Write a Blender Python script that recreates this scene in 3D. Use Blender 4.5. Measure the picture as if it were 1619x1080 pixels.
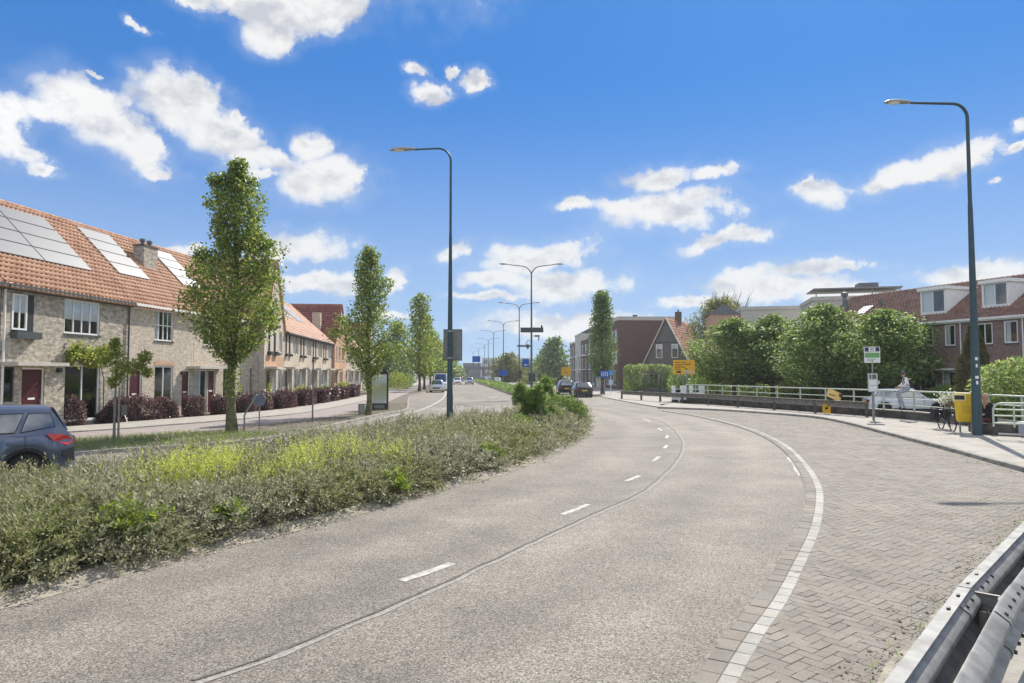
import bpy, bmesh, math, random
import numpy as np
from mathutils import Vector, Matrix, Euler
for o in list(bpy.data.objects): bpy.data.objects.remove(o, do_unlink=True)
SC = bpy.context.scene; COL = SC.collection
R = math.radians

# ------------------------------------------------------------------ camera
CAMZ = 2.2; PITCH = math.atan(52/1080.)
cd = bpy.data.cameras.new('camera'); cam = bpy.data.objects.new('camera', cd); COL.objects.link(cam)
cam.location = (0, 0, CAMZ); cam.rotation_euler = (R(90)+PITCH, 0, 0)
cd.sensor_width = 36.0; cd.lens = 36.0*1080/1619; cd.clip_start = .05; cd.clip_end = 9000
SC.camera = cam

# ------------------------------------------------------------------ exposure, sun
SC.view_settings.view_transform = 'Standard'; SC.view_settings.look = 'None'
SC.view_settings.gamma = 1; SC.view_settings.use_curve_mapping = False
SC.view_settings.exposure = 1.08
SUN_AZ, SUN_EL = R(26.4), R(41.5)
SUND = Vector((math.sin(SUN_AZ)*math.cos(SUN_EL), math.cos(SUN_AZ)*math.cos(SUN_EL), math.sin(SUN_EL)))
sl = bpy.data.lights.new('sun', 'SUN'); sl.energy = 3.05; sl.angle = R(.53); sl.color = (1, .94, .84)
so = bpy.data.objects.new('sun', sl); COL.objects.link(so); so.rotation_euler = (-SUND).to_track_quat('-Z', 'Y').to_euler()
SC.cycles.use_denoising = True
SC.cycles.max_bounces = 8; SC.cycles.transparent_max_bounces = 12
SC.cycles.sample_clamp_indirect = 6

# ------------------------------------------------------------------ sky
world = bpy.data.worlds.new('World'); SC.world = world; world.use_nodes = True
def build_sky():
    nt = world.node_tree; nt.nodes.clear(); N = nt.nodes.new; L = nt.links.new
    def math_(op, a, b=None, c=None):
        n = N('ShaderNodeMath'); n.operation = op
        for i, q in enumerate((a, b, c)):
            if q is None: continue
            if isinstance(q, (int, float)): n.inputs[i].default_value = q
            else: L(q, n.inputs[i])
        return n.outputs[0]
    out = N('ShaderNodeOutputWorld'); bg = N('ShaderNodeBackground'); L(bg.outputs[0], out.inputs[0])
    bg.inputs['Strength'].default_value = SKY_STRENGTH
    sky = N('ShaderNodeTexSky'); sky.sky_type = 'NISHITA'; sky.sun_disc = False
    sky.sun_elevation = SUN_EL; sky.sun_rotation = SUN_AZ; sky.ozone_density = 2.5; sky.dust_density = .35; sky.air_density = 1.0
    nrm = N('ShaderNodeVectorMath'); nrm.operation = 'SCALE'; nrm.inputs['Scale'].default_value = 1/6.; L(sky.outputs[0], nrm.inputs[0])
    gm = N('ShaderNodeGamma'); L(nrm.outputs[0], gm.inputs[0]); gm.inputs[1].default_value = SKY_GAMMA
    tint = N('ShaderNodeMix'); tint.data_type = 'RGBA'; tint.blend_type = 'MULTIPLY'; tint.inputs[0].default_value = 1
    ev = N('ShaderNodeMix'); ev.data_type = 'RGBA'; ev.inputs[0].default_value = .5; L(gm.outputs[0], ev.inputs[6]); ev.inputs[7].default_value = (.66, .80, 1.04, 1); L(ev.outputs[2], tint.inputs[6]); tint.inputs[7].default_value = (*SKY_TINT, 1)
    tc = N('ShaderNodeTexCoord')
    # ragged edges: bend the direction with noise before measuring the distance to every cloud
    nz = N('ShaderNodeTexNoise'); nz.inputs['Scale'].default_value = 10; nz.inputs['Detail'].default_value = 9; nz.inputs['Roughness'].default_value = .66
    L(tc.outputs['Generated'], nz.inputs['Vector'])
    sep = N('ShaderNodeSeparateXYZ'); L(tc.outputs['Generated'], sep.inputs[0])
    az = math_('ARCTAN2', sep.outputs[0], sep.outputs[1]); el = math_('ARCSINE', sep.outputs[2])
    ns = N('ShaderNodeSeparateColor'); L(nz.outputs['Color'], ns.inputs[0])
    az = math_('ADD', az, math_('MULTIPLY', math_('SUBTRACT', ns.outputs[0], .5), .11))
    el = math_('ADD', el, math_('MULTIPLY', math_('SUBTRACT', ns.outputs[1], .5), .06))
    cv = N('ShaderNodeCombineXYZ'); L(az, cv.inputs[0]); L(el, cv.inputs[1])
    field = None
    for (px, py, rx, ry, rot) in CLOUDS:
        x = (px-809.5)/1080; u = (540-py)/1080; c_, s_ = math.cos(PITCH), math.sin(PITCH)
        d = Vector((x, c_-u*s_, s_+u*c_)); a = math.atan2(d.x, d.y); e = math.asin(d.z/d.length)
        k = 1/1080/d.length
        mp = N('ShaderNodeMapping'); mp.vector_type = 'TEXTURE'
        mp.inputs['Location'].default_value = (a, e, 0); mp.inputs['Rotation'].default_value = (0, 0, -R(rot))
        mp.inputs['Scale'].default_value = (rx*k*1.1, ry*k*1.13, 1); L(cv.outputs[0], mp.inputs[0])
        ln = N('ShaderNodeVectorMath'); ln.operation = 'LENGTH'; L(mp.outputs[0], ln.inputs[0])
        field = ln.outputs['Value'] if field is None else math_('SMOOTH_MIN', field, ln.outputs['Value'], .22)
    # extra cloud cover added in the unseen sky, to fill the shade
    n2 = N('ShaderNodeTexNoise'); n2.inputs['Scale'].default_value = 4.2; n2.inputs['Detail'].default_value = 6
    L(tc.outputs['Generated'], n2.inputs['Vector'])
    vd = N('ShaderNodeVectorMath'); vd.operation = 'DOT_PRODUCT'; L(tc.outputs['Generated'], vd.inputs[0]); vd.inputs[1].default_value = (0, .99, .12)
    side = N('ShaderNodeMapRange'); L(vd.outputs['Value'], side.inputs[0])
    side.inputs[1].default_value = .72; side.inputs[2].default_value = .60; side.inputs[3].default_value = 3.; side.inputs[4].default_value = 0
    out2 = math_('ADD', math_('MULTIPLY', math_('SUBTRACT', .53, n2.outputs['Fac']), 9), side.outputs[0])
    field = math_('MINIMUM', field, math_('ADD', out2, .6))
    # billows: rounded cells over the soft noise
    vo = N('ShaderNodeTexVoronoi'); vo.feature = 'F1'; vo.inputs['Scale'].default_value = 26; vo.inputs['Detail'].default_value = 1.5; vo.inputs['Roughness'].default_value = .55; vo.normalize = True
    wv = N('ShaderNodeVectorMath'); wv.operation = 'MULTIPLY_ADD'; L(nz.outputs['Color'], wv.inputs[0]); wv.inputs[1].default_value = (.05, .05, .05); L(tc.outputs['Generated'], wv.inputs[2]); L(wv.outputs[0], vo.inputs['Vector'])
    f2 = math_('ADD', math_('ADD', field, math_('MULTIPLY', math_('SUBTRACT', nz.outputs['Fac'], .5), 1.5)), math_('MULTIPLY', math_('SUBTRACT', vo.outputs['Distance'], .33), 1.3))
    mask = N('ShaderNodeMapRange'); mask.interpolation_type = 'SMOOTHSTEP'; L(f2, mask.inputs[0])
    mask.inputs[1].default_value = 1.15; mask.inputs[2].default_value = .46; mask.inputs[3].default_value = 0; mask.inputs[4].default_value = .97
    veil = N('ShaderNodeMapRange'); veil.interpolation_type = 'SMOOTHSTEP'; L(f2, veil.inputs[0]); veil.inputs[1].default_value = 1.7; veil.inputs[2].default_value = .8; veil.inputs[3].default_value = 0; veil.inputs[4].default_value = .09
    class Mk: outputs = [math_('MAXIMUM', mask.outputs[0], veil.outputs[0])]
    mask = Mk
    # cloud body: white tops, faint grey-lilac folds
    def fold(off):
        mo = N('ShaderNodeMapping'); mo.inputs['Location'].default_value = (0, 0, off); mo.inputs['Scale'].default_value = (1, 1, 1.6); L(wv.outputs[0], mo.inputs[0])
        n_ = N('ShaderNodeTexNoise'); n_.inputs['Scale'].default_value = 13; n_.inputs['Detail'].default_value = 7; n_.inputs['Roughness'].default_value = .55; L(mo.outputs[0], n_.inputs['Vector']); return n_.outputs['Fac']
    relief = math_('ADD', math_('MULTIPLY', math_('SUBTRACT', fold(0), fold(.03)), 1.6), .5)
    core = N('ShaderNodeMapRange'); L(f2, core.inputs[0]); core.inputs[1].default_value = .55; core.inputs[2].default_value = -.6; core.inputs[3].default_value = .06; core.inputs[4].default_value = -.16
    relief = math_('ADD', relief, core.outputs[0])
    cr = N('ShaderNodeValToRGB'); L(relief, cr.inputs[0])
    cr.color_ramp.elements[0].position = .26; cr.color_ramp.elements[0].color = (*[CLOUD*q for q in (.66, .69, .76)], 1)
    cr.color_ramp.elements[1].position = .58; cr.color_ramp.elements[1].color = (*[CLOUD*q for q in (1, 1, 1)], 1)
    mx = N('ShaderNodeMix'); mx.data_type = 'RGBA'; L(mask.outputs[0], mx.inputs[0]); L(tint.outputs[2], mx.inputs[6]); L(cr.outputs[0], mx.inputs[7])
    # pale air low over the horizon
    hz = N('ShaderNodeMapRange'); hz.interpolation_type = 'SMOOTHSTEP'; L(sep.outputs[2], hz.inputs[0])
    hz.inputs[1].default_value = .42; hz.inputs[2].default_value = -.02; hz.inputs[3].default_value = 0; hz.inputs[4].default_value = .66
    mh = N('ShaderNodeMix'); mh.data_type = 'RGBA'; L(hz.outputs[0], mh.inputs[0]); L(mx.outputs[2], mh.inputs[6]); mh.inputs[7].default_value = (*[AIR*q for q in (.60, .74, .90)], 1)
    # clouds stay white in that air
    mk = N('ShaderNodeMix'); mk.data_type = 'RGBA'; L(math_('MULTIPLY', mask.outputs[0], .75), mk.inputs[0]); L(mh.outputs[2], mk.inputs[6]); L(cr.outputs[0], mk.inputs[7])
    # clouds opposite the sun, out of view, get added brightness to lift the shade
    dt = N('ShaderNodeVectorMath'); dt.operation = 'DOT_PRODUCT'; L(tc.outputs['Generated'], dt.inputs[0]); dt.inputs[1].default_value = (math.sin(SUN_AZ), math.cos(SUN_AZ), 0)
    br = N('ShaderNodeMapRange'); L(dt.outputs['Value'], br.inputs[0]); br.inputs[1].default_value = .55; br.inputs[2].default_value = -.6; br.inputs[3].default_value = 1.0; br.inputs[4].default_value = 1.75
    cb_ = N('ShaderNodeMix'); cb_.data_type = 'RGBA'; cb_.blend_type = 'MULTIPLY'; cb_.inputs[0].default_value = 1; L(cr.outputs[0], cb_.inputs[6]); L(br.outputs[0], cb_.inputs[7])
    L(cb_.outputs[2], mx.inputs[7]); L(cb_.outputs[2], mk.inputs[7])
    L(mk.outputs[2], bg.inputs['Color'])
SKY_STRENGTH = .12; SKY_GAMMA = .7; SKY_TINT = (.50, 1.40, 2.75); CLOUD = 3.6; AIR = 4.1
CLOUDS = [(420,-125,330,85,0),(520,-260,420,110,0),(400,6,150,26,0),(440,45,55,34,0),(500,22,75,34,-12),(300,0,50,12,0),
 (140,172,72,40,22),(200,215,62,36,25),(85,180,42,20,10),(6,200,48,46,20),(48,243,40,14,8),
 (285,165,68,42,15),(350,215,72,36,28),(425,250,40,15,20),(375,190,18,14,0),(510,282,70,32,-6),(490,232,28,22,0),(560,275,28,16,0),(415,275,30,10,0),(248,270,25,9,0),
 (682,150,34,15,5),(663,113,18,9,10),(748,128,22,14,0),(714,118,9,8,0),(220,45,18,7,20),(150,110,15,4,5),(75,265,25,10,0),
 (478,393,68,24,-3),(428,400,40,28,0),(505,445,80,16,-3),(622,447,18,20,0),(280,396,30,10,0),
 (845,405,82,26,-6),(895,398,40,22,0),(722,393,30,13,-18),(890,450,92,26,3),(790,438,55,14,0),(770,468,50,8,0),(900,515,150,22,0),
 (1062,332,96,30,-4),(1045,280,58,18,-4),(1118,322,54,32,0),(1000,330,62,14,4),(905,325,30,9,6),(1135,268,38,12,-2),(1138,380,58,13,-10),
 (1300,300,42,22,0),(1272,288,24,9,-25),(1440,275,66,20,-10),(1508,252,48,27,-12),(1395,288,36,14,0),(1612,203,16,10,-20),(1602,240,24,7,-8),(1572,294,12,5,0),
 (1290,425,80,15,0),(1170,445,60,16,-8),(1240,455,120,24,0),(1360,422,30,9,0),(1545,434,75,18,0),(1095,474,60,12,-4),(1330,470,70,18,0),(600,500,40,8,0)]
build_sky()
world.cycles.sampling_method = 'MANUAL'; world.cycles.sample_map_resolution = 512
# ------------------------------------------------------------------ helpers
def at(px, py, Y=None, z=None):
    """world point seen at a photo pixel, at depth Y or at height z"""
    x = (px-809.5)/1080; u = (540-py)/1080
    d = Vector((x, math.cos(PITCH)-u*math.sin(PITCH), math.sin(PITCH)+u*math.cos(PITCH)))
    t = Y/d.y if Y is not None else (z-CAMZ)/d.z
    return Vector((0, 0, CAMZ))+d*t
def gp(px, py, z=0.): return at(px, py, z=z)

MATS = {}
def mat(name, col, rough=.75, var=.12, scale=6., bump=0., bscale=60., metal=0., spec=.4, col2=None, coord='Object', detail=4):
    if name in MATS: return MATS[name]
    m = bpy.data.materials.new(name); m.use_nodes = True; nt = m.node_tree; N = nt.nodes.new; L = nt.links.new
    p = nt.nodes['Principled BSDF']; p.inputs['Roughness'].default_value = rough; p.inputs['Metallic'].default_value = metal
    p.inputs['Specular IOR Level'].default_value = spec
    tc = N('ShaderNodeTexCoord')
    if var or col2:
        n = N('ShaderNodeTexNoise'); n.inputs['Scale'].default_value = scale; n.inputs['Detail'].default_value = detail; L(tc.outputs[coord], n.inputs['Vector'])
        r = N('ShaderNodeValToRGB'); L(n.outputs['Fac'], r.inputs[0])
        c1 = [max(0, c*(1-var)) for c in col]; c2 = col2 or [min(1, c*(1+var)) for c in col]
        r.color_ramp.elements[0].position = .36; r.color_ramp.elements[1].position = .64
        r.color_ramp.elements[0].color = (*c1, 1); r.color_ramp.elements[1].color = (*c2, 1); L(r.outputs[0], p.inputs['Base Color'])
    else: p.inputs['Base Color'].default_value = (*col, 1)
    if bump:
        n = N('ShaderNodeTexNoise'); n.inputs['Scale'].default_value = bscale; n.inputs['Detail'].default_value = 3; L(tc.outputs[coord], n.inputs['Vector'])
        b = N('ShaderNodeBump'); b.inputs['Strength'].default_value = bump; b.inputs['Distance'].default_value = .02; L(n.outputs['Fac'], b.inputs['Height']); L(b.outputs[0], p.inputs['Normal'])
    MATS[name] = m; return m
def leaf_mat(name, cols, rough=.45, trans=.35, spec=.35, alt=None, altscale=.55):
    """leaves: a colour per leaf from the ramp, light coming through"""
    m = bpy.data.materials.new(name); m.use_nodes = True; nt = m.node_tree; N = nt.nodes.new; L = nt.links.new
    p = nt.nodes['Principled BSDF']; out = nt.nodes['Material Output']; p.inputs['Roughness'].default_value = rough; p.inputs['Specular IOR Level'].default_value = spec
    g = N('ShaderNodeNewGeometry'); r = N('ShaderNodeValToRGB'); L(g.outputs['Random Per Island'], r.inputs[0])
    el = r.color_ramp.elements
    while len(el) < len(cols): el.new(.5)
    for i, c in enumerate(cols): el[i].position = i/max(1, len(cols)-1); el[i].color = (*c, 1)
    if alt:
        r2 = N('ShaderNodeValToRGB'); L(g.outputs['Random Per Island'], r2.inputs[0]); el = r2.color_ramp.elements
        while len(el) < len(alt): el.new(.5)
        for i, c in enumerate(alt): el[i].position = i/max(1, len(alt)-1); el[i].color = (*c, 1)
        n = N('ShaderNodeTexNoise'); n.inputs['Scale'].default_value = altscale; n.inputs['Detail'].default_value = 4; L(g.outputs['Position'], n.inputs['Vector']); mr = N('ShaderNodeMapRange'); L(n.outputs['Fac'], mr.inputs[0]); mr.inputs[1].default_value = .44; mr.inputs[2].default_value = .60
        mm = N('ShaderNodeMix'); mm.data_type = 'RGBA'; L(mr.outputs[0], mm.inputs[0]); L(r.outputs[0], mm.inputs[6]); L(r2.outputs[0], mm.inputs[7])
        class r: outputs = [mm.outputs[2]]
    L(r.outputs[0], p.inputs['Base Color'])
    t = N('ShaderNodeBsdfTranslucent'); h = N('ShaderNodeHueSaturation'); h.inputs['Value'].default_value = 1.5; h.inputs['Saturation'].default_value = 1.15; L(r.outputs[0], h.inputs['Color']); L(h.outputs[0], t.inputs[0])
    a = N('ShaderNodeMixShader'); a.inputs[0].default_value = trans; L(p.outputs[0], a.inputs[1]); L(t.outputs[0], a.inputs[2]); L(a.outputs[0], out.inputs[0])
    MATS[name] = m; return m
def brick_mat(name, c1, c2, mortar, bw=.21, bh=.0625, var=.5):
    m = bpy.data.materials.new(name); m.use_nodes = True; nt = m.node_tree; N = nt.nodes.new; L = nt.links.new
    p = nt.nodes['Principled BSDF']; p.inputs['Roughness'].default_value = .9; p.inputs['Specular IOR Level'].default_value = .2
    tc = N('ShaderNodeTexCoord'); s = N('ShaderNodeSeparateXYZ'); L(tc.outputs['Object'], s.inputs[0])
    ad = N('ShaderNodeMath'); L(s.outputs[0], ad.inputs[0]); L(s.outputs[1], ad.inputs[1])
    cb = N('ShaderNodeCombineXYZ'); L(ad.outputs[0], cb.inputs[0]); L(s.outputs[2], cb.inputs[1])
    b = N('ShaderNodeTexBrick'); L(cb.outputs[0], b.inputs['Vector']); b.inputs['Scale'].default_value = 1
    b.inputs['Brick Width'].default_value = bw; b.inputs['Row Height'].default_value = bh; b.inputs['Mortar Size'].default_value = .006
    b.inputs['Color1'].default_value = (*c1, 1); b.inputs['Color2'].default_value = (*c2, 1); b.inputs['Mortar'].default_value = (*mortar, 1)
    n = N('ShaderNodeTexNoise'); n.inputs['Scale'].default_value = 5.5; n.inputs['Detail'].default_value = 5; L(cb.outputs[0], n.inputs['Vector'])
    n.inputs['Roughness'].default_value = .7
    r = N('ShaderNodeMapRange'); L(n.outputs['Fac'], r.inputs[0]); r.inputs[1].default_value = .3; r.inputs[2].default_value = .7; r.inputs[3].default_value = 1-var; r.inputs[4].default_value = 1+var
    x = N('ShaderNodeMix'); x.data_type = 'RGBA'; x.blend_type = 'MULTIPLY'; x.inputs[0].default_value = 1; L(b.outputs['Color'], x.inputs[6]); L(r.outputs[0], x.inputs[7]); L(x.outputs[2], p.inputs['Base Color'])
    bp = N('ShaderNodeBump'); bp.inputs['Strength'].default_value = .5; bp.inputs['Distance'].default_value = .01; bp.invert = True; L(b.outputs['Fac'], bp.inputs['Height']); L(bp.outputs[0], p.inputs['Normal'])
    MATS[name] = m; return m
def glass_mat(name, tint=(.5, .58, .6), gl=.5, base=(.02, .025, .03)):
    m = bpy.data.materials.new(name); m.use_nodes = True; nt = m.node_tree; N = nt.nodes.new; L = nt.links.new
    out = nt.nodes['Material Output']; nt.nodes.remove(nt.nodes['Principled BSDF'])
    t = N('ShaderNodeBsdfTransparent'); t.inputs[0].default_value = (*tint, 1); g = N('ShaderNodeBsdfGlossy'); g.inputs['Roughness'].default_value = .03; g.inputs[0].default_value = (.9, .93, .95, 1)
    f = N('ShaderNodeLayerWeight'); f.inputs[0].default_value = .5; pw = N('ShaderNodeMath'); pw.operation = 'POWER'; pw.inputs[1].default_value = 4.; L(f.outputs['Facing'], pw.inputs[0])
    k = N('ShaderNodeMath'); k.operation = 'MULTIPLY_ADD'; k.use_clamp = True; k.inputs[1].default_value = .85; k.inputs[2].default_value = .045+gl*.2; L(pw.outputs[0], k.inputs[0])
    a = N('ShaderNodeMixShader'); L(k.outputs[0], a.inputs[0]); L(t.outputs[0], a.inputs[1]); L(g.outputs[0], a.inputs[2]); L(a.outputs[0], out.inputs[0])
    MATS[name] = m; return m

def link(o, parent=None):
    COL.objects.link(o)
    if parent is not None: o.parent = parent
    return o
def tag(o, label=None, cat=None, group=None, kind=None):
    for k, v in (('label', label), ('category', cat), ('group', group), ('kind', kind)):
        if v: o[k] = v
    return o
def thing(name, label, cat, loc=(0, 0, 0), rz=0., group=None):
    o = bpy.data.objects.new(name, None); o.empty_display_size = .2; link(o)
    o.location = loc; o.rotation_euler = (0, 0, rz); return tag(o, label, cat, group)
def kids(o): return [c for c in bpy.data.objects if c.parent == o]
def children_map():
    d = {}
    for c in bpy.data.objects:
        if c.parent: d.setdefault(c.parent, []).append(c)
    return d
def dup(root, loc, rz=0., label=None, group=None, scale=None, cm=None):
    cm = cm or children_map()
    def rec(o, par):
        c = o.copy(); COL.objects.link(c)
        if par is not None: c.parent = par
        for k in cm.get(o, []): rec(k, c)
        return c
    r = rec(root, None); r.location = loc; r.rotation_euler = (0, 0, rz)
    if label: r['label'] = label
    if group: r['group'] = group
    if scale: r.scale = scale if hasattr(scale, '__len__') else (scale,)*3
    return r

class MB:
    def __init__(s): s.v = []; s.f = []; s.m = []
    def poly(s, pts, m=0):
        i = len(s.v); s.v += [tuple(p) for p in pts]; s.f.append(tuple(range(i, i+len(pts)))); s.m.append(m); return s
    def box(s, x0, x1, y0, y1, z0, z1, m=0):
        i = len(s.v); s.v += [(x, y, z) for z in (z0, z1) for y in (y0, y1) for x in (x0, x1)]
        for f in ((0,2,3,1), (4,5,7,6), (0,1,5,4), (2,6,7,3), (0,4,6,2), (1,3,7,5)): s.f.append(tuple(i+k for k in f)); s.m.append(m)
        return s
    def obox(s, c, u, v, w, m=0):
        c, u, v, w = map(Vector, (c, u, v, w)); i = len(s.v)
        s.v += [tuple(c+a*u+b*v+d*w) for d in (-1, 1) for b in (-1, 1) for a in (-1, 1)]
        for f in ((0,2,3,1), (4,5,7,6), (0,1,5,4), (2,6,7,3), (0,4,6,2), (1,3,7,5)): s.f.append(tuple(i+k for k in f)); s.m.append(m)
        return s
    def bar(s, p0, p1, w, h, m=0, up=(0, 0, 1)):
        p0, p1 = Vector(p0), Vector(p1); d = p1-p0; l = d.length; d /= l; up = Vector(up)
        if abs(d.dot(up)) > .98: up = Vector((0, 1, 0))
        r = d.cross(up).normalized(); q = r.cross(d)
        return s.obox((p0+p1)/2, d*l/2, r*w/2, q*h/2, m)
    def tube(s, path, r, n=8, cap=True, m=0):
        P = [Vector(p) for p in path]; k = len(P); rr = r if hasattr(r, '__len__') else [r]*k; i0 = len(s.v); ref = None
        for j in range(k):
            d = (P[min(j+1, k-1)]-P[max(j-1, 0)]); d = d.normalized() if d.length > 1e-9 else Vector((0, 0, 1))
            if ref is None: ref = Vector((1, 0, 0)) if abs(d.x) < .9 else Vector((0, 1, 0))
            a = (ref-d*ref.dot(d)).normalized(); ref = a; b = d.cross(a)
            for q in range(n):
                t = 2*math.pi*q/n; s.v.append(tuple(P[j]+(a*math.cos(t)+b*math.sin(t))*rr[j]))
        for j in range(k-1):
            for q in range(n):
                q2 = (q+1) % n; s.f.append((i0+j*n+q, i0+j*n+q2, i0+(j+1)*n+q2, i0+(j+1)*n+q)); s.m.append(m)
        if cap:
            s.f.append(tuple(i0+q for q in reversed(range(n)))); s.m.append(m); s.f.append(tuple(i0+(k-1)*n+q for q in range(n))); s.m.append(m)
        return s
    def lathe(s, prof, n=16, c=(0, 0, 0), ax=2, m=0, cap=True):
        i0 = len(s.v); k = len(prof)
        for (r, h) in prof:
            for q in range(n):
                t = 2*math.pi*q/n; a, b = r*math.cos(t), r*math.sin(t)
                p = (a, b, h) if ax == 2 else (h, a, b) if ax == 0 else (b, h, a)
                s.v.append((c[0]+p[0], c[1]+p[1], c[2]+p[2]))
        for j in range(k-1):
            for q in range(n):
                q2 = (q+1) % n; s.f.append((i0+j*n+q, i0+j*n+q2, i0+(j+1)*n+q2, i0+(j+1)*n+q)); s.m.append(m)
        if cap:
            s.f.append(tuple(i0+q for q in reversed(range(n)))); s.m.append(m); s.f.append(tuple(i0+(k-1)*n+q for q in range(n))); s.m.append(m)
        return s
    def prism(s, pts, d, m=0):
        d = Vector(d); i = len(s.v); n = len(pts); s.v += [tuple(p) for p in pts]+[tuple(Vector(p)+d) for p in pts]
        s.f.append(tuple(reversed(range(i, i+n)))); s.m.append(m); s.f.append(tuple(range(i+n, i+2*n))); s.m.append(m)
        for q in range(n): q2 = (q+1) % n; s.f.append((i+q, i+q2, i+n+q2, i+n+q)); s.m.append(m)
        return s
    def ribbon(s, L_, R_, m=0):
        i = len(s.v); n = len(L_)
        for a, b in zip(L_, R_): s.v += [tuple(a), tuple(b)]
        for k in range(n-1): s.f.append((i+2*k, i+2*k+1, i+2*k+3, i+2*k+2)); s.m.append(m)
        return s
    def mesh(s, name, mats, smooth=False, angle=35):
        me = bpy.data.meshes.new(name); me.from_pydata(s.v, [], s.f)
        for mt in (mats if isinstance(mats, (list, tuple)) else [mats]): me.materials.append(mt)
        me.polygons.foreach_set('material_index', s.m)
        if smooth: me.shade_smooth(); me.set_sharp_from_angle(angle=R(angle))
        me.update(); return me
    def build(s, name, mats, parent=None, smooth=False, angle=35, loc=None):
        o = bpy.data.objects.new(name, s.mesh(name, mats, smooth, angle)); link(o, parent)
        if loc: o.location = loc
        return o
def struct(o): o['kind'] = 'structure'; return o
def stuff(o): o['kind'] = 'stuff'; return o

def np_mesh(name, V, Q, m, parent=None, smooth=False):
    me = bpy.data.meshes.new(name); V = np.asarray(V, np.float32); Q = np.asarray(Q, np.int32); k = Q.shape[1]
    me.vertices.add(len(V)); me.vertices.foreach_set('co', V.ravel()); me.loops.add(Q.size); me.loops.foreach_set('vertex_index', Q.ravel())
    me.polygons.add(len(Q)); me.polygons.foreach_set('loop_start', np.arange(0, Q.size, k, dtype=np.int32))
    me.update(calc_edges=True); me.materials.append(m); me.validate()
    if smooth: me.shade_smooth()
    o = bpy.data.objects.new(name, me); link(o, parent); return o
def unit(a): return a/np.maximum(np.linalg.norm(a, axis=-1, keepdims=True), 1e-9)
def leaves(P, A, B, ln, wd, fold=.25):
    """one folded lozenge of two triangles-pairs per leaf: P base, A along, B across"""
    n = len(P); A = unit(A); B = unit(B-A*np.sum(A*B, 1, keepdims=True)); C = np.cross(A, B)
    ln = np.reshape(np.broadcast_to(ln, n), (n, 1)); wd = np.reshape(np.broadcast_to(wd, n), (n, 1))
    V = np.stack([P, P+A*ln*.5+B*wd*.5+C*wd*fold, P+A*ln, P+A*ln*.5-B*wd*.5+C*wd*fold], 1).reshape(-1, 3)
    Q = (np.arange(n)*4)[:, None]+np.arange(4)[None, :]
    return V, Q
def rnd_dir(rng, n): return unit(rng.normal(size=(n, 3)))
def poly_len(pts):
    d = [0.]
    for a, b in zip(pts, pts[1:]): d.append(d[-1]+(Vector(b)-Vector(a)).length)
    return d
def resample(pts, step):
    """Catmull-Rom through the points, about `step` apart"""
    P = [Vector(p) for p in pts]; P = [P[0]*2-P[1]]+P+[P[-1]*2-P[-2]]; out = []
    for i in range(1, len(P)-2):
        n = max(2, int((P[i+1]-P[i]).length/step)+1)
        for k in range(n):
            t = k/n; a, b, c, d = P[i-1], P[i], P[i+1], P[i+2]
            out.append(.5*((2*b)+(c-a)*t+(2*a-5*b+4*c-d)*t*t+(3*b-a-3*c+d)*t**3))
    out.append(P[-2]); return out
def even(pts, step):
    d = poly_len(pts); n = max(1, round(d[-1]/step)); out = []; j = 0
    for k in range(n+1):
        s = d[-1]*k/n
        while j < len(pts)-2 and d[j+1] < s: j += 1
        t = (s-d[j])/max(1e-9, d[j+1]-d[j]); out.append(Vector(pts[j]).lerp(Vector(pts[j+1]), min(1, t)))
    return out
def offset(pts, d):
    """shift a path sideways: + is to its right"""
    out = []
    for i, p in enumerate(pts):
        a = Vector(pts[min(i+1, len(pts)-1)])-Vector(pts[max(i-1, 0)]); a.z = 0; a.normalize(); out.append(Vector(p)+Vector((a.y, -a.x, 0))*d)
    return out
def V3(l, z=0.): return [Vector((a, b, z)) for a, b in l]
def inside(poly, x, y):
    r = False; n = len(poly)
    for i in range(n):
        x1, y1 = poly[i][0], poly[i][1]; x2, y2 = poly[i-1][0], poly[i-1][1]
        if (y1 > y) != (y2 > y) and x < (x2-x1)*(y-y1)/(y2-y1)+x1: r = not r
    return r
def sheet(name, pts, m, z):
    bm = bmesh.new(); f = bm.faces.new([bm.verts.new((p[0], p[1], z)) for p in pts]); 
    if f.normal.z < 0 or f.calc_area() == 0: f.normal_update()
    bmesh.ops.triangulate(bm, faces=[f], ngon_method='EAR_CLIP'); bmesh.ops.recalc_face_normals(bm, faces=bm.faces)
    if sum(f.normal.z for f in bm.faces) < 0: bmesh.ops.reverse_faces(bm, faces=bm.faces)
    me = bpy.data.meshes.new(name); bm.to_mesh(me); bm.free(); me.materials.append(m)
    return struct(link(bpy.data.objects.new(name, me)))
def slab(name, pts, m, z0, z1):
    """raised surface: top and skirt"""
    bm = bmesh.new(); vs = [bm.verts.new((p[0], p[1], z1)) for p in pts]; f = bm.faces.new(vs)
    f.normal_update(); flip = f.normal.z < 0
    lo = [bm.verts.new((p[0], p[1], z0)) for p in pts]
    for i in range(len(vs)): bm.faces.new((vs[i], vs[i-1], lo[i-1], lo[i]))
    bmesh.ops.triangulate(bm, faces=[f], ngon_method='EAR_CLIP'); bmesh.ops.recalc_face_normals(bm, faces=bm.faces)
    me = bpy.data.meshes.new(name); bm.to_mesh(me); bm.free(); me.materials.append(m)
    return struct(link(bpy.data.objects.new(name, me)))
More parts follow.
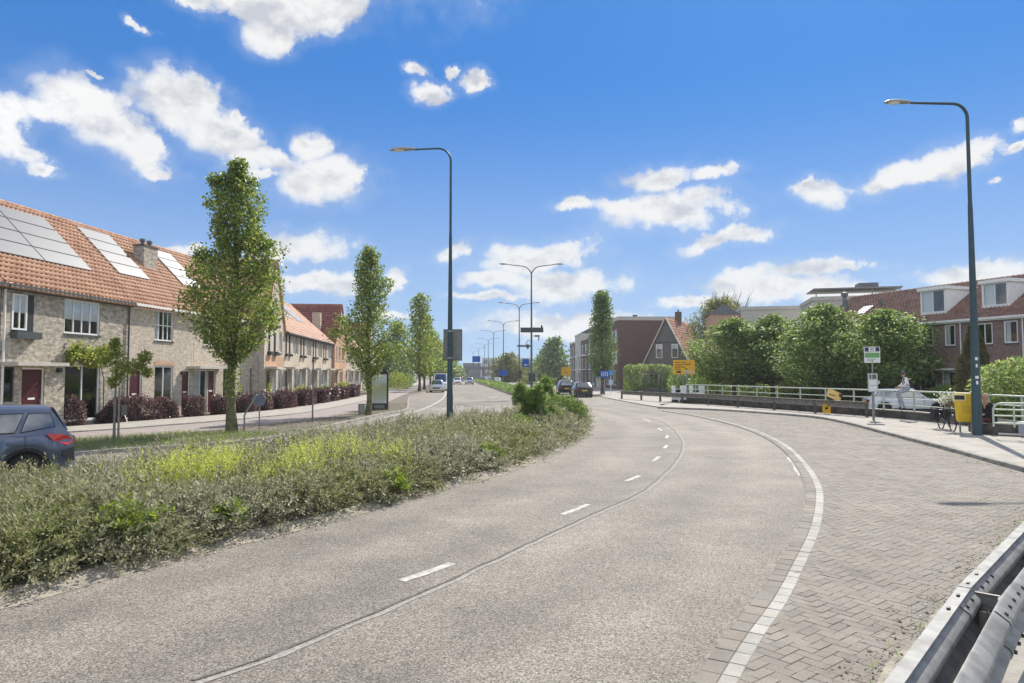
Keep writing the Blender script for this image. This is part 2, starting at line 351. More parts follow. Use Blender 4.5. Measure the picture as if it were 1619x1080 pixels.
# ------------------------------------------------------------------ ground, roads, pavings
TRACK_C = (-43.68, 33.74, 0)   # centre of the bend
def asphalt_mat():
    m = bpy.data.materials.new('asphalt'); m.use_nodes = True; nt = m.node_tree; N = nt.nodes.new; L = nt.links.new
    p = nt.nodes['Principled BSDF']; p.inputs['Roughness'].default_value = .82; p.inputs['Specular IOR Level'].default_value = .35
    tc = N('ShaderNodeTexCoord')
    v = N('ShaderNodeTexVoronoi'); v.inputs['Scale'].default_value = 88; L(tc.outputs['Object'], v.inputs['Vector'])
    s = N('ShaderNodeSeparateColor'); L(v.outputs['Color'], s.inputs[0])
    r = N('ShaderNodeValToRGB'); L(s.outputs[0], r.inputs[0]); e = r.color_ramp.elements
    e[0].color = (.062, .055, .046, 1); e[1].color = (.40, .36, .30, 1); e.new(.25).color = (.158, .141, .117, 1); e.new(.72).color = (.25, .224, .186, 1)
    n = N('ShaderNodeTexNoise'); n.inputs['Scale'].default_value = .9; n.inputs['Detail'].default_value = 6; n.inputs['Roughness'].default_value = .65; L(tc.outputs['Object'], n.inputs['Vector'])
    q = N('ShaderNodeMapRange'); L(n.outputs['Fac'], q.inputs[0]); q.inputs[1].default_value = .32; q.inputs[2].default_value = .68; q.inputs[3].default_value = .8; q.inputs[4].default_value = 1.16
    n5 = N('ShaderNodeTexNoise'); n5.inputs['Scale'].default_value = .16; n5.inputs['Detail'].default_value = 3; L(tc.outputs['Object'], n5.inputs['Vector']); q5 = N('ShaderNodeMapRange'); L(n5.outputs['Fac'], q5.inputs[0]); q5.inputs[1].default_value = .35; q5.inputs[2].default_value = .62; q5.inputs[3].default_value = .86; q5.inputs[4].default_value = 1.12; qm = N('ShaderNodeMath'); qm.operation = 'MULTIPLY'; L(q.outputs[0], qm.inputs[0]); L(q5.outputs[0], qm.inputs[1]); q = qm
    # polished wheel tracks round the bend, darker between them
    vd = N('ShaderNodeVectorMath'); vd.operation = 'DISTANCE'; L(tc.outputs['Object'], vd.inputs[0]); vd.inputs[1].default_value = TRACK_C
    nw = N('ShaderNodeTexNoise'); nw.inputs['Scale'].default_value = .35; L(tc.outputs['Object'], nw.inputs['Vector'])
    ld = N('ShaderNodeMath'); ld.operation = 'MULTIPLY_ADD'; ld.inputs[1].default_value = .9; L(nw.outputs['Fac'], ld.inputs[0]); L(vd.outputs['Value'], ld.inputs[2])
    sn = N('ShaderNodeMath'); sn.operation = 'SINE'; sm_ = N('ShaderNodeMath'); sm_.operation = 'MULTIPLY'; sm_.inputs[1].default_value = 2*math.pi/1.75; L(ld.outputs[0], sm_.inputs[0]); L(sm_.outputs[0], sn.inputs[0])
    tk = N('ShaderNodeMapRange'); L(sn.outputs[0], tk.inputs[0]); tk.inputs[1].default_value = -1; tk.inputs[2].default_value = 1; tk.inputs[3].default_value = .91; tk.inputs[4].default_value = 1.08
    n6 = N('ShaderNodeTexNoise'); n6.inputs['Scale'].default_value = 2.6; n6.inputs['Detail'].default_value = 8; n6.inputs['Roughness'].default_value = .75; L(tc.outputs['Object'], n6.inputs['Vector']); st = N('ShaderNodeMapRange'); L(n6.outputs['Fac'], st.inputs[0]); st.inputs[1].default_value = .30; st.inputs[2].default_value = .42; st.inputs[3].default_value = .78; st.inputs[4].default_value = 1.
    qa = N('ShaderNodeMath'); qa.operation = 'MULTIPLY'; L(q.outputs[0], qa.inputs[0]); L(tk.outputs[0], qa.inputs[1]); qb = N('ShaderNodeMath'); qb.operation = 'MULTIPLY'; L(qa.outputs[0], qb.inputs[0]); L(st.outputs[0], qb.inputs[1]); q = qb
    x = N('ShaderNodeMix'); x.data_type = 'RGBA'; x.blend_type = 'MULTIPLY'; x.inputs[0].default_value = 1; L(r.outputs[0], x.inputs[6]); L(q.outputs[0], x.inputs[7]); L(x.outputs[2], p.inputs['Base Color'])
    b = N('ShaderNodeBump'); b.inputs['Strength'].default_value = .55; b.inputs['Distance'].default_value = .006; L(v.outputs['Distance'], b.inputs['Height']); b.invert = True; L(b.outputs[0], p.inputs['Normal'])
    MATS['asphalt'] = m; return m
M_ASPH = asphalt_mat()
M_SOIL = mat('soil', (.15, .13, .10), .95, .3, 3, .5, 40)  # base tone darkened to look like shade below the hedge
M_GROUND = mat('ground', (.15, .14, .10), .95, .3, .4, 0)
M_SAND = mat('sand', (.33, .295, .235), .95, .25, 5, .6, 60)
M_GRASSG = mat('grass ground', (.09, .12, .04), .95, .35, 3, .5, 30)
M_WALK = mat('pavement', (.36, .335, .29), .9, .12, 2.5, .3, 30)
M_BIKE = mat('bike path', (.30, .255, .235), .9, .12, 2.5, .3, 30)
M_KERB = mat('kerb concrete', (.27, .255, .22), .9, .25, 6, .4, 50)
M_CONC = mat('concrete', (.30, .28, .245), .92, .2, 4, .4, 40)
M_WHITE = mat('road paint', (.43, .41, .365), .8, .3, 9, .2, 70)
M_SEAM = mat('tar seam', (.11, .10, .088), .8, .3, 20)
M_SEAMS = mat('seam sand', (.30, .28, .245), .95, .2, 20)

gd = MB(); gd.poly([(-4000, -4000, -.03), (4000, -4000, -.03), (4000, 4000, -.03), (-4000, 4000, -.03)])
struct(gd.build('ground', M_GROUND))

KERB_R = resample(V3([(9.0, 4), (10.3, 10), (11.43, 15.37), (12.4, 19.5), (13.55, 24.9), (14.55, 29.5), (15.1, 33.0), (14.9, 35.3), (14.1, 37.6), (12.5, 41), (9.83, 43.6)]), .5)
KERB_L = resample(V3([(-34, 1), (-22, 9.6), (-16, 14.6), (-11.1, 19.4), (-8.2, 22.8), (-7.4, 31), (-6.9, 36.7), (-6.35, 41), (-6.9, 46), (-8.4, 56), (-9.7, 66), (-10.2, 80), (-11.6, 100), (-13.8, 130), (-17, 165), (-24, 240)]), 1.)
ROAD_R = V3([(9.83, 43.6), (9.3, 50), (8.9, 58), (8.7, 68), (8.6, 75), (7.6, 95), (5.8, 130), (3, 165), (-5, 245)])
road = [(p.x, p.y) for p in KERB_L]+[(-5, 245)]+[(p.x, p.y) for p in reversed(ROAD_R[:-1])]+[(p.x, p.y) for p in reversed(KERB_R)][1:]+[(8, -6), (-34, -6)]
sheet('road', road, M_ASPH, 0.)

# the median with its hedge
MED_F = resample(V3([(-9.2, 1.5), (-6.5, 4.7), (-5.05, 6.85), (-4.28, 8.38), (-3.71, 9.34), (-2.96, 10.46), (-2.27, 11.84), (-1.37, 13.64), (-.42, 15.67), (.7, 18.71), (1.74, 22.16), (2.5, 25.71), (3.26, 31.44), (3.79, 37.9), (3.9, 46), (3.4, 55), (2.9, 66), (2.0, 80), (.2, 100), (-2.3, 130), (-6, 165), (-12.5, 235)]), .5)
MED_B = resample(V3([(-17, 4.5), (-12, 8.2), (-8.9, 11.4), (-7.85, 13.3), (-7.2, 14.8), (-6.0, 16.6), (-4.9, 20.3), (-3.85, 23.4), (-2.7, 25.6), (-1.1, 28), (.1, 31.5), (.5, 38), (.6, 46), (.7, 59), (.2, 70), (-1.6, 91), (-4.2, 122), (-7.6, 159), (-13.8, 235)]), .5)
med = [(p.x, p.y) for p in MED_F]+[(p.x, p.y) for p in reversed(MED_B)]
slab('median_soil', med, M_SOIL, -.02, .07)
# flat concrete band and drifted sand along its road side
f1 = offset(MED_F, .02); f2 = offset(MED_F, .24); i9 = [i for i, p in enumerate(MED_F) if p.y < 60]
b = MB(); b.ribbon([f1[i]+Vector((0, 0, .072)) for i in i9], [f2[i]+Vector((0, 0, .0055)) for i in i9])
struct(b.build('median_kerb', M_SAND))
rng = random.Random(4)
b = MB(); b.ribbon([f2[i]+Vector((0, 0, .004)) for i in i9], [p+Vector((0, 0, .004)) for p in [MED_F[i]+(f2[i]-MED_F[i])*(1.05+.5*abs(math.sin(i*.37))*rng.random()+.4*abs(math.sin(i*.11))) for i in i9]])
struct(b.build('gutter_sand', M_SAND))
# dark low wall on the road side of the far median
b = MB()
wl = [p for p in MED_F if 47 < p.y < 200]; wl = even(wl, 3.); wo = offset(wl, -.35)
for a, c in zip(wo, wo[1:]): b.bar(a+Vector((0, 0, .36)), c+Vector((0, 0, .36)), .14, .5)
tag(b.build('median_wall', mat('dark wall', (.07, .065, .06), .85, .3, 3)), 'long dark low wall along the far planted median', 'wall')

# white blocks and grey edge blocks between asphalt and bus bay, herringbone pavers beyond
WHITE = resample(V3([(.35, 2.9), (1.0, 4.0), (1.55, 4.99), (2.02, 5.8), (2.62, 6.76), (3.3, 7.97), (4.25, 9.71), (5.15, 11.56), (5.99, 13.49), (6.95, 16.2), (8.1, 19.95), (8.97, 23.69), (9.52, 27.17), (9.85, 31.44), (9.8, 36.74), (9.2, 41.17)]), .3)
EDGE = offset(WHITE, -.25)
M_PAVE = None
def paver_mat(name, cols):
    m = bpy.data.materials.new(name); m.use_nodes = True; nt = m.node_tree; N = nt.nodes.new; L = nt.links.new
    p = nt.nodes['Principled BSDF']; p.inputs['Roughness'].default_value = .88; p.inputs['Specular IOR Level'].default_value = .3
    g = N('ShaderNodeNewGeometry'); oi = N('ShaderNodeObjectInfo'); ad = N('ShaderNodeMath'); L(g.outputs['Random Per Island'], ad.inputs[0]); L(oi.outputs['Random'], ad.inputs[1])
    fr = N('ShaderNodeMath'); fr.operation = 'FRACT'; L(ad.outputs[0], fr.inputs[0])
    r = N('ShaderNodeValToRGB'); L(fr.outputs[0], r.inputs[0]); el = r.color_ramp.elements
    while len(el) < len(cols): el.new(.5)
    for i, c in enumerate(cols): el[i].position = i/max(1, len(cols)-1); el[i].color = (*c, 1)
    n = N('ShaderNodeTexNoise'); n.inputs['Scale'].default_value = 1.1; n.inputs['Detail'].default_value = 6; n.inputs['Roughness'].default_value = .7; L(g.outputs['Position'], n.inputs['Vector'])
    n2 = N('ShaderNodeTexNoise'); n2.inputs['Scale'].default_value = 70; n2.inputs['Detail'].default_value = 2; L(g.outputs['Position'], n2.inputs['Vector'])
    ad2 = N('ShaderNodeMath'); ad2.operation = 'MULTIPLY_ADD'; ad2.inputs[1].default_value = .75; L(n2.outputs['Fac'], ad2.inputs[0]); L(n.outputs['Fac'], ad2.inputs[2])
    q = N('ShaderNodeMapRange'); L(ad2.outputs[0], q.inputs[0]); q.inputs[1].default_value = .6; q.inputs[2].default_value = 1.15; q.inputs[3].default_value = .72; q.inputs[4].default_value = 1.26
    x = N('ShaderNodeMix'); x.data_type = 'RGBA'; x.blend_type = 'MULTIPLY'; x.inputs[0].default_value = 1; L(r.outputs[0], x.inputs[6]); L(q.outputs[0], x.inputs[7]); L(x.outputs[2], p.inputs['Base Color'])
    b = N('ShaderNodeBump'); b.inputs['Strength'].default_value = .4; b.inputs['Distance'].default_value = .004; L(n2.outputs['Fac'], b.inputs['Height']); L(b.outputs[0], p.inputs['Normal'])
    MATS[name] = m; return m
M_PAVE = paver_mat('pavers', [(.19, .172, .147), (.235, .212, .178), (.255, .228, .189), (.215, .193, .163), (.242, .214, .177), (.222, .205, .18)])
M_WBLK = paver_mat('white blocks', [(.33, .315, .28), (.44, .42, .375)])
bay = [(p.x, p.y) for p in EDGE if p.y > 2.9]+[(p.x, p.y) for p in reversed(KERB_R) if p.y > 4]
bay_o = sheet('paved_bay', bay, mat('joint sand', (.225, .204, .172), .95, .3, 8), .0155)
BLKV = []   # shared block meshes
for k in range(4):
    rr = random.Random(k); q = MB(); hx, hy = .1033, .0508
    h = [.0 + rr.uniform(-.0015, .0015) for _ in range(4)]
    lo = [(-hx, -hy, -.02), (hx, -hy, -.02), (hx, hy, -.02), (-hx, hy, -.02)]; c_ = .003
    mi = [(a*1., b_*1., -.003) for a, b_, _ in lo]; up = [(math.copysign(hx-c_, a), math.copysign(hy-c_, b_), h[i]) for i, (a, b_, _) in enumerate(lo)]
    i0 = 0; q.v = lo+mi+up; q.f = [(8, 9, 10, 11)]+[(j, (j+1) % 4, 4+(j+1) % 4, 4+j) for j in range(4)]+[(4+j, 4+(j+1) % 4, 8+(j+1) % 4, 8+j) for j in range(4)]; q.m = [0]*9
    BLKV.append((np.array(q.v), q.f, q.mesh('paver', M_PAVE)))
wh_r = offset(WHITE, .02); bayin = [(p.x, p.y) for p in wh_r]+[(p.x, p.y) for p in reversed(KERB_R)]
blocks = []; u = .105; th = R(38); ct, st = math.cos(th), math.sin(th); rr = random.Random(9)
for iy in range(-60, 420):
    for ix in range(-60, 420):
        k = (ix-iy) % 4
        if k == 0: lx, ly, rot = ix+1., iy+.5, 0.
        elif k == 3: lx, ly, rot = ix+.5, iy+1., R(90)
        else: continue
        X = (lx*ct-ly*st)*u+8.5; Y = (lx*st+ly*ct)*u-6.
        if Y < 2.6 or Y > 40: continue
        px = X/Y*1080
        if not (-100 < px < 850): continue
        if inside(bayin, X, Y): blocks.append((X, Y, rot+th))
blocks.sort(key=lambda t: t[0]**2*.5+t[1]**2)
VV, FF = [], []; base = 0; near = []; nn = 0
for (X, Y, a) in blocks:
    z = .0195+rr.uniform(-.002, .002); tx, ty = rr.uniform(-.007, .007), rr.uniform(-.010, .010)
    vis = abs(CAMZ*0+540-0) and (Y > 4.45) and (X/Y*1080 < 640)
    if nn < 280 and vis:
        nn += 1; o = bpy.data.objects.new('paver', BLKV[nn % 4][2]); link(o, bay_o); o.location = (X, Y, z); o.rotation_euler = (tx, ty, a+rr.uniform(-.02, .02)); continue
    v, f, _ = BLKV[rr.randrange(4)]; c_, s_ = math.cos(a), math.sin(a)
    w = np.empty_like(v); w[:, 0] = v[:, 0]*c_-v[:, 1]*s_+X; w[:, 1] = v[:, 0]*s_+v[:, 1]*c_+Y; w[:, 2] = v[:, 2]+z+v[:, 0]*ty+v[:, 1]*tx
    VV.append(w); FF += [tuple(base+i for i in t) for t in f]; base += len(v)
def joined(name, VV, FF, m, parent):
    me = bpy.data.meshes.new(name); me.from_pydata(np.concatenate(VV).tolist(), [], FF); me.materials.append(m); return stuff(link(bpy.data.objects.new(name, me), parent))
joined('pavers', VV, FF, M_PAVE, bay_o)
# edge courses
cnt = {'white_block': 0, 'edge_block': 0}; EV, EF, eb = [], [], 0; WV, WF, wb = [], [], 0
path = even(WHITE, .235)
dirs = [(path[min(i+1, len(path)-1)]-path[max(i-1, 0)]).normalized() for i in range(len(path))]
def tile_mesh(nm, hx, hy, m):
    q = MB(); c_ = .005; lo = [(-hx, -hy), (hx, -hy), (hx, hy), (-hx, hy)]
    q.v = [(a, b_, -.02) for a, b_ in lo]+[(a, b_, -.005) for a, b_ in lo]+[(math.copysign(hx-c_, a), math.copysign(hy-c_, b_), 0) for a, b_ in lo]
    q.f = [(8, 9, 10, 11)]+[(j, (j+1) % 4, 4+(j+1) % 4, 4+j) for j in range(4)]+[(4+j, 4+(j+1) % 4, 8+(j+1) % 4, 8+j) for j in range(4)]; q.m = [0]*9
    return np.array(q.v), q.f, q.mesh(nm, m)
TW = tile_mesh('white_block', .062, .115, M_WBLK); TE = tile_mesh('edge_block', .078, .115, M_PAVE)
for i, (p, d) in enumerate(zip(path, dirs)):
    n = Vector((d.y, -d.x, 0)); a = math.atan2(n.y, n.x)
    for (T, off, nm) in ((TW, 0, 'white_block'), (TE, -.145, 'edge_block')):
        c = p+n*off; z = .0235+rr.uniform(-.0025, .0025); tx = rr.uniform(-.012, .012)
        if p.y > 4.4 and cnt[nm] < 110:
            cnt[nm] += 1; o = bpy.data.objects.new(nm, T[2]); link(o, bay_o); o.location = (c.x, c.y, z); o.rotation_euler = (tx, rr.uniform(-.01, .01), a); continue
        c_, s_ = math.cos(a), math.sin(a); v = T[0]; w = np.empty_like(v); w[:, 0] = v[:, 0]*c_-v[:, 1]*s_+c.x; w[:, 1] = v[:, 0]*s_+v[:, 1]*c_+c.y; w[:, 2] = v[:, 2]+z
        if nm[0] == 'w': WV.append(w); WF += [tuple(wb+t for t in f) for f in T[1]]; wb += len(v)
        else: EV.append(w); EF += [tuple(eb+t for t in f) for f in T[1]]; eb += len(v)
joined('white_blocks', WV, WF, M_WBLK, bay_o); joined('edge_blocks', EV, EF, M_PAVE, bay_o)

# painted marks on the asphalt
def ribbon_on(name, pts, w, m, z=.004, ragged=0, parent=None):
    pts = [Vector(p) for p in pts]; r_ = random.Random(3)
    l = offset(pts, -w/2); q = offset(pts, w/2); k = MB()
    k.ribbon([p+Vector((r_.uniform(-1, 1)*ragged, r_.uniform(-1, 1)*ragged, z)) for p in l], [p+Vector((r_.uniform(-1, 1)*ragged, r_.uniform(-1, 1)*ragged, z)) for p in q])
    return k.build(name, m, parent)
lm = struct(ribbon_on('lane_marking', [gp(635, 919), gp(675, 905.5), gp(715, 891)], .12, M_WHITE, ragged=.004))
for a in ([(889, 814), (909, 806.5), (929, 797.5)], [(990, 761), (1000, 757), (1011, 752)], [(1033, 729), (1038, 725.5), (1042, 722)], [(1050, 709), (1055, 704)], [(1053.5, 693), (1056, 688.5)], [(1046, 681), (1041, 677)], [(1028, 667), (1018, 663)]):
    ribbon_on('dash', [gp(*q) for q in a], .105, M_WHITE, parent=lm, ragged=.006)
for a in ([(719, 630.4), (736, 629.2)], [(772, 629.2), (786, 627.6)], [(700, 646), (712, 644)]): ribbon_on('dash', [gp(*q) for q in a], .25, M_WHITE, parent=lm)
inner = resample([gp(*q) for q in [(1183, 676), (1198, 684), (1215, 693), (1228, 702), (1240, 711), (1247, 718), (1250, 722)]], .3)
struct(ribbon_on('old_line', inner, .13, M_WHITE, ragged=.012))
struct(ribbon_on('old_line', resample([gp(*q) for q in [(1248, 723), (1253, 729), (1260, 739), (1267, 752)]], .2), .16, M_WHITE, ragged=.03))
struct(ribbon_on('bay_line', resample([gp(*q) for q in [(600, 662), (640, 653), (661, 649.5), (678, 643), (692, 636), (700, 630), (704, 624), (705, 617)]], 1.), .16, M_WHITE))
sm = resample([gp(*q) for q in [(300, 1078), (400, 1046), (500, 1006), (590, 969), (635, 950), (718, 914), (773, 888), (830, 861), (884, 837), (946, 808), (1000, 785), (1035, 762), (1060, 738), (1074, 718), (1078, 703), (1074, 692), (1062, 677), (1045, 667), (1020, 659)]], .25)
r2 = random.Random(2); smj = [p+Vector((r2.uniform(-.015, .015), r2.uniform(-.015, .015), 0)) for p in sm]
struct(ribbon_on('road_seam', smj, .032, M_SEAM, .005, .012)); struct(ribbon_on('road_seam', offset(smj, .07), .06, M_SEAMS, .004, .015))

# kerbs: stone by stone
def kerb(name, pts, w, h, z0, m=M_KERB, step=1.0, side=1, ymax=60, gap=.008):
    P = even(pts, step); root = struct(MB().ribbon(offset(P, side*w*.5), offset(P, side*w*.6)).build(name, M_SEAMS)); root.location.z = z0+.01
    r_ = random.Random(7)
    for i, (a, c) in enumerate(zip(P, P[1:])):
        if a.y > ymax: break
        d = (c-a); l = d.length; n = Vector((d.y, -d.x, 0)).normalized()*side; ctr = (a+c)/2+n*w/2; hh = h+r_.uniform(-.006, .006)
        prof = [(-w/2, -.06), (-w/2+.012, hh-.015), (-w/2+.03, hh), (w/2, hh), (w/2, -.06)]
        q = MB(); q.prism([(-l/2+gap/2, y_*-side, z_) for y_, z_ in prof], (l-gap, 0, 0)); o = q.build('kerb_stone', m, root); o.location = (ctr.x, ctr.y, z0-root.location.z); o.rotation_euler = (0, 0, math.atan2(d.y, d.x)+r_.uniform(-.004, .004))
    return root
kerb('right_kerb', list(reversed(KERB_R)), .16, .125, 0, side=-1)
kerb('left_kerb', KERB_L, .14, .11, 0, M_CONC, side=-1, ymax=90)

# right pavement (raised), the far pavement, the street behind the low wall
KR = [(p.x, p.y) for p in offset(KERB_R, .155)]
RAILP = [(17.0, 14), (17.3, 19), (17.6, 24), (17.9, 30), (17.35, 34.2)]
pv = KR+[(9.4, 44.3), (11.6, 50), (13.3, 48), (14.6, 44.2), (15.7, 41), (16.8, 37.3), (17.9, 34.2), (18.6, 30), (18.4, 24), (18.2, 4)]
M_TILE = mat('pavement tiles', (.33, .305, .265), .9, .14, 2, .3, 30)
slab('right_pavement', pv, M_TILE, -.02, .118)
slab('far_pavement', [(p.x, p.y) for p in ROAD_R]+[(8, 245), (15, 165), (16.5, 120), (16.5, 80), (16, 60), (13, 52), (10.6, 49.4)], mat('far pavement', (.34, .31, .27), .9, .12, 2), -.02, .06)
# left: bike path, pavement, verge
BK_N = V3([(-36, 7), (-24, 15), (-15.8, 21.2), (-14.1, 22.6), (-12.1, 24.8), (-11.2, 26.6), (-10.3, 29.2), (-9.5, 32.7), (-8.9, 38), (-9.1, 46), (-9.6, 53), (-10.8, 66), (-12.2, 82), (-14.6, 110), (-19, 165), (-27, 240)])
BK_F = V3([(-38, 10.4), (-25.6, 17.6), (-18.2, 23.2), (-15.9, 25.2), (-14.6, 27.6), (-13.4, 30.3), (-12.3, 33.6), (-11.4, 38), (-11.4, 48), (-12.2, 62), (-13.6, 80), (-16.6, 110), (-21.4, 165), (-30, 240)])
WK_F = V3([(-40, 14), (-27.6, 20.6), (-20.8, 25.2), (-17.9, 27.4), (-16.9, 30), (-15.9, 33), (-14.6, 37), (-13.7, 43), (-13.7, 52), (-14.4, 64), (-15.8, 82), (-18.6, 110), (-23.4, 165), (-33, 240)])
BK_N, BK_F, WK_F = resample(BK_N, 1.5), resample(BK_F, 1.5), resample(WK_F, 1.5)
slab('bike_path', BK_N+list(reversed(BK_F)), M_BIKE, -.02, .085)
slab('left_pavement', offset(BK_F, -.1)+list(reversed(WK_F)), M_WALK, -.02, .125)
kerb('path_edging', BK_F, .09, .135, 0, M_KERB, side=-1, ymax=80, step=1.)
verge = offset(KERB_L, -.14)
slab('verge', [(p.x, p.y) for p in verge]+[(p.x, p.y) for p in reversed(BK_N)], M_SOIL, -.02, .078)
slab('front_garden', [(p.x, p.y) for p in offset(WK_F, -.02)]+[(-36, 240), (-28, 165), (-21.6, 100), (-18.0, 64), (-16.6, 46), (-18.5, 28.4), (-19.5, 20), (-40, 18)], mat('garden soil', (.13, .12, .085), .95, .3, 3, .4, 30), -.02, .10)
# ------------------------------------------------------------------ guardrails, railing, low walls
M_ZINC = mat('zinc', (.26, .26, .25), .6, .22, 7, .12, 30, metal=.1, spec=.12)
M_ZINCD = mat('weathered zinc', (.27, .255, .225), .65, .25, 5, .15, 30, metal=.35)
M_BOLT = mat('bolt steel', (.07, .06, .055), .6, .2, 20, metal=.5)
M_RAIL = mat('pale green paint', (.47, .53, .43), .5, .1, 8)
WPROF = [(.0, .155), (.012, .150), (.075, .105), (.083, .08), (.075, .055), (.012, .012), (.004, 0), (.012, -.012), (.075, -.055), (.083, -.08), (.075, -.105), (.012, -.150), (.0, -.155)]
def wbeam(pts, zc, side, m, parent, name='beam', t=.004):
    """corrugated beam swept along the path, the waves bulging to `side` (+ right)"""
    b = MB(); n = len(WPROF); P = [Vector(p) for p in pts]; N_ = [(offset(P, 1.)[i]-P[i])*side for i in range(len(P))]
    for layer in (0, 1):
        i0 = len(b.v)
        for p, nn_ in zip(P, N_):
            for (d, h) in WPROF: b.v.append(tuple(p+nn_*(d-layer*t)+Vector((0, 0, zc+h))))
        for j in range(len(P)-1):
            for q in range(n-1): b.f.append((i0+j*n+q, i0+j*n+q+1, i0+(j+1)*n+q+1, i0+(j+1)*n+q)); b.m.append(0)
    k = len(P)*n
    for j in range(len(P)-1):
        for e in (0, n-1): b.f.append((j*n+e, (j+1)*n+e, k+(j+1)*n+e, k+j*n+e)); b.m.append(0)
    for e in (0, (len(P)-1)*n):
        for q in range(n-1): b.f.append((e+q, e+q+1, k+e+q+1, k+e+q)); b.m.append(0)
    return b.build(name, m, parent, True, 50)
def guardrail_post(parent, p, z0, z1, m, ang):
    b = MB(); b.box(-.05, .05, -.004, .004, z0, z1); b.box(-.05, -.042, -.045, .045, z0, z1); b.box(.042, .05, -.045, .045, z0, z1)
    o = b.build('post', m, parent); o.location = (p.x, p.y, 0); o.rotation_euler = (0, 0, ang); return o
# beside the camera: two beams back to back
A = [Vector(p) for p in ((.11, 1.34, 0), (1.71, 3.13, 0), (2.94, 4.51, 0), (4.66, 6.29, 0), (7.24, 8.96, 0), (10.2, 12.0, 0))]
g = thing('guardrail', 'bare zinc double guardrail with bolted overlap beside the paved bay', 'guardrail')
seg1, seg2 = even(A[:3], .35), even(A[2:], .35); P1 = seg1+seg2[1:]; zc = .645; ksp = len(seg1)-1
P2 = offset(P1, .195)
def topstrip(pts, off0, off1, z):
    b = MB(); a, c = offset(pts, off0), offset(pts, off1); up = Vector((0, 0, 1))
    for p0, p1, q0, q1 in zip(a, a[1:], c, c[1:]):
        b.poly([p0+up*z, q0+up*z, q1+up*z, p1+up*z]); b.poly([p0+up*(z-.04), p0+up*z, p1+up*z, p1+up*(z-.04)]); b.poly([q0+up*z, q0+up*(z-.012), q1+up*(z-.012), q1+up*z])
    return b.build('top_flange', M_ZINC, g)
def section(pts, i0, i1, lift, name): wbeam([p+Vector((0, 0, lift)) for p in pts[i0:i1]], zc, 1, M_ZINC, g, name)
for pts in (P1, P2): section(pts, 0, ksp+2, 0, 'beam'); section(offset(pts, .006), ksp-1, len(pts), .004, 'beam')
topstrip(P1[:ksp+1], -.036, .034, zc+.172); topstrip(P1[ksp:], -.036, .034, zc+.176)
for i, s_ in ((ksp-2, .45), (ksp-1, .35), (ksp, .3), (ksp+1, .1)):
    d = (P1[i+1]-P1[i]).normalized(); n = Vector((d.y, -d.x, 0)); c = P1[i].lerp(P1[i+1], s_)+Vector((0, 0, zc+.178)); q = MB(); q.obox(c, d*.017, n*.008, (0, 0, .006)); q.build('bolt', M_BOLT, g)
for pts in (P1, P2):
    for i in (ksp-1, ksp, ksp+1):
        d = (pts[i+1]-pts[i]).normalized(); n = Vector((d.y, -d.x, 0)); up = Vector((0, 0, 1)); m_ = (n*.55+up*.8).normalized()
        for s_ in (.2, .7):
            c = pts[i].lerp(pts[i+1], s_)+n*.05+up*(zc+.124); q = MB(); q.tube([c-m_*.01, c+m_*.016], .012, 6); q.build('bolt', M_BOLT, g); c = pts[i].lerp(pts[i+1], s_)+n*.082+up*(zc-.08); q = MB(); q.tube([c, c+n*.02], .012, 6); q.build('bolt', M_BOLT, g)
for i in range(ksp % 6, len(P1)-2, 6):
    d = (P1[i+1]-P1[i-1]).normalized() if i else (P1[1]-P1[0]).normalized(); n = Vector((d.y, -d.x, 0)); mid = (P1[i]+P2[i])/2; a = math.atan2(d.y, d.x)
    guardrail_post(g, mid+n*.03, -.05, .70, M_ZINCD, a)
    q = MB(); c = mid+Vector((0, 0, zc-.01)); q.obox(c+d*.06, n*.085, d*.003, (0, 0, .15)); q.obox(c+d*.06+Vector((0, 0, .15)), n*.085, d*.012, (0, 0, .003)); q.obox(c+n*.083+d*.02, n*.003, d*.04, (0, 0, .15)); q.build('spacer', M_ZINCD, g)
# concrete strip and sand below it
b = MB(); b.ribbon([p+Vector((0, 0, .03)) for p in offset(P1, -.30)], [p+Vector((0, 0, .03)) for p in offset(P2, 1.6)]); b.ribbon([p+Vector((0, 0, .0)) for p in offset(P1, -.30)], [p+Vector((0, 0, .03)) for p in offset(P1, -.30)])
struct(b.build('guardrail_strip', M_CONC))
r_ = random.Random(5); fine = even(resample(A, .35), .1); l_ = offset(fine, -.45); inn = offset(fine, -.3)
b = MB(); b.ribbon([p+(q-p)*(-.35-.5*abs(math.sin(i*.21+1))-.4*abs(math.sin(i*.077))*r_.uniform(.6, 1))+Vector((0, 0, .025)) for i, (p, q) in enumerate(zip(l_, inn))], [p+Vector((0, 0, .0285)) for p in inn])
struct(b.build('drifted_sand', M_SAND))
def grit(name, label, pts, spread, n, z, seed, m):
    rg = np.random.default_rng(seed); C = np.array([tuple(p) for p in pts]); P = C[rg.integers(0, len(C), n)]+rg.normal(size=(n, 3))*np.array([spread, spread, 0]); P[:, 2] = z; s = rg.uniform(.004, .011, n)*rg.choice([1, 1, 1, 2.0], n)
    O = np.array([(1, 0, 0), (0, 1, 0), (-1, 0, 0), (0, -1, 0), (0, 0, .8)]); a = rg.uniform(0, 6.28, n); V = O[None]*s[:, None, None]*rg.uniform(.6, 1.3, (n, 5, 1)); c_, s_ = np.cos(a)[:, None], np.sin(a)[:, None]; X = V[:, :, 0]*c_-V[:, :, 1]*s_; Y = V[:, :, 0]*s_+V[:, :, 1]*c_
    W = np.stack([X, Y, V[:, :, 2]], 2)+P[:, None, :]; T = np.array([(0, 1, 4), (1, 2, 4), (2, 3, 4), (3, 0, 4)]); F_ = (np.arange(n)*5)[:, None, None]+T[None]
    return tag(stuff(np_mesh(name, W.reshape(-1, 3), F_.reshape(-1, 3), m)), label, 'gravel')
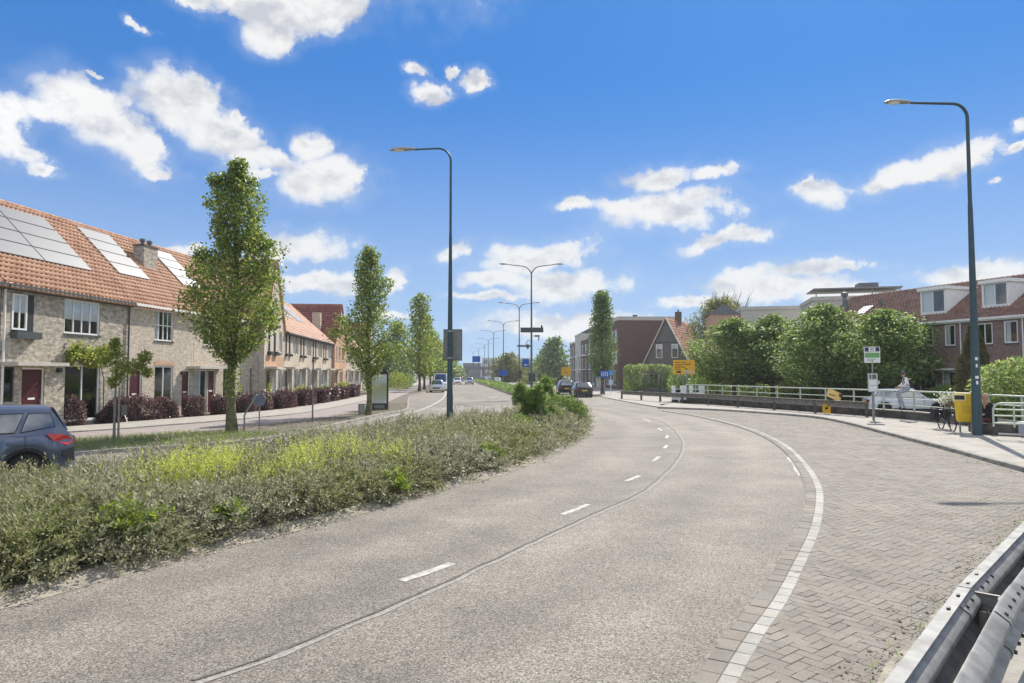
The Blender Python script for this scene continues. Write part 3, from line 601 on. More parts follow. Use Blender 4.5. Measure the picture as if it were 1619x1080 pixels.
M_GRIT = leaf_mat('grit', [(.10, .09, .075), (.36, .32, .26), (.05, .045, .04), (.45, .42, .36), (.25, .2, .14)], .9, 0, .2)
grit('sand_grit', 'loose grit and sand along the zinc guardrail', offset(fine, -.62), .16, 2600, .022, 7, M_GRIT)
grit('gutter_grit', 'loose grit in the gutter along the median hedge', [p for p in offset(MED_F, .32) if 4 < p.y < 26], .09, 900, .008, 8, M_GRIT)
grit('kerb_grit', 'leaf litter and grit along the right kerb', [p for p in offset(KERB_R, -.25) if 12 < p.y < 32], .14, 1200, .024, 9, M_GRIT)
# far guardrail along the bend
B_ = resample(V3([(9.6, 60.5), (10.4, 58.3), (11.25, 55), (12.2, 51.3), (13.3, 47.5), (14.2, 44.2), (15.2, 41), (16.2, 37.3), (17.35, 33.7)]), .8)
g2 = thing('guardrail', 'weathered low guardrail curving along the bend in front of the pale railing', 'guardrail')
wbeam([p+Vector((0, 0, .0+.10*min(1, max(0, (56-p.y)/10)))) for p in B_], .60, -1, M_ZINCD, g2)
b = MB(); zz = [.757+.10*min(1, max(0, (56-p.y)/10)) for p in B_]
b.ribbon([p+Vector((0, 0, z)) for p, z in zip(offset(B_, -.03), zz)], [p+Vector((0, 0, z)) for p, z in zip(offset(B_, .1), zz)]); b.build('cap_strip', M_ZINC, g2)
for i, p in enumerate(even(B_, 3.6)):
    q = MB(); q.box(-.06, .06, -.06, .06, -.02, .72+(.1 if p.y < 52 else .0)); o = q.build('post', mat('dark post', (.10, .09, .08), .8, .2), g2); o.location = (p.x+.1, p.y+.02, 0); o.rotation_euler = (0, 0, .4)

# low dark wall and the railing on it
W_ = resample(V3([(18.15, 19), (18.3, 24), (18.5, 28), (18.35, 31.5), (17.85, 34.5), (16.9, 38), (15.4, 43.5), (13.9, 50), (13.5, 53.5)]), .7)
b = MB(); M_DW = mat('stained concrete', (.085, .078, .066), .9, .45, 2.2, .3, 20)
wo, wi = offset(W_, .35), W_
for (h0, h1) in ((-.1, .46),):
    b.ribbon([p+Vector((0, 0, h0)) for p in wi], [p+Vector((0, 0, h1)) for p in wi]); b.ribbon([p+Vector((0, 0, h1)) for p in wi], [p+Vector((0, 0, h1)) for p in wo]); b.ribbon([p+Vector((0, 0, h1)) for p in wo], [p+Vector((0, 0, h0)) for p in wo])
w1 = tag(b.build('low_wall', M_DW), 'low stained concrete wall carrying the pale railing behind the pavement', 'wall')
b = MB(); b.ribbon([p+Vector((0, 0, .50)) for p in offset(W_, -.03)], [p+Vector((0, 0, .50)) for p in offset(W_, .38)]); b.ribbon([p+Vector((0, 0, .46)) for p in offset(W_, -.03)], [p+Vector((0, 0, .50)) for p in offset(W_, -.03)])
b.build('coping', mat('coping', (.33, .31, .26), .9, .25, 4), w1)
fence = thing('railing', 'long pale green metal railing with two bars on the low wall', 'railing')
RL = [p for p in W_ if p.y > 27]; RL = offset(RL, .12)
ZT = 1.42
for z, r in ((ZT, .036), (1.05, .024), (.76, .02)): MB().tube([p+Vector((0, 0, z)) for p in RL], r, 8).build('bar', M_RAIL, fence, True)
for p in even(RL, 2.): MB().box(-.03, .03, -.03, .03, .50, ZT).build('post', M_RAIL, fence, loc=(p.x, p.y, 0))
f2 = thing('railing', 'pale railing behind the seated person, right of the thick lamp post', 'railing')
RR = offset([p for p in W_ if p.y < 27.3], .12)
for z, r in ((ZT-.02, .036), (1.05, .026)): MB().tube([p+Vector((0, 0, z)) for p in RR], r, 8).build('bar', M_RAIL, f2, True)
for p in even(RR, 2.): MB().box(-.03, .03, -.03, .03, .50, ZT-.02).build('post', M_RAIL, f2, loc=(p.x, p.y, 0))
# lower hoop railing in front of it
f3 = thing('hoop_railing', 'waist high white hoop railing with rounded corner right of the lamp post', 'railing')
hx, hy = 16.75, 23.7
E_ = Vector((.75, -.66, 0)).normalized(); o0 = at(1571, 672, z=.55); o0.z = 0
def hp(s, z): return o0+E_*s+Vector((0, 0, z))
MB().tube([hp(0, .5), hp(0, 1.05), hp(.04, 1.17), hp(.12, 1.24), hp(.25, 1.27), hp(3, 1.27)], .03, 8).build('hoop', M_RAIL, f3, True)
for z in (1.06, .86, .62): MB().tube([hp(0, z), hp(3, z)], .024, 8).build('bar', M_RAIL, f3, True)
for s in (.55, 1.8): MB().tube([hp(s, .5), hp(s, 1.27)], .026, 8).build('post', M_RAIL, f3, True)
b = MB(); q0 = o0+Vector((-.75, .15, 0)); b.prism([(16.35, 23.85, .1), (17.0, 23.2, .1), (20.5, 21.4, .1), (20.5, 25.2, .1), (16.75, 25.2, .1)], (0, 0, .40))
w2 = tag(b.build('planter_wall', M_DW), 'dark low planter wall under the white hoop railing', 'wall')
# ------------------------------------------------------------------ houses
M_BR_GREY = brick_mat('grey buff brick', (0.286, 0.260, 0.212), (0.530, 0.477, 0.392), (0.382, 0.355, 0.302), .23, .075, var=.42)
M_BR_BUFF = brick_mat('pale buff brick', (.43, .37, .29), (.60, .525, .425), (.46, .42, .36), .23, .075, var=.25)
M_BR_ORNG = brick_mat('orange brick', (0.486, 0.284, 0.176), (0.594, 0.378, 0.257), (0.432, 0.365, 0.297), var=.2)
M_BR_DARK = brick_mat('brown brick', (0.194, 0.121, 0.103), (0.291, 0.185, 0.154), (0.275, 0.242, 0.222), var=.25)
M_BR_RED = brick_mat('red brown brick', (.135, .082, .068), (.18, .115, .095), (.19, .165, .145), var=.18)
M_BR_GRY2 = brick_mat('dark grey brick', (0.162, 0.149, 0.135), (0.230, 0.209, 0.189), (0.203, 0.189, 0.176), var=.2)
M_GUT = mat('slate grey paint', (.065, .08, .08), .55, .08)
M_WPAINT = mat('white paint', (.80, .80, .77), .55, .05, 3)
M_DOOR = mat('maroon paint', (.075, .014, .018), .4, .1)
M_DARKF = mat('dark green frame', (.03, .038, .036), .5, .1)
M_CONCW = mat('pale concrete', (.52, .49, .43), .8, .08, 4)
M_GLASS = glass_mat('window glass', (.9, .92, .92), .1); M_BLIND = mat('blind fabric', (.84, .84, .83), .8, .04)
M_LEAD = mat('lead', (.16, .17, .18), .6, .2, 4)
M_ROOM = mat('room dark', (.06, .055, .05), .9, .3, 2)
def tile_mat(name, c1, c2, sc=1.):
    m = bpy.data.materials.new(name); m.use_nodes = True; nt = m.node_tree; N = nt.nodes.new; L = nt.links.new
    p = nt.nodes['Principled BSDF']; p.inputs['Roughness'].default_value = .72; p.inputs['Specular IOR Level'].default_value = .3
    tc = N('ShaderNodeTexCoord'); mp = N('ShaderNodeMapping'); L(tc.outputs['Object'], mp.inputs[0]); mp.inputs['Scale'].default_value = (1/.24, 1/.255, 1)
    fl = N('ShaderNodeVectorMath'); fl.operation = 'FLOOR'; L(mp.outputs[0], fl.inputs[0]); s = N('ShaderNodeSeparateXYZ'); L(fl.outputs[0], s.inputs[0]); cb = N('ShaderNodeCombineXYZ'); L(s.outputs[0], cb.inputs[0]); L(s.outputs[1], cb.inputs[1])
    w = N('ShaderNodeTexWhiteNoise'); L(cb.outputs[0], w.inputs['Vector'])
    n = N('ShaderNodeTexNoise'); n.inputs['Scale'].default_value = .8; n.inputs['Detail'].default_value = 6; L(tc.outputs['Object'], n.inputs['Vector'])
    a = N('ShaderNodeMath'); a.operation = 'MULTIPLY_ADD'; a.inputs[1].default_value = .55; L(w.outputs['Value'], a.inputs[0]); L(n.outputs['Fac'], a.inputs[2])
    r = N('ShaderNodeValToRGB'); L(a.outputs[0], r.inputs[0]); r.color_ramp.elements[0].position = .42; r.color_ramp.elements[1].position = 1.; r.color_ramp.elements[0].color = (*c1, 1); r.color_ramp.elements[1].color = (*c2, 1); L(r.outputs[0], p.inputs['Base Color'])
    MATS[name] = m; return m
M_TORG = tile_mat('orange tiles', (0.349, 0.168, 0.095), (0.514, 0.294, 0.185))
M_TRED = tile_mat('red brown tiles', (.17, .06, .045), (.27, .11, .08))
M_TGAB = tile_mat('faded red tiles', (.30, .125, .085), (.42, .20, .14))
M_TBRN = tile_mat('brown tiles', (0.187, 0.104, 0.076), (0.289, 0.176, 0.133))
M_TPALE = tile_mat('weathered salmon tiles', (.40, .23, .165), (.56, .36, .27))

class Row:
    """a line of facades: local x along the street, y into the house"""
    def __init__(s, o, d): l = math.hypot(*d); s.o = Vector((o[0], o[1], 0)); s.d = Vector((d[0]/l, d[1]/l, 0)); s.a = math.atan2(s.d.y, s.d.x)
    def p(s, t, y=0, z=0): return s.o+s.d*t+Vector((-s.d.y, s.d.x, 0))*y+Vector((0, 0, z))

def wall_with_holes(b, w, h, holes, y=0., rev=.11, x0=0., z0=0., m=0):
    xs = sorted({x0, w, *[q for H in holes for q in H[:2]]}); zs = sorted({z0, h, *[q for H in holes for q in H[2:4]]})
    for xa, xb in zip(xs, xs[1:]):
        for za, zb in zip(zs, zs[1:]):
            cx, cz = (xa+xb)/2, (za+zb)/2
            if any(H[0] < cx < H[1] and H[2] < cz < H[3] for H in holes): continue
            b.poly([(xa, y, za), (xb, y, za), (xb, y, zb), (xa, y, zb)], m)
    for (xa, xb, za, zb) in [H[:4] for H in holes]:
        b.poly([(xa, y, za), (xa, y, zb), (xa, y+rev, zb), (xa, y+rev, za)], m); b.poly([(xb, y, za), (xb, y+rev, za), (xb, y+rev, zb), (xb, y, zb)], m)
        b.poly([(xa, y, zb), (xb, y, zb), (xb, y+rev, zb), (xa, y+rev, zb)], m); b.poly([(xa, y, za), (xa, y+rev, za), (xb, y+rev, za), (xb, y, za)], m)
def window(par, x0, x1, z0, z1, nx=2, nz=1, y=.06, fm=None, blind=0, sill=True, fw=.07, bars=(), curtain=0):
    fm = fm or M_WPAINT; b = MB(); d = .06
    b.box(x0, x0+fw, y, y+d, z0, z1); b.box(x1-fw, x1, y, y+d, z0, z1); b.box(x0+fw, x1-fw, y, y+d, z0, z0+fw); b.box(x0+fw, x1-fw, y, y+d, z1-fw, z1)
    X = [x0+fw+(x1-x0-2*fw)*i/nx for i in range(nx+1)]; Z = [z0+fw+(z1-z0-2*fw)*i/nz for i in range(nz+1)]
    for q in X[1:-1]: b.box(q-.025, q+.025, y+.004, y+d-.004, z0+fw, z1-fw)
    for q in Z[1:-1]: b.box(x0+fw, x1-fw, y+.008, y+d-.008, q-.015, q+.015)
    f = b.build('window', fm, par)
    for i in range(nx):
        for j in range(nz): MB().box(X[i]+.026, X[i+1]-.026, y+.028, y+.034, Z[j]+.016, Z[j+1]-.016).build('pane', M_GLASS, f)
    if blind: MB().box(x0+fw, x1-fw, y+.063, y+.068, z1-(z1-z0)*blind, z1-fw).build('blind', M_BLIND, f)
    if curtain:
        q = MB(); n = 14; ys = [y+.10+.025*math.sin(i*2.1) for i in range(n+1)]; w_ = (x1-x0-2*fw)*curtain
        q.ribbon([(x0+fw+w_*i/n, ys[i], z0+fw) for i in range(n+1)], [(x0+fw+w_*i/n, ys[i], z1-fw) for i in range(n+1)]); q.build('curtain', M_BLIND, f)
    if sill: MB().box(x0-.03, x1+.03, -.05, y, z0-.07, z0-.003).build('sill', M_GUT if sill == 'dark' else M_CONC, f)
    return f
def door(par, x0, x1, z0, z1, m=None, y=.06, slot=True, grooves=True):
    b = MB(); b.box(x0, x0+.06, y, y+.07, z0, z1); b.box(x1-.06, x1, y, y+.07, z0, z1); b.box(x0+.06, x1-.06, y, y+.07, z1-.06, z1)
    f = b.build('door_frame', M_WPAINT, par); q = MB(); n = 11 if grooves else 1
    for i in range(n): q.box(x0+.062, x1-.062, y+.02, y+.06, z0+.02+(z1-z0-.1)*i/n, z0+.02+(z1-z0-.1)*(i+1)/n-(.012 if grooves else 0))
    q.box(x0+.062, x1-.062, y+.032, y+.055, z0+.02, z1-.07); q.build('door_leaf', m or M_DOOR, f)
    if slot: MB().box((x0+x1)/2-.16, (x0+x1)/2+.16, y+.008, y+.02, z0+1.16, z0+1.24).build('letterbox', M_WPAINT, f)
    MB().tube([(x1-.14, y-.01, z0+1.0), (x1-.14, y-.01, z0+1.16)], .014, 6).build('handle', M_ZINC, f)
    return f
def pantiles(par, w, y0, z0, y1, z1, m, tw=.24, rowl=.30, x0=0., name='tiles', seg=4):
    """rows of wavy clay tiles stepping up a slope"""
    L_ = math.hypot(y1-y0, z1-z0); nr = max(1, round(L_/rowl)); nc = max(1, round((w-x0)/tw)); dy, dz = (y1-y0)/L_, (z1-z0)/L_; sg = 1 if y1 > y0 else -1
    ny, nz = -dz*sg, abs(dy); k = nc*seg+1; xs = x0+(w-x0)*np.arange(k)/(k-1); ph = (np.arange(k) % seg)/seg
    wave = .042*np.maximum(0, np.cos(2*np.pi*(ph-.25)))-.012*np.cos(2*np.pi*(ph-.75)).clip(0)
    V, Q, base = [], [], 0
    for r in range(nr):
        rows = []
        for (s, lift) in ((r*L_/nr, 0.), (r*L_/nr, .06), ((r+1)*L_/nr+.02, .012)):
            h = wave+lift if lift > 0 else wave*0+.004
            rows.append(np.stack([xs, y0+dy*s+(ny)*h, z0+dz*s+nz*h], 1))
        V += rows; i = np.arange(k-1)
        for a in (0, 1):
            q = np.stack([base+a*k+i, base+a*k+i+1, base+(a+1)*k+i+1, base+(a+1)*k+i], 1); Q.append(q if sg > 0 else q[:, ::-1])
        base += 3*k
    return stuff(np_mesh(name, np.concatenate(V), np.concatenate(Q), m, par))
def gable_house(label, cat, loc, rz, w, D, he, hr, wall, tiles, holes=(), group=None, roof_front=True, yr=None, over=.3, ridge='x', finetile=True, backwall=None, name='terraced_house', hb=None):
    """ridge along x (roof slope to the street) or along y (gable to the street); returns the root"""
    t = thing(name, label, cat, loc, rz, group); b = MB(); e = .004
    if ridge == 'x':
        yr = yr or D/2
        wall_with_holes(b, w-e, he, holes, x0=e)
        for x in (e, w-e): b.poly([(x, 0, 0), (x, D, 0), (x, D, he), (x, yr, hr-.06), (x, 0, he)])
        b.poly([(e, D, 0), (w-e, D, 0), (w-e, D, he), (e, D, he)]); b.build('wall', wall, t)
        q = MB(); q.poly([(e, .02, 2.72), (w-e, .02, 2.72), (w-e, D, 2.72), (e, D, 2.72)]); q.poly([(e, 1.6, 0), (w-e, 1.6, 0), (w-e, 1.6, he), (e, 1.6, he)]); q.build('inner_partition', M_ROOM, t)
        sl = (hr-he)/yr; q = MB()
        q.poly([(0, -over, he-over*sl), (w, -over, he-over*sl), (w, yr, hr), (0, yr, hr)]); q.poly([(0, yr, hr), (w, yr, hr), (w, D+over, he-over*sl*0-.1), (0, D+over, he-.1)])
        rf = q.build('roof', tiles, t)
        if finetile: pantiles(rf, w, -over, he-over*sl+.012, yr, hr+.012, tiles)
        q = MB(); n = max(2, int(w/.33))
        for i in range(n):
            x = w*i/n; q.tube([(x, yr, hr+.0), (x+w/n*1.08, yr, hr+.02)], [.095, .11], 7)
        stuff(q.build('ridge_tiles', tiles, rf))
    else:
        wall_with_holes(b, w-e, he, holes, x0=e)
        b.poly([(e, 0, he), (w-e, 0, he), (w/2, 0, hr)]); b.poly([(e, D, 0), (e, D, he), (w/2, D, hr), (w-e, D, he), (w-e, D, 0)])
        for x in (e, w-e): b.poly([(x, 0, 0), (x, D, 0), (x, D, he), (x, 0, he)])
        b.build('wall', wall, t)
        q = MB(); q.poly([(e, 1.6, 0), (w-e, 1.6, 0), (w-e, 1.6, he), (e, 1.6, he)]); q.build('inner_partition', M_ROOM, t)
        q = MB(); o_ = over*.3; dz = o_*(hr-he)/(w/2)
        for s in (0, 1):
            x0, x1 = (-o_, w/2) if s == 0 else (w/2, w+o_); za, zb = (he-dz, hr) if s == 0 else (hr, he-dz)
            for k in (0, -.12):
                q.poly([(x0, -.12, za+k), (x1, -.12, zb+k), (x1, D+.1, zb+k), (x0, D+.1, za+k)])
            for y in (-.12, D+.1): q.poly([(x0, y, za), (x1, y, zb), (x1, y, zb-.12), (x0, y, za-.12)])
            (xe, ze) = (x0, za) if s == 0 else (x1, zb); q.poly([(xe, -.12, ze), (xe, D+.1, ze), (xe, D+.1, ze-.12), (xe, -.12, ze-.12)])
        rf = q.build('roof', tiles, t)
        if finetile:
            for s in (0, 1):
                # slope courses seen from the road side
                n = int(math.hypot(w/2, hr-he)/.36); q = MB()
                for i in range(n):
                    f0, f1 = i/n, (i+1)/n
                    xa, xb = ((-o_+(w/2+o_)*f0), (-o_+(w/2+o_)*f1)) if s == 0 else (w+o_-(w/2+o_)*f0, w+o_-(w/2+o_)*f1)
                    za, zb = he-dz+(hr-he+dz)*f0, he-dz+(hr-he+dz)*f1; nx = (-1 if s == 0 else 1)*.8
                    m_ = max(1, int(D/.3)); 
                    for j in range(m_):
                        ya, yb = -.12+(D+.2)*j/m_, -.12+(D+.2)*(j+1)/m_-.02
                        q.poly([(xa+nx*.05, ya, za+.045), (xa+nx*.05, yb, za+.045), (xb+nx*.012, yb, zb+.012), (xb+nx*.012, ya, zb+.012)])
                        q.poly([(xa, ya, za), (xa, yb, za), (xa+nx*.05, yb, za+.045), (xa+nx*.05, ya, za+.045)])
                stuff(q.build('tiles', tiles, rf))
    return t
def gutter(t, x0, x1, z, y=-.34, m=None):
    b = MB(); b.box(x0, x1, y, y+.13, z-.12, z); b.box(x0, x1, y+.13, -.002, z-.20, z-.07); return b.build('gutter', m or M_GUT, t)
def canopy(t, x0, x1, z, d=.75, m=None): return MB().box(x0, x1, -d, -.002, z, z+.13).build('door_canopy', m or M_CONCW, t)
def downpipe(t, x, z1, m=None): return MB().tube([(x, -.07, .05), (x, -.07, z1-.35), (x, -.28, z1-.1)], .04, 7).build('downpipe', m or M_GUT, t, True)
def chimney(t, x0, x1, y0, y1, z0, z1, m, pots=2):
    b = MB(); b.box(x0, x1, y0, y1, z0, z1); b.box(x0-.04, x1+.04, y0-.04, y1+.04, z1-.003, z1+.07, 1); c = b.build('chimney', [m, M_GUT], t)
    for i in range(pots):
        x = x0+(x1-x0)*(i+.5)/pots; q = MB(); q.lathe([(.10, 0), (.10, .18), (.15, .2), (.15, .33), (.05, .37)], 10, (x, (y0+y1)/2, z1+.07)); q.build('chimney_pot', M_LEAD, c)
    MB().box(x0-.06, x1+.06, y0-.08, y0, z0-.12, z0+.28).build('flashing', M_LEAD, c); return c
def solar(t, x0, x1, s0, s1, nx, ny, he, sl, over, lift=.09, skew=0.):
    """panels lying on the slope; s is the distance y inward"""
    m = bpy.data.materials.get('solar glass')
    ca, sa = math.cos(math.atan(sl)), math.sin(math.atan(sl)); g = .02; root = None
    for i in range(nx):
        for j in range(ny):
            xa, xb = x0+(x1-x0)*i/nx+g, x0+(x1-x0)*(i+1)/nx-g; ya, yb = s0+(s1-s0)*j/ny, s0+(s1-s0)*(j+1)/ny
            P = lambda x, y, h: (x, y-sa*h, he+sl*y+ca*h); q = MB()
            c = Vector(P((xa+xb)/2, (ya+yb)/2, lift)); q.obox(c, ((xb-xa)/2, 0, 0), (0, ca*((yb-ya)/2/ca-g), sa*((yb-ya)/2/ca-g)), (0, -sa*.018, ca*.018), 0)
            c2 = Vector(P((xa+xb)/2, (ya+yb)/2, lift+.0195)); q.obox(c2, ((xb-xa)/2-.03, 0, 0), (0, ca*((yb-ya)/2/ca-g-.03), sa*((yb-ya)/2/ca-g-.03)), (0, -sa*.0015, ca*.0015), 1)
            q.build('solar_panel', [mat('panel frame', (.10, .10, .11), .4, 0, metal=.5), m], t)
def solar_mat():
    m = bpy.data.materials.new('solar glass'); m.use_nodes = True; nt = m.node_tree; N = nt.nodes.new; L = nt.links.new; p = nt.nodes['Principled BSDF']
    p.inputs['Base Color'].default_value = (.045, .05, .06, 1); p.inputs['Roughness'].default_value = .42; p.inputs['Specular IOR Level'].default_value = .7; p.inputs['Coat Weight'].default_value = .35; p.inputs['Coat Roughness'].default_value = .36; p.inputs['Coat IOR'].default_value = 1.9
    return m
solar_mat()

# ---- near row on the left
RA = Row((-18.337, 24.5), (.112, 1)); HE, HR, YR = 5.6, 9.55, 3.95; SLP = (HR-HE)/YR; GA = 'terraced houses of the near left row'
def placeA(t): q = RA.p(t); return (q.x, q.y, 0), RA.a
# first house
l, a = placeA(-.05)
h = gable_house('grey buff brick house with large solar panels, first in the left row', 'house', l, a, 6.86, 8, HE, HR, M_BR_GREY, M_TORG,
    [(.45, 1.45, 3.78, 5.2), (2.98, 5.0, 3.86, 5.26), (3.1, 5.1, .3, 2.58), (1.0, 2.08, .08, 2.45), (.22, .68, 1.2, 2.47)], GA, yr=YR)
window(h, .45, 1.13, 3.84, 5.18, 2, 1, -.02, None, .52, False); MB().box(1.13, 1.45, .0, .09, 3.8, 5.2).build('side_panel', M_DARKF, h)
MB().box(.41, 1.55, -.3, -.004, 3.52, 3.78).build('planter_box', M_GUT, h)
window(h, 2.98, 5.0, 3.86, 5.26, 4, 1, .04, None, .58, 'dark'); window(h, 3.1, 5.1, .3, 2.58, 2, 1, .05, None, 0, True, .06)
door(h, 1.0, 2.08, .08, 2.45); window(h, .22, .68, 1.2, 2.47, 1, 1, .06, M_DARKF, 0, False)
canopy(h, .0, 2.42, 2.52); gutter(h, 0, 6.9, HE-.12); downpipe(h, .07, HE, M_WPAINT); downpipe(h, 6.78, HE)
MB().box(2.62, 2.78, -.16, -.004, 2.28, 2.46).build('wall_lamp', M_DARKF, h); MB().box(2.5, 2.66, -.012, -.002, 1.96, 2.06).build('number_plate', M_WPAINT, h)
solar(h, .5, 5.85, 1.15, 3.62, 2, 4, HE, SLP, .3); M_ = None
# house to the left of it, at the edge of the frame
l, a = placeA(-7.0)
h0 = gable_house('pale brick house at the left edge, before the solar roof', 'house', l, a, 6.9, 8, HE, HR, M_BR_BUFF, M_TORG, [(1, 2.8, .3, 2.5), (4.9, 6, .08, 2.45), (1, 2.8, 3.8, 5.2), (4.9, 6.2, 3.8, 5.2)], GA, yr=YR)
window(h0, 1, 2.8, .3, 2.5, 2); window(h0, 1, 2.8, 3.8, 5.2, 4); window(h0, 4.9, 6.2, 3.8, 5.2, 2); door(h0, 4.9, 6, .08, 2.45); gutter(h0, 0, 6.9, HE-.12); solar(h0, 5.0, 6.85, 1.15, 3.62, 1, 4, HE, SLP, .3)
# second
l, a = placeA(6.83)
h = gable_house('pale buff house with chimney and maroon door, second in the left row', 'house', l, a, 5.2, 8, HE, HR, M_BR_BUFF, M_TORG,
    [(1.85, 3.35, 3.86, 5.38), (1.95, 3.45, .4, 2.62), (.12, 1.02, .08, 2.45), (4.2, 4.95, .08, 2.42)], GA, yr=YR)
window(h, 1.85, 3.35, 3.86, 5.38, 2, 1, .04, None, 0, 'dark', .06, curtain=.35); window(h, 1.95, 3.45, .4, 2.62, 2, 1, .05); door(h, .12, 1.02, .08, 2.45, grooves=False); door(h, 4.2, 4.95, .08, 2.42)
MB().box(1.92, 3.48, -.012, -.002, 2.64, 2.84).build('brick_lintel', M_BR_ORNG, h)
f_ = [c for c in kids(h) if c.name.startswith('window')][0]
MB().box(1.91, 3.29, .046, .075, 4.60, 4.64).build('glazing_bar', M_WPAINT, f_); MB().box(2.2, 2.24, .046, .075, 3.92, 5.32).build('glazing_bar', M_WPAINT, f_); MB().box(2.93, 2.97, .046, .075, 3.92, 5.32).build('glazing_bar', M_WPAINT, f_)
gutter(h, 0, 5.2, HE-.12, m=M_WPAINT); chimney(h, 4.0, 5.15, 2.15, 2.75, 7.5, 8.95, M_BR_GREY, 2); solar(h, 1.0, 3.35, 1.35, 3.72, 1, 4, HE, SLP, .3)
MB().box(4.05, 4.2, -.15, -.004, 2.2, 2.36).build('wall_lamp', M_DARKF, h)
# third
l, a = placeA(12.05)
h = gable_house('pale buff house with wide white canopy behind the tall tree', 'house', l, a, 5.0, 8, HE, HR, M_BR_BUFF, M_TORG,
    [(.1, 1.35, .08, 2.45), (1.45, 2.2, .08, 2.45), (3.0, 4.4, .4, 2.62), (.9, 2.3, 3.8, 5.2), (3.2, 4.4, 3.8, 5.2)], GA, yr=YR)
window(h, .1, 1.35, .08, 2.45, 2, 1, .05, curtain=.6, sill=False); door(h, 1.45, 2.2, .08, 2.45); window(h, 3.0, 4.4, .4, 2.62, 2); window(h, .9, 2.3, 3.8, 5.2, 2); window(h, 3.2, 4.4, 3.8, 5.2, 2)
canopy(h, -.6, 2.6, 2.5); gutter(h, 0, 5, HE-.12, m=M_WPAINT); solar(h, 1.2, 3.2, 1.5, 3.65, 1, 4, HE, SLP, .3)
# fourth
l, a = placeA(17.07)
h = gable_house('pale buff house with canopy, partly behind the tree crown', 'house', l, a, 4.6, 8, HE, HR, M_BR_BUFF, M_TORG,
    [(1.0, 2.0, 3.75, 4.7), (1.1, 2.4, .3, 2.65), (3.0, 3.9, .08, 2.45), (3.0, 3.5, 3.75, 5.1), (4.0, 4.45, 3.75, 5.1)], GA, yr=YR)
window(h, 1.0, 2.0, 3.75, 4.7, 2, 1, .04, None, 0, 'dark'); window(h, 1.1, 2.4, .3, 2.65, 2); door(h, 3.0, 3.9, .08, 2.45); window(h, 3.0, 3.5, 3.75, 5.1, 1, 1, .02, M_DARKF); window(h, 4.0, 4.45, 3.75, 5.1, 1, 1, .02, M_DARKF)
canopy(h, 2.6, 4.6, 2.5); gutter(h, 0, 4.6, HE-.12)
for x in (3.25, 4.2): MB().box(x-.3, x+.3, -.25, -.004, 3.5, 3.72).build('planter_box', M_DARKF, h)

# ---- row along the straight street: gable, terrace, gable ...
RB = Row((-15.9, 46.4), (-.086, 1)); GB = 'terraced houses along the far left street'
def placeB(t, y=0): q = RB.p(t, y); return (q.x, q.y, 0), RB.a
l, a = placeB(-3.4, .0)
h = gable_house('first narrow steep gabled house with orange brick panel, left street', 'house', l, a, 5.1, 9, 5.3, 9.9, M_BR_BUFF, M_TORG, [(.8, 1.4, 3.7, 5.1), (2.2, 2.8, 3.7, 5.1), (3.6, 4.5, 3.7, 5.1), (.6, 1.5, .08, 2.5), (2.0, 3.0, .4, 2.6), (3.5, 4.6, .4, 2.6)], 'gabled houses of the left street', ridge='y')
for x0, x1 in ((.8, 1.4), (2.2, 2.8)): window(h, x0, x1, 3.7, 5.1, 1, 1, .03, M_DARKF, sill=False); MB().box(x0-.1, x1+.1, -.25, -.004, 3.45, 3.68).build('planter_box', M_DARKF, h)
window(h, 3.6, 4.5, 3.7, 5.1, 2); door(h, .6, 1.5, .08, 2.5); window(h, 2.0, 3.0, .4, 2.6, 2); window(h, 3.5, 4.6, .4, 2.6, 2); canopy(h, .2, 1.9, 2.55)
MB().box(.3, 4.95, -.012, -.002, 2.72, 3.42).build('brick_panel', M_BR_ORNG, h)
MB().box(2.25, 2.85, -.03, -.004, 6.6, 7.2).build('gable_vent', M_DARKF, h)
def terraceB(t0, n, w, label, first):
    made = []
    for k in range(n):
        l, a = placeB(t0+k*w)
        lab = label[k]
        h = gable_house(lab, 'house', l, a, w, 8, 5.35, 8.9, M_BR_BUFF, M_TPALE, [(.25, .75, 3.7, 5.1), (1.3, 1.8, 3.7, 5.1), (2.5, 3.5, 3.7, 5.1), (3.6, 4.4, 3.7, 5.1), (.3, 1.3, .08, 2.5), (1.6, 2.4, .3, 2.5), (3.0, 4.3, .4, 2.6)], GB, yr=4., finetile=first)
        for x0, x1 in ((.25, .75), (1.3, 1.8)):
            window(h, x0, x1, 3.7, 5.1, 1, 1, .03, M_DARKF, sill=False); MB().box(x0-.08, x1+.08, -.2, -.004, 3.5, 3.68).build('planter_box', M_DARKF, h)
        window(h, 2.5, 3.5, 3.7, 5.1, 2, sill=False, curtain=.9); window(h, 3.6, 4.4, 3.7, 5.1, 1, sill=False); door(h, .3, 1.3, .08, 2.5, M_BLIND if k % 2 else M_DOOR, grooves=False); window(h, 1.6, 2.4, .3, 2.5, 1, sill=False); window(h, 3.0, 4.3, .4, 2.6, 2, sill=False)
        canopy(h, .05, 2.5, 2.6); gutter(h, 0, w-.01, 5.2)
        if k in (0, 2): chimney(h, .3, 1.0, 2.6, 3.6, 7.4, 9.3, M_BR_GREY, 1)
        if k < 3: solar(h, 1.2, 4.4, 1.6, 3.7, 3, 2, 5.35, (8.9-5.35)/4., .3)
        made.append(h)
    return made
terraceB(1.75, 4, 4.75, ['salmon roofed terraced house with chimney right after the steep gable', 'second salmon roofed terraced house after the steep gable', 'salmon roofed terraced house with chimney, third after the steep gable', 'salmon roofed terraced house against the red tiled gable house'], True)
l, a = placeB(20.8, -.25)
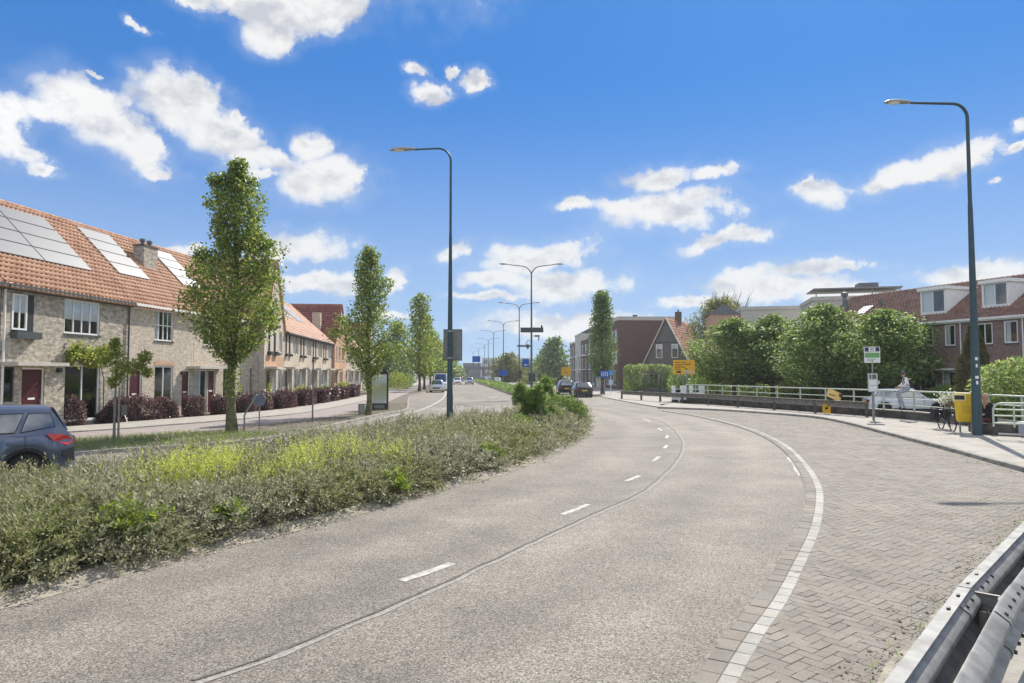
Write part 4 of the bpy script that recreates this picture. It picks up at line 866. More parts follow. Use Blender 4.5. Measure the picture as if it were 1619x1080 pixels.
h = gable_house('tall red tiled gable house rising above the salmon terrace', 'house', l, a, 7.4, 9.5, 5.4, 9.5, M_BR_ORNG, M_TRED, [(.8, 1.5, 3.6, 5.0), (2.4, 3.4, 3.6, 5.0), (4.6, 6., 3.6, 5.), (.8, 1.8, .08, 2.5), (3, 5, .4, 2.5)], 'gabled houses of the left street', ridge='y')
for x0, x1 in ((.8, 1.5), (2.4, 3.4), (4.6, 6.)): window(h, x0, x1, 3.6, 5.0, 1)
door(h, .8, 1.8, .08, 2.5); window(h, 3, 5, .4, 2.5, 2); canopy(h, .4, 2.4, 2.6)
chimney(h, .9, 1.5, 1.6, 2.4, 5.6, 8.4, M_BR_BUFF, 0)
terraceB(28.3, 4, 4.75, ['terraced house right behind the tree with the advertising pillar', 'second terraced house behind the tree with the advertising pillar', 'third terraced house beyond the red gable', 'fourth terraced house beyond the red gable'], False)
l, a = placeB(47.5, -.25)
h = gable_house('second red tiled gable house, farther down the left street', 'house', l, a, 7.4, 9.5, 5.4, 9.7, M_BR_BUFF, M_TRED, [(.8, 1.5, 3.6, 5.0), (2.4, 3.4, 3.6, 5.0), (4.6, 6., 3.6, 5.), (3, 5, .4, 2.5)], 'gabled houses of the left street', ridge='y', finetile=False)
for x0, x1, z0, z1 in ((.8, 1.5, 3.6, 5.0), (2.4, 3.4, 3.6, 5.), (4.6, 6., 3.6, 5.), (3, 5, .4, 2.5)): window(h, x0, x1, z0, z1, 1)
chimney(h, .9, 1.5, 1.6, 2.4, 5.6, 8.6, M_BR_BUFF, 0)
l, a = placeB(56, .3)
h = gable_house('white fronted house at the end of the left row', 'house', l, a, 9, 8, 5.4, 8.6, M_CONCW, M_TPALE, [(1, 2, 3.6, 5.0), (4, 5, 3.6, 5.0), (7, 8., 3.6, 5.), (1, 3, .4, 2.5)], GB, finetile=False)
for x0, x1, z0, z1 in ((1, 2, 3.6, 5.0), (4, 5, 3.6, 5.), (7, 8., 3.6, 5.), (1, 3, .4, 2.5)): window(h, x0, x1, z0, z1, 1)
l, a = placeB(68, 3)
h = gable_house('dark red brick house half hidden behind the far street trees', 'house', l, a, 14, 8, 6.5, 9.2, M_BR_RED, M_TRED, [(1, 2.4, 3.6, 5.0), (5, 6.4, 3.6, 5.0), (10, 11.4, 3.6, 5.)], None, finetile=False)
for x0 in (1, 5, 10): window(h, x0, x0+1.4, 3.6, 5.0, 1)

# ---- right: brown terrace with dormers behind the trees
RR_ = Row((28.9, 38.1), (-.34, .94))   # direction away from the camera; street side is -x
RT = Row((26.3, 45.3), (.34, -.94)); GR = 'brown terraced houses with white dormers'
def placeR(t): q = RT.p(t); return (q.x, q.y, 0), RT.a
def dormer(t, x0, x1, he, sl, y0, y1, z1, par_m=M_WPAINT, pan=2):
    zf = he+sl*y0; b = MB()
    yb = (z1-he)/sl+.4
    b.prism([(x0, y0, zf-.05), (x0, y0, z1), (x0, yb, z1), ], (.06, 0, 0)); b.prism([(x1-.06, y0, zf-.05), (x1-.06, y0, z1), (x1-.06, yb, z1)], (.06, 0, 0))
    b.box(x0-.12, x1+.12, y0-.16, yb+.3, z1, z1+.2); b.box(x0+.06, x1-.06, y0+.003, y0+.06, zf-.08, zf+.16)
    d = b.build('dormer', par_m, t); f = window(t, x0+.06, x1-.06, zf+.16, z1-.002, pan, 1, y0-.01, curtain=.5, sill=False); return d
for k, (t0, w, lab) in enumerate([(-8.6, 5.3, 'brown brick house with rooflight, half hidden by the big round tree'), (-3.25, 7.0, 'brown brick house with white dormer left of the thick lamp post'), (3.76, 3.65, 'brown brick house with white dormer right of the thick lamp post'), (7.42, 5, 'brown brick house at the right edge of the frame')]):
    l, a = placeR(t0); hl = [[(1, 2.2, 4, 5.3), (3.4, 4.4, 4, 5.3)], [(4.05, 5.05, 4, 5.3), (5.85, 6.55, 3.98, 5.3), (4.0, 5.2, .5, 2.6), (5.6, 6.7, .5, 2.4)], [(.9, 1.85, 3.98, 5.25), (2.5, 3.28, 4.0, 5.28), (.8, 2.6, .5, 2.5)], [(.6, 1.8, 4, 5.3), (3, 4, 4, 5.3), (.6, 2.4, .5, 2.5)]][k]
    HS = 5.66; h = gable_house(lab, 'house', l, a, w, 8.5, HS, 8.35, M_BR_DARK, M_TBRN, hl, GR, yr=4.25, over=.25)
    for i, q in enumerate(hl): window(h, *q, 2 if q[1]-q[0] > .9 and i == 0 else 1, 1, .03, None, 0, 'dark', .075, curtain=.4 if i % 2 else 0)
    gutter(h, 0, w, HS-.1, -.32, M_WPAINT); downpipe(h, w-.06, HS, M_WPAINT)
    sl = (8.35-HS)/4.25
    if k == 1: dormer(h, 3.75, 5.55, HS, sl, .6, 2.5, 7.66); canopy(h, 5.3, 6.95, 2.45, .5, M_WPAINT)
    if k == 2: dormer(h, .75, 2.35, HS, sl, .75, 2.5, 7.66); chimney(h, 2.3, 2.7, 3.3, 3.7, 7.6, 8.7, M_BR_DARK, 1)
    if k == 3: dormer(h, 1.2, 3.2, HS, sl, .75, 2.5, 7.66)
    if k == 0:
        q = MB(); y0_, y1_ = 1.6, 2.6; P = lambda x, y, hh: (x, y-.6*hh, HS+sl*y+.8*hh); q.poly([P(2.8, y0_, .08), P(3.7, y0_, .08), P(3.7, y1_, .08), P(2.8, y1_, .08)]); q.build('rooflight', M_WPAINT, h)
        q = MB(); q.lathe([(.34, 6.9), (.16, 7.6), (.16, 8.3), (.26, 8.35), (.26, 8.6), (.1, 8.65)], 10, (.9, 2.6, 0)); q.build('vent_pipe', M_LEAD, h)
        q = MB(); q.lathe([(.07, 6.6), (.07, 7.4), (.12, 7.45), (.12, 7.7)], 8, (4.6, 2.2, 0)); q.build('vent_pipe', M_LEAD, h)
l, a = placeR(-8.6)

# pale flat-topped blocks behind the round trees
def block(name, label, cat, x, y, w, d, h, m, rz=0, group=None, cap=M_CONCW, caph=.35, wins=(), wm=None):
    t = thing(name, label, cat, (x, y, 0), rz, group); b = MB(); wall_with_holes(b, w, h, [q[:4] for q in wins])
    for xx in (0, w): b.poly([(xx, 0, 0), (xx, d, 0), (xx, d, h), (xx, 0, h)])
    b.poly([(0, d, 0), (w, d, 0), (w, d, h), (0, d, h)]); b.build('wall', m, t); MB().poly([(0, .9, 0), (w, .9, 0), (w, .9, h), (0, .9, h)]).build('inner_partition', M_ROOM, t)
    q = MB(); q.box(-.08, w+.08, -.08, d+.08, h, h+caph); q.build('roof', cap, t)
    for q in wins: window(t, q[0], q[1], q[2], q[3], q[4] if len(q) > 4 else 1, 1, .03, wm or M_WPAINT, 0, False, .07)
    return t
p = at(1240, 560, Y=62); t = block('apartment_block', 'pale flat roofed block with steel roof terrace behind round trees', 'apartment block', 27.0, 61, 7.4, 7, 8.8, M_CONCW, -.25, wins=[(1, 2.5, 5.8, 7.8, 2), (4.6, 6.1, 5.8, 7.8, 2)])
b = MB()
for x in (.3, 2.6, 4.9, 7.1): b.box(x-.04, x+.04, .2, .28, 9.15, 9.8)
b.box(.2, 7.2, .2, .27, 9.5, 9.56); b.box(.1, 7.3, .1, 4, 9.8, 9.92); b.build('roof_terrace', mat('terrace steel', (.26, .26, .25), .6, .2), t)
MB().box(4, 5.6, 1, 2.5, 9.93, 10.4).build('air_handler', M_LEAD, t)
t = block('apartment_block', 'small pale block with orange brick flank behind round trees', 'apartment block', 24.2, 72, 7, 6, 9.0, M_CONCW, -.2, wins=[(3, 5, 5.8, 7.8, 2)])
MB().box(-3.2, -.02, .2, 5, 0, 8.6).build('brick_flank', M_BR_ORNG, t); MB().prism([(-3.4, .1, 8.61), (-.05, .1, 8.61), (-1.7, .1, 9.7)], (0, 5, 0)).build('flank_roof', M_LEAD, t)

# steep gable house and brown block at the bend
gx = at(1053, 502, Y=88); rz = -.52
c = Vector((gx.x, gx.y, 0))-Vector((math.cos(rz), math.sin(rz), 0))*3.3
h = gable_house('steep gabled grey house with pale barge boards and red roof', 'house', c, rz, 6.6, 12, 3.0, 9.5, M_BR_GRY2, M_TGAB, [(.9, 2.2, .4, 2.3), (3.6, 4.5, .1, 2.3)], None, ridge='y', over=1.0)
for x in (1.95, 4.0): window(h, x, x+.85, 4.3, 6.1, 1, 1, -.1, None, .35, False, .09)
door(h, 3.6, 4.5, .1, 2.3); window(h, .9, 2.2, .4, 2.3, 2)
b = MB()
for s in (-1, 1):
    for y, m_ in ((-.2, 0),): b.bar((3.3, y, 9.55), (3.3+s*3.62, y, 2.45), .12, .30, 0, (0, 1, 0))
b.build('barge_board', mat('cream paint', (.62, .58, .46), .6, .1), h); MB().box(1.6, 5., -.03, -.003, 6.25, 6.4).build('gable_band', M_GUT, h)
MB().poly([(1.75, -.012, 6.4), (4.85, -.012, 6.4), (3.3, -.012, 9.4)]).build('gable_slates', mat('gable slates', (.16, .16, .155), .7, .15, 12), h)
chimney(h, 3.0, 3.7, 5.0, 5.8, 9., 10.6, M_BR_RED, 1)
RC = Row((15.1, 97), (-.05, 1))   # facades along the right of the street face the road
def placeC(t, w): q = RC.p(t+w); return (q.x, q.y, 0), RC.a+math.pi
t = block('apartment_block', 'dark red brown flat roofed block beside the steep gable house', 'apartment block', *placeC(0, 10)[0][:2], 10, 9, 9.9, M_BR_RED, RC.a+math.pi, wins=[(1, 2.6, 6.8, 8.6, 2), (5, 6.6, 6.8, 8.6, 2), (1, 2.6, 3.8, 5.6, 2), (5, 6.6, 3.8, 5.6, 2), (7.4, 9, 6.8, 8.6, 2), (7.4, 9, 3.8, 5.6, 2), (1, 3, .6, 2.8, 2), (6, 8.5, .6, 2.8, 2)], caph=.55)
for x in (2, 6): MB().box(x, x+.5, 3, 3.6, 10.45, 11.0).build('roof_vent', M_GUT, t)
labs = ['grey townhouse with white bay just left of the red brown block', 'dark roofed pale townhouse, second left of the red brown block', 'brown townhouse, third left of the red brown block', 'grey townhouse with steep front, fourth left of the red brown block', 'farthest pale townhouse before the dark tree']
ms = [M_CONCW, M_BR_GRY2, M_BR_RED, M_CONCW, M_BR_GRY2]
for k in range(5):
    w = 7.5; t0 = 11+k*8.2; hh = [9.6, 9.0, 8.6, 9.8, 8.6][k]
    t = block('townhouse', labs[k], 'house', *placeC(t0, w)[0][:2], w, 8, hh, ms[k], RC.a+math.pi, 'townhouses right of the street', wins=[(.8, 2.2, 6.2, 7.8, 2), (4.6, 6.4, 6.2, 7.8, 2), (.8, 2.2, 3.4, 5.2, 2), (4.6, 6.4, 3.4, 5.2, 2), (.8, 2.4, .3, 2.6, 2), (4.4, 6.6, .3, 2.6, 2)])
    if k in (1, 3): MB().prism([(-.05, 0, hh+.36), (-.05, 6, hh+.36), (-.05, 3.5, hh+2.2)], (w+.1, 0, 0)).build('attic_roof', M_GUT, t)
    b = MB(); b.box(4.2, 6.9, -.7, -.004, 3.0, 3.2); b.box(4.2, 6.9, -.7, -.004, 5.6, 5.85); b.build('bay_trim', M_WPAINT, t)
# ------------------------------------------------------------------ plants
LM_HEDGE = leaf_mat('hedge leaf', [(0.073, 0.082, 0.045), (0.210, 0.211, 0.131), (0.419, 0.402, 0.293), (0.147, 0.165, 0.081), (0.482, 0.443, 0.343), (0.241, 0.247, 0.141), (0.346, 0.319, 0.221)], .5, .3, .3, alt=[(0.057, 0.082, 0.025), (0.167, 0.206, 0.066), (0.356, 0.319, 0.182), (0.125, 0.165, 0.045), (0.261, 0.288, 0.111), (0.419, 0.360, 0.242), (0.199, 0.227, 0.086)])
LM_SPIR = leaf_mat('yellow green leaf', [(0.234, 0.290, 0.064), (0.427, 0.470, 0.115), (0.579, 0.595, 0.178), (0.331, 0.388, 0.089), (0.482, 0.498, 0.152)], .5, .45)
LM_WEED = leaf_mat('weed leaf', [(.08, .13, .02), (.20, .28, .05), (.30, .36, .08), (.14, .20, .04)], .5, .45)
LM_SHRUB = leaf_mat('shrub leaf', [(0.072, 0.133, 0.037), (0.163, 0.254, 0.072), (0.286, 0.367, 0.102), (0.143, 0.204, 0.061)], .5, .4)
LM_TREE = leaf_mat('tree leaf', [(0.079, 0.128, 0.035), (0.155, 0.222, 0.059), (0.253, 0.315, 0.086), (0.382, 0.394, 0.115)], .45, .4)
LM_TREE2 = leaf_mat('pale tree leaf', [(0.086, 0.145, 0.046), (0.182, 0.257, 0.092), (0.299, 0.361, 0.138), (0.427, 0.444, 0.184)], .45, .45)
LM_ROUND = leaf_mat('round tree leaf', [(0.083, 0.131, 0.039), (0.176, 0.250, 0.077), (0.285, 0.363, 0.121), (0.132, 0.200, 0.055), (0.373, 0.437, 0.187)], .55, .38, .2)
LM_FAR = leaf_mat('far tree leaf', [(0.087, 0.147, 0.055), (0.167, 0.235, 0.087), (0.254, 0.304, 0.117)], .6, .35)
LM_WILL = leaf_mat('willow leaf', [(.12, .135, .045), (.19, .20, .075), (.25, .25, .10)], .5, .45)
LM_PURP = leaf_mat('purple leaf', [(0.039, 0.022, 0.026), (0.085, 0.043, 0.050), (0.156, 0.084, 0.084), (0.247, 0.156, 0.144), (0.065, 0.042, 0.043)], .4, .3, .5)
LM_CONI = leaf_mat('conifer leaf', [(0.068, 0.076, 0.034), (0.119, 0.128, 0.051), (0.187, 0.145, 0.060)], .7, .15)
LM_GRASS = leaf_mat('grass blade', [(0.090, 0.160, 0.038), (0.165, 0.256, 0.060), (0.300, 0.320, 0.120)], .6, .4)
LM_DRY = leaf_mat('dry grass blade', [(.24, .21, .12), (.30, .27, .16), (.14, .15, .06)], .7, .3)
LM_VINE = leaf_mat('vine leaf', [(.14, .19, .05), (.26, .31, .08), (.36, .38, .12), (.24, .27, .07)], .5, .5)
LM_FLOW = leaf_mat('petal', [(.75, .74, .66), (.6, .62, .5), (.12, .2, .06)], .6, .3)
M_BARK = mat('bark', (.115, .095, .065), .95, .35, 6, .8, 20)
M_BARKG = mat('mossy bark', (.13, .125, .06), .95, .35, 6, .8, 20)
M_STEM = mat('stem', (.10, .085, .05), .9, .3, 10)

def sprays(P, D, L_, nl, ln, wd, rng, droop=.15, spread=1.0, t0=.1):
    """leaves set round the length of curved twigs"""
    n = len(P); t = t0+(1-t0)*(np.arange(nl)+.5)/nl; D = unit(D); L_ = np.reshape(np.broadcast_to(L_, n), (n, 1))
    ax = unit(np.cross(D, rnd_dir(rng, n))); ay = np.cross(D, ax)
    side = D.copy(); side[:, 2] = 0
    pos = P[:, None, :]+(D*L_)[:, None, :]*t[None, :, None]
    pos[:, :, 2] -= (droop*L_)*(t[None, :]**2)
    ph = rng.uniform(0, 6.28, (n, 1))+np.arange(nl)[None, :]*2.4
    out = ax[:, None, :]*np.cos(ph)[..., None]+ay[:, None, :]*np.sin(ph)[..., None]
    A = D[:, None, :]*.75+out*spread+rng.normal(size=(n, nl, 3))*.15; B = np.cross(A, np.broadcast_to(D[:, None, :], A.shape))+rng.normal(size=(n, nl, 3))*.35
    k = n*nl; s = rng.uniform(.65, 1.25, k)
    return leaves(pos.reshape(-1, 3), A.reshape(-1, 3), B.reshape(-1, 3), ln*s, wd*s)
def cat(parts):
    VV, QQ, b = [], [], 0
    for V, Q in parts: VV.append(V); QQ.append(Q+b); b += len(V)
    return np.concatenate(VV), np.concatenate(QQ)
def blob_leaves(c, r, n, ln, wd, rng, power=.4, lump=.25, flat=True):
    """leaves through a lumpy rounded volume, thickest near its skin"""
    d = rnd_dir(rng, n); k = rnd_dir(rng, 9); lu = 1+lump*np.max(d@k.T, 1)-lump*.8
    P = np.array(c)+d*np.array(r)*(rng.uniform(0, 1, n)**power*lu)[:, None]
    A = unit(d*.6+rng.normal(size=(n, 3))*.7); B = rng.normal(size=(n, 3)); s = rng.uniform(.65, 1.3, n)
    return P, A, B, ln*s, wd*s
def bush(name, label, cat_, loc, r, n, ln, wd, m, seed, group=None, z0=0., power=.35, lump=.3, stem=True):
    rng = np.random.default_rng(seed); t = thing(name, label, cat_, loc, 0, group)
    P, A, B, l, w = blob_leaves((0, 0, r[2]*.95+z0), (r[0], r[1], r[2]), n, ln, wd, rng, power, lump); k = P[:, 2] > .02
    V, Q = leaves(P[k], A[k], B[k], l[k], w[k]); np_mesh('foliage', V, Q, m, t)
    if stem:
        b = MB()
        for i in range(5): a = i*1.3; b.tube([(0, 0, 0), (r[0]*.3*math.cos(a), r[1]*.3*math.sin(a), (r[2]+z0)*.7), (r[0]*.6*math.cos(a), r[1]*.6*math.sin(a), (r[2]+z0)*1.2)], [.03, .02, .008], 5)
        b.build('stem', M_STEM, t)
    return t

# ---- hedge on the median
def hedge_points(rng, dens, y0, y1, f_in=.1, b_in=.1):
    F_ = np.array([(p.x, p.y) for p in MED_F]); Bk = np.array([(p.x, p.y) for p in MED_B]); out = []
    n = int(dens*8*(y1-y0)); y = rng.uniform(y0, y1, n); fx = np.interp(y, F_[:, 1], F_[:, 0]); bx = np.interp(y, Bk[:, 1], Bk[:, 0]); x = rng.uniform(fx-8, fx, n); k = x > bx
    x, y = x[k], y[k]; P = np.stack([x, y], 1)
    def dist(C):
        C = C[(C[:, 1] > y0-6) & (C[:, 1] < y1+6)]; d = np.full(len(P), 1e9)
        for c in C: d = np.minimum(d, (P[:, 0]-c[0])**2+(P[:, 1]-c[1])**2)
        return np.sqrt(d)
    df, db = dist(F_), dist(Bk); k = (df > f_in) & (db > b_in); return P[k], df[k], db[k]
rng = np.random.default_rng(11)
YEL = [(gp(265, 760, .6), 1.1), (gp(330, 745, .6), 1.3), (gp(400, 735, .6), 1.5), (gp(480, 727, .6), 1.7), (gp(560, 715, .6), 1.3)]
def lumps(P): return .07*np.sin(P[:, 0]*2.1+P[:, 1]*.7)+.06*np.sin(P[:, 1]*1.7-P[:, 0]*1.1)+.04*np.sin(P[:, 0]*5+P[:, 1]*4.1)
def hedge_top(P, df, db): return np.minimum(np.clip(df*1.25+.2, 0, .68), np.clip(db*1.3+.1, 0, .62))+lumps(P)*np.clip(df, 0, 1)
parts = []
for (y0, y1, dens, nt, nl, ls) in ((3.5, 9, 17, 16, 14, 1.38), (9, 14, 13, 15, 13, 1.5), (14, 20, 9.5, 14, 12, 1.75), (20, 33, 6.5, 13, 11, 2.1)):
    # tussocks: each a fan of arching twigs sharing one lean, with dark gaps between them
    C2, df, db = hedge_points(rng, dens, y0, y1, .06); k = (C2[:, 0]/C2[:, 1] > -.86); C2, df, db = C2[k], df[k], db[k]
    E2, ef, eb = hedge_points(rng, dens*1.6, y0, y1, .08); k = (E2[:, 0]/E2[:, 1] > -.86) & (ef < .95); C2, df, db = np.concatenate([C2, E2[k]]), np.concatenate([df, ef[k]]), np.concatenate([db, eb[k]]); n = len(C2)
    yel = np.zeros(n, bool)
    for c, r in YEL: yel |= ((C2[:, 0]-c.x)**2+(C2[:, 1]-c.y)**2) < (r*rng.uniform(.6, 1.0, n))**2
    k = ~yel | (rng.uniform(size=n) < .6); C2, df, db = C2[k], df[k], db[k]; n = len(C2)
    h = hedge_top(C2, df, db)*rng.uniform(.8, 1.12, n); lean = rnd_dir(rng, n)*.5; lean[:, 2] = .55; fr = np.clip(1-df/.9, 0, 1); lean += fr[:, None]*np.array([.5, -.32, -.24]); bk = np.clip(1-db/.7, 0, 1); lean += bk[:, None]*np.array([-.6, .4, -.1])
    P = np.repeat(np.stack([C2[:, 0], C2[:, 1], np.maximum(.05, h-.30)+.05], 1), nt, 0); m_ = len(P); P += rng.normal(size=(m_, 3))*np.array([.13, .13, .05]); P[:, 2] = np.maximum(.03, P[:, 2])
    D = np.repeat(lean, nt, 0)+rnd_dir(rng, m_)*.62; D[:, 2] += .12; parts.append(sprays(P, D, rng.uniform(.22, .5, m_)*ls**.3, nl, .046*ls, .017*ls, rng, .32, .75))
    # lower skirt close to the soil
    S2, df2, db2 = hedge_points(rng, dens*4, y0, y1, .03); k = (S2[:, 0]/S2[:, 1] > -.86) & (df2 < .7); S2 = S2[k]; m_ = len(S2); D = rnd_dir(rng, m_)*.7+np.array([.7, -.4, .15]); parts.append(sprays(np.stack([S2[:, 0], S2[:, 1], rng.uniform(.05, .3, m_)], 1), D, rng.uniform(.15, .34, m_), 10, .04*ls, .015*ls, rng, .45, .8))
    # thin upright shoots above the top
    U2, df3, db3 = hedge_points(rng, dens*.8 if y0 < 14 else dens*1.8, y0, y1, .8); k = (U2[:, 0]/U2[:, 1] > -.86); U2, df3, db3 = U2[k], df3[k], db3[k]; m_ = len(U2); D = rnd_dir(rng, m_)*.3; D[:, 2] += 1
    parts.append(sprays(np.stack([U2[:, 0], U2[:, 1], hedge_top(U2, df3, db3)-.12], 1), D, rng.uniform(.25, .5, m_), 14, .04*ls, .012*ls, rng, .1, .6))
V, Q = cat(parts); hd = stuff(np_mesh('median_hedge', V, Q, LM_HEDGE)); tag(hd, 'knee high grey green hedge filling the median beside the road', 'hedge')
# woody twigs inside it
b = MB(); P2, df, db = hedge_points(rng, 12, 4, 22, .3, .2)
for p in P2[::3]:
    if p[0]/p[1] < -.86: continue
    a = rng.uniform(0, 6.28); e = rng.uniform(.1, .3); b.tube([(p[0], p[1], .04), (p[0]+e*math.cos(a), p[1]+e*math.sin(a), rng.uniform(.3, .6))], [.009, .003], 4, False)
o = stuff(b.build('hedge_twigs', M_STEM)); tag(o, 'bare woody twigs inside the median hedge', 'twigs')
# yellow flowering drift
parts = []
for c, r in YEL:
    n = int(r*r*200); a = rng.uniform(0, 6.28, n); q = r*np.sqrt(rng.uniform(0, 1, n)); P = np.stack([c.x+q*np.cos(a), c.y+q*np.sin(a), rng.uniform(.25, .70, n)*(1-.4*(q/r)**2)], 1); kk = np.sin(P[:, 0]*3.1)+np.sin(P[:, 1]*2.3+1)+np.sin(P[:, 0]*1.3-P[:, 1]*1.9) > -.3; P = P[kk]; n = len(P)
    D = rnd_dir(rng, n)*.4; D[:, 2] += 1; parts.append(sprays(P, D, rng.uniform(.28, .6, n), 18, .05, .016, rng, .1, .7))
V, Q = cat(parts); o = stuff(np_mesh('yellow_shrub_patch', V, Q, LM_SPIR)); tag(o, 'bright yellow green shrub patch in the middle of the hedge', 'shrubs')
# single green weeds standing out in the hedge
WEEDS = [(190, 872, .62, 'large bright green weed at the front edge of the hedge'), (48, 880, .4, 'small green weed near the left frame edge in the hedge'), (362, 838, .38, 'small lime green weed low on the hedge front'), (640, 752, .55, 'round yellow green plant on top of the hedge'), (775, 735, .55, 'green plant at the hedge front before the arching shrub'), (625, 782, .4, 'green weed tuft low in the middle of the hedge front'), (170, 800, .45, 'dark green weed on top of the hedge near the blue car'), (545, 775, .36, 'little lime weed left of the middle hedge front'), (705, 735, .42, 'fresh green weed halfway along the hedge front'), (430, 800, .4, 'fresh green weed below the yellow shrub patch'), (110, 790, .34, 'pale lime tuft on the hedge top near the blue car'), (740, 700, .42, 'small lime plant on top of the hedge toward its tip'), (830, 712, .5, 'spiky green weed at the road edge below the arching shrub')]
for i, (px, py, s, lab) in enumerate(WEEDS):
    p = gp(px, py, .1); t = thing('weed_plant', lab, 'plant', (p.x, p.y, .08), 0, 'green weeds growing through the hedge'); n = int(45+60*s); D = rnd_dir(rng, n)*.75; D[:, 2] = abs(D[:, 2])+.55
    Pb = np.zeros((n, 3)); Pb[:, :2] = rng.normal(size=(n, 2))*.14*s; Pb[:, 2] = rng.uniform(.1, .55, n)*s
    V, Q = sprays(Pb, D, rng.uniform(.5, 1.0, n)*s, 13, .085, .034, rng, .35, .9, .25); np_mesh('leaves', V, Q, LM_WEED, t)
    b = MB()
    for j in range(5): b.tube([(0, 0, -.05), (rng.normal()*.1*s, rng.normal()*.1*s, .9*s)], [.01, .004], 5, False)
    b.build('stem', M_STEM, t)
# far, straight part of the median: low clipped greenery
parts = []
for (y0, y1, dens, s) in ((33, 62, 42, 2.), (62, 105, 18, 3.2), (105, 200, 7, 5.5)):
    P2, df, db = hedge_points(rng, dens, y0, y1, .15, .15); n = len(P2); h = np.minimum(.2+df*1.2, np.minimum(.2+db*1.4, .6)); D = rnd_dir(rng, n)*.7; D[:, 2] = abs(D[:, 2])+.5
    parts.append(sprays(np.stack([P2[:, 0], P2[:, 1], h-.25+rng.uniform(-.15, .05, n)], 1), D, .3*s**.4, 9, .055*s, .022*s, rng, .2))
V, Q = cat(parts); o = stuff(np_mesh('median_greenery', V, Q, LM_SHRUB)); tag(o, 'low green planting on the far straight median', 'hedge')
# arching shrub and the round bush at the tip of the hedge
c = Vector((.75, 24.6, 0)); t = thing('arching_shrub', 'tall shrub with arching feathery branches at the tip of the hedge', 'shrub', (c.x, c.y, .06)); b = MB(); parts = []
for i in range(14):
    a = i*2.4+.3; L_ = rng.uniform(1.9, 2.55)*(1 if i < 9 else .6); o_ = rng.uniform(.55, 1.15); tip = Vector((math.cos(a)*o_, math.sin(a)*o_*.8, L_*rng.uniform(.5, .85))); base = Vector((math.cos(a)*.18, math.sin(a)*.18, 0)); mid = Vector((tip.x*.35, tip.y*.35, L_*1.12))
    path = [base.lerp(mid, s_).lerp(mid.lerp(tip, s_), s_) for s_ in np.linspace(0, 1, 13)]; b.tube(path, [.02-.0013*j for j in range(13)], 5, False)
    for j in range(2, 13):
        w_ = 20; q = np.array(path[j])[None].repeat(w_, 0)+rng.normal(size=(w_, 3))*.03; d = rnd_dir(rng, w_)*.8+np.array((path[min(12, j+1)]-path[j-1]).normalized())*.55+np.array([0, 0, -.3]); parts.append(sprays(q, d, .13, 5, .085, .03, rng, .35))
b.build('stem', M_STEM, t); V, Q = cat(parts); np_mesh('foliage', V, Q, LM_SHRUB, t)
c = Vector((2.4, 27.8, 0)); bush('round_bush', 'round yellow green bush at the rounded tip of the hedge', 'bush', (c.x-.3, c.y, .05), (1.05, 1.1, .68), 7000, .10, .035, leaf_mat('bush leaf', [(.06, .10, .025), (.13, .185, .05), (.21, .27, .085)], .5, .4), 5)
c = Vector((1.55, 24.9, 0)); bush('grassy_tuft', 'pale arching grass tuft between the arching shrub and road', 'plant', (c.x-.3, c.y+.4, .05), (1.0, .9, .5), 4500, .17, .022, LM_HEDGE, 6)
c = Vector((.45, 21.8, 0)); bush('weed_plant', 'tall dark green weed below the arching shrub, at the road edge', 'plant', (c.x-.2, c.y+.4, .05), (.4, .4, .42), 1500, .13, .03, LM_SHRUB, 8, 'green weeds growing through the hedge')

